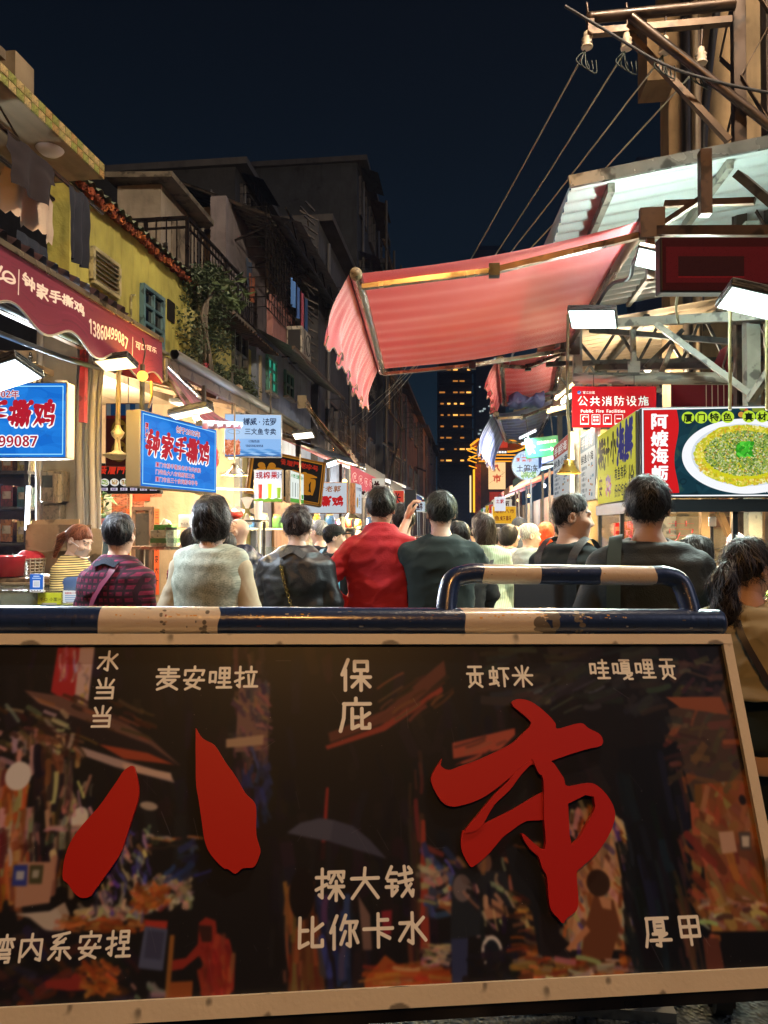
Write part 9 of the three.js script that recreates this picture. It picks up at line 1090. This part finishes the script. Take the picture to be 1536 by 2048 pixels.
{ // teal tee holding up a phone
  const p = person({ px: 882, top: 985, d: 4.2, label: 'man in dark teal tee raising a phone to take a picture', rot: 0.12, wide: 1.06, arms: [ARM([-0.185, 1.385, 0], [-0.3, 1.32, -0.2], [-0.19, 1.56, -0.32]), ARM([0.185, 1.385, 0], [0.285, 1.22, -0.2], [0.02, 1.42, -0.4])], hands: [{ dir: [0.2, 0.95, -0.1], side: [0, 0.1, 1], curl: 0.5 }, { dir: [-0.4, 0.8, -0.2], side: [0, 0, -1], curl: 0.5 }], top_: { m: teal, ease: 0.026, hem: 0.78, sleeve: 0.62, fold: 0.01, name: 'teal_tee', sr: [0.068, 0.07] }, hair: { style: 'short', c: 0x1c2220, mess: 1.1 }, skin: 'c', cell: 0.012, strands: 700 });
  const ph = p.root.localToWorld(V(-0.17, 1.68, -0.35)), t = thing('mobile_phone', 'black mobile phone held up by the man in teal', 'phone', ph, 0.12); mesh('case', rb(0.076, 0.15, 0.009, 0.004), mat(0x111214, 0.3), t); mesh('screen', new THREE.PlaneGeometry(0.07, 0.142).translate(0, 0, 0.0056), mat(0x0a0a0a, 0.1, { emissive: new THREE.Color(0xa8a098), emissiveIntensity: 0.07 }), t); mesh('camera_bump', rb(0.03, 0.03, 0.004, 0.002, -0.016, 0.05, -0.006), mat(0x0a0a0a, 0.2), t);
  person({ px: 806, top: 1008, d: 5.0, label: 'dark haired man half hidden between the red jacket and the teal tee', rot: 0.3, top_: { m: clothM(0x2a2c34), fold: 0.008 }, hair: { style: 'short', c: 0x14110f, mess: 1 }, skin: 'a', hands: 0, cell: 0.018, strands: 300 });
}
{ // the vendor with mask
  const p = person({ px: 148, top: 1046, d: 5.05, label: 'vendor woman in striped top with clear mouth shield and ponytail', rot: -1.95 + 0.35, head: [0.1, -0.42], hc: [0, 1.57, -0.05], arms: [ARM([-0.165, 1.36, 0], [-0.22, 1.1, -0.02], [-0.12, 1.0, -0.26]), ARM([0.165, 1.36, 0], [0.22, 1.1, -0.02], [0.14, 0.98, -0.26])], hands: [{ curl: 0.6 }, { curl: 0.6 }], top_: { m: fab(stripeT, 7), ease: 0.014, hem: 0.85, sleeve: 1, fold: 0.005, sr: [0.056, 0.048, 0.05], name: 'striped_top' }, pants: { m: clothM(0x3a4048) }, hair: { style: 'smooth', c: 0x5a2c14, mess: 0.6, len: 1.2, tail: [[A(0, 0.03, 0.11), A(0, -0.04, 0.155), 0.028, 0.032], [A(0, -0.04, 0.155), A(0, -0.2, 0.15), 0.032, 0.014]] }, skin: 'c', hcell: 0.0055, strands: 500 });
  p.root.rotation.y = -1.75; part(p, 'apron', netGeo(nets((x, y, z) => Math.max(torso(x, y, z, 0.026, 0.6, 1.3, { flare: 0.02 }), z + 0.03), [-0.28, 0.55, -0.28], [0.28, 1.35, 0.05], 0.014)), clothM(0x3a5078)); part(p, 'apron_strap', strap([V(-0.06, 1.46, 0.06), V(-0.09, 1.47, 0.0), p.front(-0.1, 1.38, 0.006), p.front(-0.08, 1.28, 0.012)], 0.02), clothM(0x2a3450));
  const hm = (q) => V3(p.fromHead(q)), sh = part(p, 'mouth_shield', surf(12, 8, (u, v) => hm([(u - 0.5) * 0.13 * (1 - v * 0.1), -0.015 - v * 0.075, -0.125 + 0.3 * (u - 0.5) ** 2 + 0.012 * v])), mat(0xe8e4e0, 0.15, { transmission: 0.75, thickness: 0 })); mesh('shield_rim', tube([hm([-0.06, -0.09, -0.1]), hm([0, -0.092, -0.116]), hm([0.06, -0.09, -0.1])], 0.004), mat(0xe8d8d0, 0.4), sh); for (const s of [-1, 1]) mesh('ear_loop', tube([hm([s * 0.063, -0.02, -0.06]), hm([s * 0.076, -0.008, -0.02]), hm([s * 0.084, 0.0, 0.02])], 0.002), mat(0xe8e8e8, 0.5), sh);
}
{ // bald man in navy, grey haired man, blue backpack
  const p = person({ px: 478, top: 1037, d: 5.6, label: 'bald man with glasses in shiny navy jacket looking left', rot: 1.05, head: [0.35, -0.15], wide: 1.08, top_: { m: mat(0x181c34, 0.45, { bumpMap: scaled(T_fine, 6), bumpScale: 0.002 }), ease: 0.035, hem: 0.74, collar: 1, fold: 0.014, name: 'navy_jacket', sr: [0.08, 0.07, 0.05] }, pants: { m: clothM(0x50587a) }, hair: null, skin: 'c', hcell: 0.006 });
  const hm = (q) => V3(p.fromHead(q)); part(p, 'glasses', [tube([hm([-0.05, 0.015, -0.1]), hm([-0.07, 0.014, -0.06]), hm([-0.084, 0.01, 0.015])], 0.0022), tube([hm([0.05, 0.015, -0.1]), hm([0.07, 0.014, -0.06]), hm([0.084, 0.01, 0.015])], 0.0022), ...[-1, 1].map((s) => { const c = hm([s * 0.031, 0.01, -0.107]); return new THREE.TorusGeometry(0.022, 0.002, 6, 20).rotateY(0.35).translate(c.x, c.y, c.z); })], mat(0x2a2422, 0.4));
  const g = person({ px: 640, top: 1041, d: 6.6, label: 'grey haired man with glasses beyond the leather jacket', rot: 0.6, head: [0.3, -0.1], top_: { m: clothM(0x14171c), fold: 0.008 }, hair: { style: 'crop', c: 0x7d8080, mess: 0.8 }, skin: 'c', hands: 0, cell: 0.018, strands: 300 });
  const b = person({ px: 668, top: 1050, d: 6.0, label: 'person in black cap with bright blue backpack beside the red jacket', rot: -0.3, head: [-0.9, 0], top_: { m: black, fold: 0.008 }, pants: { m: clothM(0xa0a4a8) }, hair: { style: 'short', c: 0x15120f }, skin: 'c', hands: 0, cell: 0.018, strands: 200 }); backpack(b, mat([0.08, 0.3, 0.5], 0.6), 1.18, 0.3, 0.42, 0.16);
  const hb = (q) => V3(b.fromHead(q)); part(b, 'cap', netGeo(nets((x, y, z) => smin(smax(ell(x, y, z, 0, 0.045, 0.012, 0.092, 0.098, 0.112), 0.045 - y, 0.01), ell(x, y, z, 0, 0.048, -0.12, 0.065, 0.008, 0.07), 0.012), [-0.13, 0, -0.22], [0.13, 0.17, 0.16], 0.009)).applyMatrix4(new THREE.Matrix4().makeRotationY(-0.9).setPosition(...b.fromHead([0, 0, 0]))), clothM(0x101214));
  person({ px: 385, top: 1058, d: 5.2, label: 'person with long dark hair in spotted wine red blouse behind the brocade vest', rot: 0.9, head: [0.3, 0], top_: { m: fab(spotT, 8), ease: 0.016, hem: 0.85, fold: 0.007 }, hair: { style: 'long', c: 0x1a1412, mess: 0.8, len: 1.5 }, skin: 'c', hands: 0, cell: 0.018, strands: 300 });
  person({ px: 452, top: 1066, d: 4.9, label: 'person in dark cap with yellow flecks, low between vest and bald man', rot: 0.1, top_: { m: clothM(0x1a1a1e), fold: 0.008 }, hair: { style: 'short', c: 0x121212, mess: 0.4 }, skin: 'a', hands: 0, cell: 0.02, strands: 100 });
}
{ // middle of the lane
  const w = person({ px: 966, top: 1028, d: 5.6, label: 'woman with long brown hair in pale green striped shirt and purple skirt', rot: 0.25, head: [0.3, 0], top_: { m: fab(canvasTex(128, 64, (g) => { g.fillStyle = '#a9b69c'; g.fillRect(0, 0, 128, 64); for (let i = 0; i < 8; i++) { g.fillStyle = '#8c9a84'; g.fillRect(i * 16, 0, 6, 64); } }), 8), ease: 0.035, hem: 0.82, fold: 0.012, sr: [0.075, 0.068, 0.06], name: 'striped_shirt', flare: 0.03 }, pants: { m: clothM(0x3c1f9a), skirt: 0.35 }, hair: { style: 'long', c: 0x2c211b, mess: 1.1, len: 1.6 }, skin: 'c', hands: 0, cell: 0.016, strands: 500 });
  part(w, 'sling_bag_strap', strap([V(0.07, 1.46, 0.07), w.back(0.02, 1.3, 0.01), w.back(-0.1, 1.05, 0.01), w.back(-0.16, 0.9, 0.02)], 0.03), mat(0x14161a, 0.5));
  person({ px: 918, top: 1044, d: 5.0, label: 'person with raised dark sleeve just right of the teal tee', rot: 0.4, arms: [ARM([-0.175, 1.38, 0], [-0.3, 1.42, -0.1], [-0.2, 1.55, -0.3]), ARM([0.175, 1.38, 0], [0.26, 1.15, 0], [0.24, 0.9, -0.1])], top_: { m: clothM(0x121618), ease: 0.04, fold: 0.012, sr: [0.09, 0.08, 0.06] }, hair: { style: 'short', c: 0x141210 }, skin: 'a', hands: 0, cell: 0.018, strands: 200 });
  person({ px: 992, top: 1058, d: 8.2, label: 'woman with parted black hair looking right behind the green shirt', rot: -2.2, head: [0.2, -0.2], top_: { m: clothM(0x2a2c36) }, hair: { style: 'bob', c: 0x15110f, mess: 0.7 }, skin: 'c', hands: 0, cell: 0.02, strands: 200 });
  person({ px: 1018, top: 1052, d: 7.2, label: 'woman in grey hooded coat with black hair in the lane', rot: -0.7, head: [-0.5, 0], top_: { m: clothM(0x6f7076), ease: 0.04, hood: 1, fold: 0.01 }, hair: { style: 'bob', c: 0x16120f, mess: 0.8, len: 1.4 }, skin: 'c', hands: 0, cell: 0.02, strands: 250 });
  person({ px: 1058, top: 1048, d: 6.3, label: 'old man with cropped white hair in pale grey jacket', rot: -0.85, head: [-0.4, -0.1], top_: { m: clothM(0x8f948e), ease: 0.04, hem: 0.74, collar: 0.9, fold: 0.012, sr: [0.08, 0.072, 0.06] }, hair: { style: 'crop', c: 0xa8a49a, mess: 0.3 }, skin: 'c', cell: 0.016, strands: 150 });
  person({ px: 1038, top: 1036, d: 8.8, label: 'man in dark flat cap further down the lane', rot: -2.0, top_: { m: clothM(0x22262a) }, hair: { style: 'short', c: 0x20242a, mess: 0.2 }, skin: 'c', hands: 0, cell: 0.022, strands: 60 });
  person({ px: 1092, top: 1046, d: 7.6, label: 'person with bright orange red hair beyond the old man', rot: -0.3, top_: { m: clothM(0x5a4038) }, hair: { style: 'long', c: 0xb8401c, mess: 0.8 }, skin: 'c', hands: 0, cell: 0.022, strands: 250 });
  const far = [[905, 1052, 12], [930, 1050, 14], [948, 1054, 11], [978, 1056, 15], [1005, 1052, 17], [1068, 1052, 13], [700, 1056, 13], [722, 1052, 11], [1010, 1055, 24], [985, 1054, 30], [1030, 1053, 20], [1120, 1050, 10.5]], fc = [[0x7a2a2a, 'dark red'], [0x3a4a6a, 'slate blue'], [0x8a8a84, 'grey'], [0x2a2c30, 'black'], [0xa89a80, 'beige'], [0x3a5a4a, 'green']]; far.forEach(([px, top, d], i) => person({ px, top, d, label: `distant passer-by in ${fc[i % 6][1]} top, ${i < 6 ? 'mid lane' : 'lane edge'}, ${['nearer', 'second', 'third', 'fourth', 'fifth', 'farther'][i % 6]} of those walking`, group: 'distant passers-by', rot: hsh(i, 2, 3) < 0.5 ? 0.3 : 2.8, top_: { m: clothM(fc[i % 6][0]) }, hair: { style: i % 3 ? 'short' : 'bob', c: 0x16120f }, hands: 0, cell: 0.03, hcell: 0.014, hairCell: 0.014, strands: 0 }));
}
{ // right: man with backpack, tall man, two women
  const p = person({ px: 1140, top: 989, d: 3.7, label: 'man in black tee with backpack turning to look right', rot: -0.75, head: [-0.75, -0.05], wide: 1.1, top_: { m: clothM(0x1c2628), ease: 0.026, hem: 0.8, sleeve: 0.66, fold: 0.012, sr: [0.072, 0.076], name: 'black_tee' }, hair: { style: 'crop', c: 0x14110f, mess: 1.4 }, skin: 'c', cell: 0.012, hcell: 0.0055, strands: 700 }); backpack(p, leather, 1.12, 0.32, 0.44, 0.17);
  const t = person({ px: 1296, top: 955, d: 2.9, label: 'tall man in black jacket and backpack strap, back to the viewer, at the right', rot: -0.12, wide: 1.1, head: [-0.12, 0.02], arms: armsDown({ out: 0.245 }), top_: { m: mat(0x121b1c, 0.75, { bumpMap: scaled(T_fine, 9), bumpScale: 0.0015 }), ease: 0.036, hem: 0.72, fold: 0.013, sr: [0.078, 0.072, 0.06], neck: 0.068, name: 'black_jacket' }, hair: { style: 'short', c: 0x0f1112, mess: 1.1 }, skin: 'b', cell: 0.011, strands: 1100, hcell: 0.006 });
  part(t, 'shoulder_strap', strap([t.back(-0.15, 1.12, 0.01), t.back(-0.15, 1.3, 0.012), t.back(-0.145, 1.39, 0.014), V(-0.13, 1.475, 0.03), t.front(-0.13, 1.38, 0.02)], 0.055), mat(0x2a3d3b, 0.7)); const bg = part(t, 'side_bag', netGeo(nets((x, y, z) => ell(x, y, z, -0.3, 1.04, 0.13, 0.17, 0.13, 0.11), [-0.52, 0.86, -0.02], [-0.08, 1.22, 0.28], 0.011), (x, y, z) => 0.012 * fbm(x * 9, y * 9, z * 9)), mat(0x0e1112, 0.28, { clearcoat: 0.3 }));
  const w = person({ px: 1388, top: 1076, d: 3.6, label: 'short haired woman reaching to the stall counter, behind the tall man', rot: -0.9, head: [-0.3, -0.2], arms: [ARM([-0.16, 1.36, 0], [-0.22, 1.1, 0], [-0.2, 0.92, -0.15]), ARM([0.16, 1.36, 0], [0.2, 1.12, -0.12], [0.12, 1.12, -0.38])], top_: { m: clothM(0x3a3430), ease: 0.02, sleeve: 0.6, fold: 0.008 }, hair: { style: 'bob', c: 0x15130f, mess: 1.1 }, skin: 'c', strands: 500 });
  const q = person({ px: 1496, top: 1078, d: 2.45, label: 'woman with curly ponytail in beige top and cross strap at the right edge', rot: -0.35, head: [-0.55, -0.05], wide: 1.12, arms: armsDown({ out: 0.235 }), top_: { m: mat(0x9a8f70, 0.85, { bumpMap: scaled(T_weave, 14), bumpScale: 0.0006 }), ease: 0.035, hem: 1.1, fold: 0.011, sr: [0.072, 0.068, 0.06], name: 'beige_top', flare: 0.05 }, pants: { m: clothM(0x14201c), rise: 0.16 }, hair: { style: 'smooth', c: 0x171310, mess: 1.5, len: 1.5, tail: [[A(0, 0.02, 0.11), A(0.0, -0.05, 0.165), 0.035, 0.05], [A(0, -0.05, 0.165), A(0.005, -0.15, 0.165), 0.05, 0.055], [A(0.005, -0.15, 0.165), A(-0.01, -0.25, 0.15), 0.05, 0.025]] }, skin: 'a', cell: 0.011, strands: 1100, hcell: 0.0055 });
  part(q, 'cross_strap', strap([V(-0.05, 1.46, 0.07), q.back(-0.03, 1.36, 0.008), q.back(0.05, 1.2, 0.008), q.back(0.14, 1.02, 0.008), q.back(0.19, 0.9, 0.02)], 0.026), mat(0x2c241e, 0.5));
  const v = person({ px: 1474, top: 1068, d: 5.6, label: 'stall worker in violet grey cap inside the glass stall', rot: 2.4, head: [0.3, -0.3], top_: { m: clothM(0x8a8a90) }, hair: { style: 'short', c: 0x6a6278, mess: 0.3 }, skin: 'c', hands: 0, cell: 0.018, strands: 40 });
}
// thin smoke and city haze over the market
scene.fog = new THREE.FogExp2(0x8aa0d4, 0.0004);
renderer.render(scene, camera);
